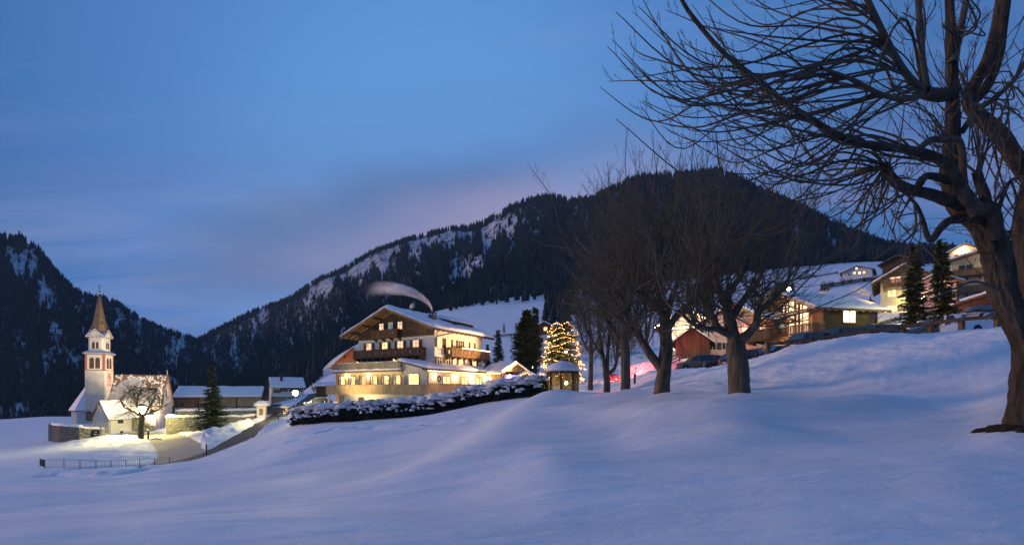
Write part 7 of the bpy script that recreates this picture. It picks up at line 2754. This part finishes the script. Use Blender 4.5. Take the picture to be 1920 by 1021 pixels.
p = on(880, 53)  # invented floodlight, put in to warm the terrace side rail
floodlight('added floodlight hidden behind the middle of the hedge, aimed at the side rail of the terrace', (p.x, p.y, p.z + 1.3), at(850, 712, 62), 800, (1.0, .78, .40), 110)
p = on(606, 60)  # invented floodlight, put in to warm the hotel gable front
floodlight('added floodlight hidden behind the left end of the hedge, aimed at the hotel gable front', (p.x, p.y, p.z + 1.6), at(745, 648, 69), 3000, (1.0, .74, .32), 95)
p = at(322, 801, 95.5)
floodlight('floodlight in the snow by the church gable, lighting the nave roof', (p.x, p.y, p.z + .4), at(215, 690, 103), 18000, (1.0, .70, .44), 80)
p = at(336, 792, 99)
floodlight('second floodlight beside the rubble wall aimed at the bell tower', (p.x, p.y, p.z + 1.4), at(198, 650, 101.5), 11000, (1.0, .72, .44), 46)
p = at(228, 815, 86)
floodlight('floodlight in the snow before the annex, aimed at the front of the bell tower', (p.x, p.y, p.z + .6), at(182, 665, 100), 10000, (1.0, .72, .44), 40)
p = at(1000, 712, 69)
floodlight('floodlight by the market stall, aimed at the long side of the hotel', (p.x, p.y, p.z + 1.8), at(862, 655, 70.5), 13000, (1.0, .64, .28), 66)
lamp(at(316, 793, 99.5), 260, (1.0, .60, .36), .3)
lamp(at(612, 746, 57), 520, (.95, .92, .30), .4)

# red light on the snow under the trees: tail lamps of a car, plus added beacons
def added_red_beacon(label, px, Y, h, watts):
    b = on(px, Y)
    t_ = thing('added_beacon', label, 'added_beacon', b, 0, 'added red beacons')
    k = MB()
    k.lathe([(.16, -.3), (.16, .05), (.03, .08), (.03, h)], 8)
    k.build('post', 'metal_dark', t_)
    k = MB()
    k.lathe([(.07, h), (.08, h + .02), (.08, h + .16), (.03, h + .20)], 10)
    k.build('red_lens', 'red_lamp', t_, True)
    lamp(b + Vector((0, -.25, h + .25)), watts, (1.0, .05, .06), .12, name='added_beacon_light')
    return t_


tcar = car('dark car with glowing red tail lamps, seen from behind between the forked bare trunks', 1147, 58, 80, 'paint_dark', 4.3, 1.8, .92, 1.5, 'hatch')
tm = Matrix.Translation(tcar.location) @ Matrix.Rotation(tcar.rotation_euler.z, 4, 'Z')
for c_ in kids(tcar):
    if c_.name.startswith('tail_light'):
        c_.data.materials[0] = M['red_lamp']
for sy in (-1, 1):
    lamp(tm @ Vector((-2.6, sy * .7, 1.3)), 1000, (1.0, .05, .05), .12, name='tail_light_beam')
added_red_beacon('small added red lamp on the snow ridge beyond the tallest bare tree', 1192, 60, .8, 420)
added_red_beacon('small added red lamp between the slim straight trunk and the forked trunk', 1118, 53, .7, 900)

# ---------------------------------------------------------------- fences
def post_rail(name, label, pts, hpost, rails, m, pw=.14, rw=(.06, .16), group=None, snowcap=False, post_m=None, zs=None):
    t_ = thing(name, label, 'fence', (0, 0, 0), 0, group)
    P = []
    for i, (px, Y) in enumerate(pts):
        v = on(px, Y)
        if zs:
            v.z = zs[i]
        P.append(v)
    for v in P:
        k = MB()
        k.box(v.x - pw / 2, v.x + pw / 2, v.y - pw / 2, v.y + pw / 2, v.z - .5, v.z + hpost)
        k.build('post', post_m or m, t_)
    for i in range(len(P) - 1):
        for h in rails:
            k = MB()
            a, b_ = P[i] + Vector((0, -pw / 2 - .03, h)), P[i + 1] + Vector((0, -pw / 2 - .03, h))
            k.bar(a, b_, *rw)
            k.build('rail', m, t_)
    return t_


# heavy rail fence along the street, above the snow bank
fpts = [(1440, 34.8), (1524, 33.8), (1567, 33.2), (1628, 32.3), (1693, 31.4), (1746, 30.6), (1803, 29.8), (1870, 29.0), (1960, 28)]
fz_ = [(H - py) / F * Y for (px, Y), py in zip(fpts, (664, 655, 648, 640, 633, 627, 620, 616, 612))]
post_rail('rail_fence', 'heavy weathered rail fence along the top of the snow bank before the parked cars', fpts, .82, (.72,), 'wood', .24, (.10, .22), zs=fz_)
# palings behind the cars
pal = thing('paling_fence', 'reddish paling fence at the foot of the bushy spruce behind the cars', 'fence')
for i in range(28):
    v = at(1690 + i * 2.3, 0, 41.5)
    zz = at(0, 628, 41.5).z
    k = MB()
    k.box(v.x - .035, v.x + .035, v.y - .01, v.y + .01, zz - .7, zz + .55 + .03 * (i % 3))
    k.build('paling', 'wood_red', pal)
# metal railing left of the lane
rl = thing('railing', 'thin dark metal railing at the edge of the snow field below the church', 'railing')
rpts = [(75, 48), (84, 43.5), (120, 43.6), (150, 43.7), (180, 43.8), (208, 44), (236, 44.2), (262, 44.6), (290, 45.2), (318, 46)]
RP = [on(a, b_) for a, b_ in rpts]
for v in RP:
    k = MB()
    k.box(v.x - .022, v.x + .022, v.y - .022, v.y + .022, v.z - .4, v.z + .80)
    k.build('post', 'metal', rl)
for i in range(len(RP) - 1):
    for h, w in ((.78, .026), (.12, .018)):
        k = MB()
        k.bar(RP[i] + Vector((0, 0, h)), RP[i + 1] + Vector((0, 0, h)), w)
        k.build('rail', 'metal', rl)
    k = MB()
    n = max(4, int((RP[i + 1] - RP[i]).length / .16))
    if i < 7:
        for q in range(1, n):
            v = RP[i].lerp(RP[i + 1], q / n)
            k.box(v.x - .005, v.x + .005, v.y - .005, v.y + .005, v.z + .13, v.z + .765)
        k.build('bars', 'metal', rl, kind='stuff')
# dark pasture fences across the slopes
post_rail('pasture_fence', 'dark pasture fence running across the snow slope behind the hotel', [(868, 200), (890, 196), (912, 192), (936, 188), (958, 186), (980, 184)], 1.2, (1.0, .55), 'wood_dark', .35, (.25, .30))
post_rail('pasture_fence', 'dark pasture fence across the high slope left of the white farmhouse', [(1490, 250), (1530, 252), (1570, 255)], 1.4, (1.1, .6), 'wood_dark', .4, (.3, .35))
post_rail('pasture_fence', 'dark pasture fence below the white farmhouse', [(1540, 168), (1580, 172), (1620, 175), (1660, 172), (1700, 168)], 1.6, (1.3, .8, .3), 'wood_dark', .4, (.3, .4))
post_rail('pasture_fence', 'dark pasture fence on the slope above the glazed chalet', [(1395, 140), (1425, 138), (1452, 136)], 1.3, (1.0, .5), 'wood_dark', .35, (.25, .3))
post_rail('timber_fence', 'wooden fence with rails in front of the timber hut', [(1238, 58), (1256, 58), (1274, 57.6), (1290, 57.4)], 1.1, (1.0, .62, .25), 'wood', .14, (.06, .14))
post_rail('timber_fence', 'crooked timber fence before the white annex chapel', [(174, 88.5), (184, 88.2), (194, 88.0)], 1.3, (1.1, .7, .3), 'wood_dark', .22, (.1, .22))
# bin and bollards round the church tree
def bollard(label, px, Y, h, w, m):
    b = on(px, Y)
    t_ = thing('bollard', label, 'bollard', b, 0, 'bollards in the snow')
    k = MB()
    k.lathe([(w, -.4), (w, h - .08), (w * .8, h), (.01, h + .02)], 10)
    k.build('post', m, t_)
    k = MB()
    k.lathe([(w * 1.05, h + .021), (w * .8, h + .14), (.01, h + .2)], 10)
    k.build('snow_cap', 'roof_snow', t_, True)


bollard('dark wooden bollard beside the church tree', 278, 84, 1.5, .16, 'wood_dark')
bollard('squat pale bin post beside the annex chapel', 192, 87.5, 1.5, .36, 'wood_grey')
bollard('small dark marker post on the snow below the straight bare trunk', 1190, 44, .85, .10, 'wood_dark')
bollard('short stake in the snow beside the lane', 522, 62, .7, .06, 'wood_dark')
bollard('slim stake in the lane edge near the railing', 387, 50.4, 1.3, .07, 'wood_dark')
# bench ends / cut logs by the tree
lg = thing('log_barrier', 'broken timber barrier lying in the snow right of the church tree', 'barrier', on(291, 83))
for i, (a, b_) in enumerate((((-.9, 0, .1), (.9, -.6, .35)), ((-.4, .3, .3), (1.4, -.4, .15)))):
    k = MB()
    k.bar(a, b_, .16)
    k.build('beam', 'wood_dark', lg)

# ---------------------------------------------------------------- lattice pavilion with a snow dome
gb = at(1055, 740, 40.0)
gb.z = gz(gb.x, gb.y) - .02
pav = thing('pavilion', 'small octagonal garden pavilion with dark lattice walls, inner lamp and a dome of snow', 'pavilion', gb, R(10))
RP_ = 1.25
hh_ = 1.72
for k_ in range(8):
    a0, a1 = R(22.5 + 45 * k_), R(67.5 + 45 * k_)
    p0 = Vector((RP_ * math.cos(a0), RP_ * math.sin(a0), 0))
    p1 = Vector((RP_ * math.cos(a1), RP_ * math.sin(a1), 0))
    k = MB()
    k.box(p0.x - .06, p0.x + .06, p0.y - .06, p0.y + .06, -.2, hh_)
    k.build('post', 'wood_dark', pav)
    mid = (p0 + p1) / 2
    if k_ in (3, 4):     # the open, braced sides
        k = MB()
        k.bar(p0 + Vector((0, 0, hh_ - .05)), p1 + Vector((0, 0, hh_ - .05)), .07)
        k.bar(p0 + Vector((0, 0, 1.05)), p0.lerp(p1, .45) + Vector((0, 0, hh_ - .08)), .06)
        k.bar(p1 + Vector((0, 0, 1.05)), p1.lerp(p0, .45) + Vector((0, 0, hh_ - .08)), .06)
        k.build('brace', 'wood_dark', pav, kind='stuff')
    else:
        k = MB()
        d = (p1 - p0)
        Lw = d.length
        d.normalize()
        n_ = Vector((mid.x, mid.y, 0)).normalized()
        st_ = .20
        for sgn in (-1, 1):
            c_ = -hh_
            while c_ < Lw + hh_:
                # slat line: u = c + sgn*z
                z0_, z1_ = .06, hh_ - .06
                ua, ub = (c_ + z0_, c_ + z1_) if sgn > 0 else (c_ - z0_ + hh_, c_ - z1_ + hh_)
                za, zb = z0_, z1_
                # clip to 0..Lw
                def clip(u, z, u2, z2):
                    if u < 0:
                        t = (0 - u) / (u2 - u + 1e-9); return 0, z + (z2 - z) * t
                    if u > Lw:
                        t = (Lw - u) / (u2 - u + 1e-9); return Lw, z + (z2 - z) * t
                    return u, z
                if max(ua, ub) > .02 and min(ua, ub) < Lw - .02:
                    a_, za2 = clip(ua, za, ub, zb)
                    b2, zb2 = clip(ub, zb, ua, za)
                    o_ = n_ * (.012 * sgn)
                    k.bar(p0 + d * a_ + o_ + Vector((0, 0, za2)), p0 + d * b2 + o_ + Vector((0, 0, zb2)), .036, .02, up=n_)
                c_ += st_
        for z_ in (.04, hh_ - .04):
            k.bar(p0 + Vector((0, 0, z_)), p1 + Vector((0, 0, z_)), .07)
        k.build('lattice', 'wood_dark', pav)
k = MB()
k.lathe([(RP_ + .12, hh_), (RP_ + .14, hh_ + .12), (RP_ * .6, hh_ + .42), (.05, hh_ + .62)], 8, (0, 0, 0), R(22.5))
rf = k.build('roof', 'wood_dark', pav)
k = MB()
k.lathe([(RP_ + .16, hh_ + .125), (RP_ + .20, hh_ + .26), (RP_ + .02, hh_ + .50), (RP_ * .72, hh_ + .74), (RP_ * .42, hh_ + .90), (.25, hh_ + .98), (.02, hh_ + 1.0)], 20)
k.build('snow_dome', 'roof_snow', rf, True)
k = MB()
k.tube([(0, 0, hh_ + .5), (0, 0, hh_ + 1.12)], .03, 5)
k.build('finial', 'metal_dark', rf)
k = MB()
k.ball((.38, .25, .88), .13, 8)
k.build('inner_lamp', 'bulb_green', pav, True)
lamp((.1, .25, .88), 110, YEL, .1, pav)

# ---------------------------------------------------------------- chimney smoke
def smoke(name, label, path, radii, dens, col, glow=None):
    m, nt, out = new_mat(name)
    N, L_ = nt.nodes, nt.links
    v = N.new('ShaderNodeVolumePrincipled')
    v.inputs['Color'].default_value = col + (1,)
    v.inputs['Anisotropy'].default_value = 0.2
    at_ = N.new('ShaderNodeTexCoord')
    nz = N.new('ShaderNodeTexNoise')
    nz.inputs['Scale'].default_value = .8
    nz.inputs['Detail'].default_value = 4
    L_.new(at_.outputs['Object'], nz.inputs['Vector'])
    sp = N.new('ShaderNodeSeparateXYZ')
    L_.new(at_.outputs['Generated'], sp.inputs[0])
    mr = N.new('ShaderNodeMapRange')
    mr.inputs['From Min'].default_value = 0.0
    mr.inputs['From Max'].default_value = 1.0
    mr.inputs['To Min'].default_value = 0.0
    mr.inputs['To Max'].default_value = 1.0
    L_.new(sp.outputs['X'], mr.inputs[0])
    pw_ = N.new('ShaderNodeMath'); pw_.operation = 'POWER'; pw_.inputs[1].default_value = 2.6
    L_.new(mr.outputs[0], pw_.inputs[0])
    nr = N.new('ShaderNodeMapRange')
    nr.inputs['From Min'].default_value = 0.3; nr.inputs['From Max'].default_value = 0.7
    nr.inputs['To Min'].default_value = 0.05; nr.inputs['To Max'].default_value = 1.6
    L_.new(nz.outputs[0], nr.inputs[0])
    mu = N.new('ShaderNodeMath'); mu.operation = 'MULTIPLY'
    L_.new(pw_.outputs[0], mu.inputs[0]); L_.new(nr.outputs[0], mu.inputs[1])
    mu2 = N.new('ShaderNodeMath'); mu2.operation = 'MULTIPLY'; mu2.inputs[1].default_value = dens
    L_.new(mu.outputs[0], mu2.inputs[0])
    L_.new(mu2.outputs[0], v.inputs['Density'])
    L_.new(v.outputs[0], out.inputs['Volume'])
    q = smooth_path([np.array(p_) for p_ in path], 8)
    t_ = thing(name, label, 'smoke', (0, 0, 0))
    base = np.interp(np.linspace(0, len(radii) - 1, len(q)), range(len(radii)), radii)
    for k_, sc in enumerate((1.0, .84, .68, .52, .36, .20)):     # layer in layer, so that the plume thins towards its rim
        T = MB()
        w_ = np.stack([0 * base, 0 * base, base * (1 - sc) * .25 * np.sin(np.linspace(0, 9, len(q)) + k_)], 1)
        T.tube([tuple(p_) for p_ in q + w_], list(base * sc), 16)
        o = T.build('smoke_layer', m, t_, True, kind='stuff')
    return t_


HM = Matrix.Translation(hotel.location) @ Matrix.Rotation(HROT, 4, 'Z')
top = HM @ Vector((chx, chy, zr(chy) + 1.42))
Yc_ = top.y
smoke('chimney_smoke', 'long pale plume of smoke streaming left from the hotel chimney', [top, at(806, 572, Yc_), at(795, 561, Yc_), at(775, 549, Yc_), at(748, 542, Yc_ + 1), at(715, 540, Yc_ + 2), at(680, 548, Yc_ + 3)],
      [.10, .24, .42, .66, .9, 1.15, 1.3], 2.0, (.99, .94, .95))
HM2 = Matrix.Translation(ca.location) @ Matrix.Rotation(CAR, 4, 'Z')
q0 = at(1632, 566, 60)
stv = thing('chimney_stack', 'small chimney stack with metal cowl at the far end of the glazed chalet roof', 'chimney', (q0.x, q0.y, q0.z), 0)
k = MB(); k.box(-.3, .3, -.3, .3, -3.0, 0); k.build('stack', 'plaster', stv)
k = MB(); k.lathe([(.5, .02), (.42, .12), (.1, .3), (.06, .5), (.05, .9)], 8); k.build('cowl', 'metal_dark', stv)
smoke('chimney_smoke', 'short lamplit orange puff of smoke drifting left above the glazed chalet roof', [at(1632, 556, 60), at(1626, 551, 60), at(1617, 547, 60), at(1604, 545, 60), at(1588, 546, 60)], [.10, .35, .6, .85, .8], 1.0, (.95, .85, .75))
lamp(at(1634, 561, 58.5), 130, (1, .58, .24), .2)


# ---------------------------------------------------------------- thin evening haze in the valley
m, nt, out = new_mat('valley_haze')
v = nt.nodes.new('ShaderNodeVolumePrincipled')
v.inputs['Color'].default_value = (0.50, 0.76, 1.0, 1)
v.inputs['Density'].default_value = 0.00006
v.inputs['Anisotropy'].default_value = 0.1
nt.links.new(v.outputs[0], out.inputs['Volume'])
M['valley_haze'] = m
zs_ = [min(c[2] for c in (o.matrix_world @ Vector(b) for b in o.bound_box)) for o in COL.objects if o.type == 'MESH' and o.get('kind') == 'structure']
zt_ = [max(c[2] for c in (o.matrix_world @ Vector(b) for b in o.bound_box)) for o in COL.objects if o.type == 'MESH' and o.get('kind') == 'structure']
xs_ = [c[i] for o in COL.objects if o.type == 'MESH' and o.get('kind') == 'structure' for c in (o.matrix_world @ Vector(b) for b in o.bound_box) for i in (0, 1)]
k = MB()
ext = max(abs(q) for q in xs_) + 80
k.box(-ext, ext, -ext, ext, min(zs_) - 1, max(zt_) + 40)
tag(k.build('haze', 'valley_haze'), kind='stuff')
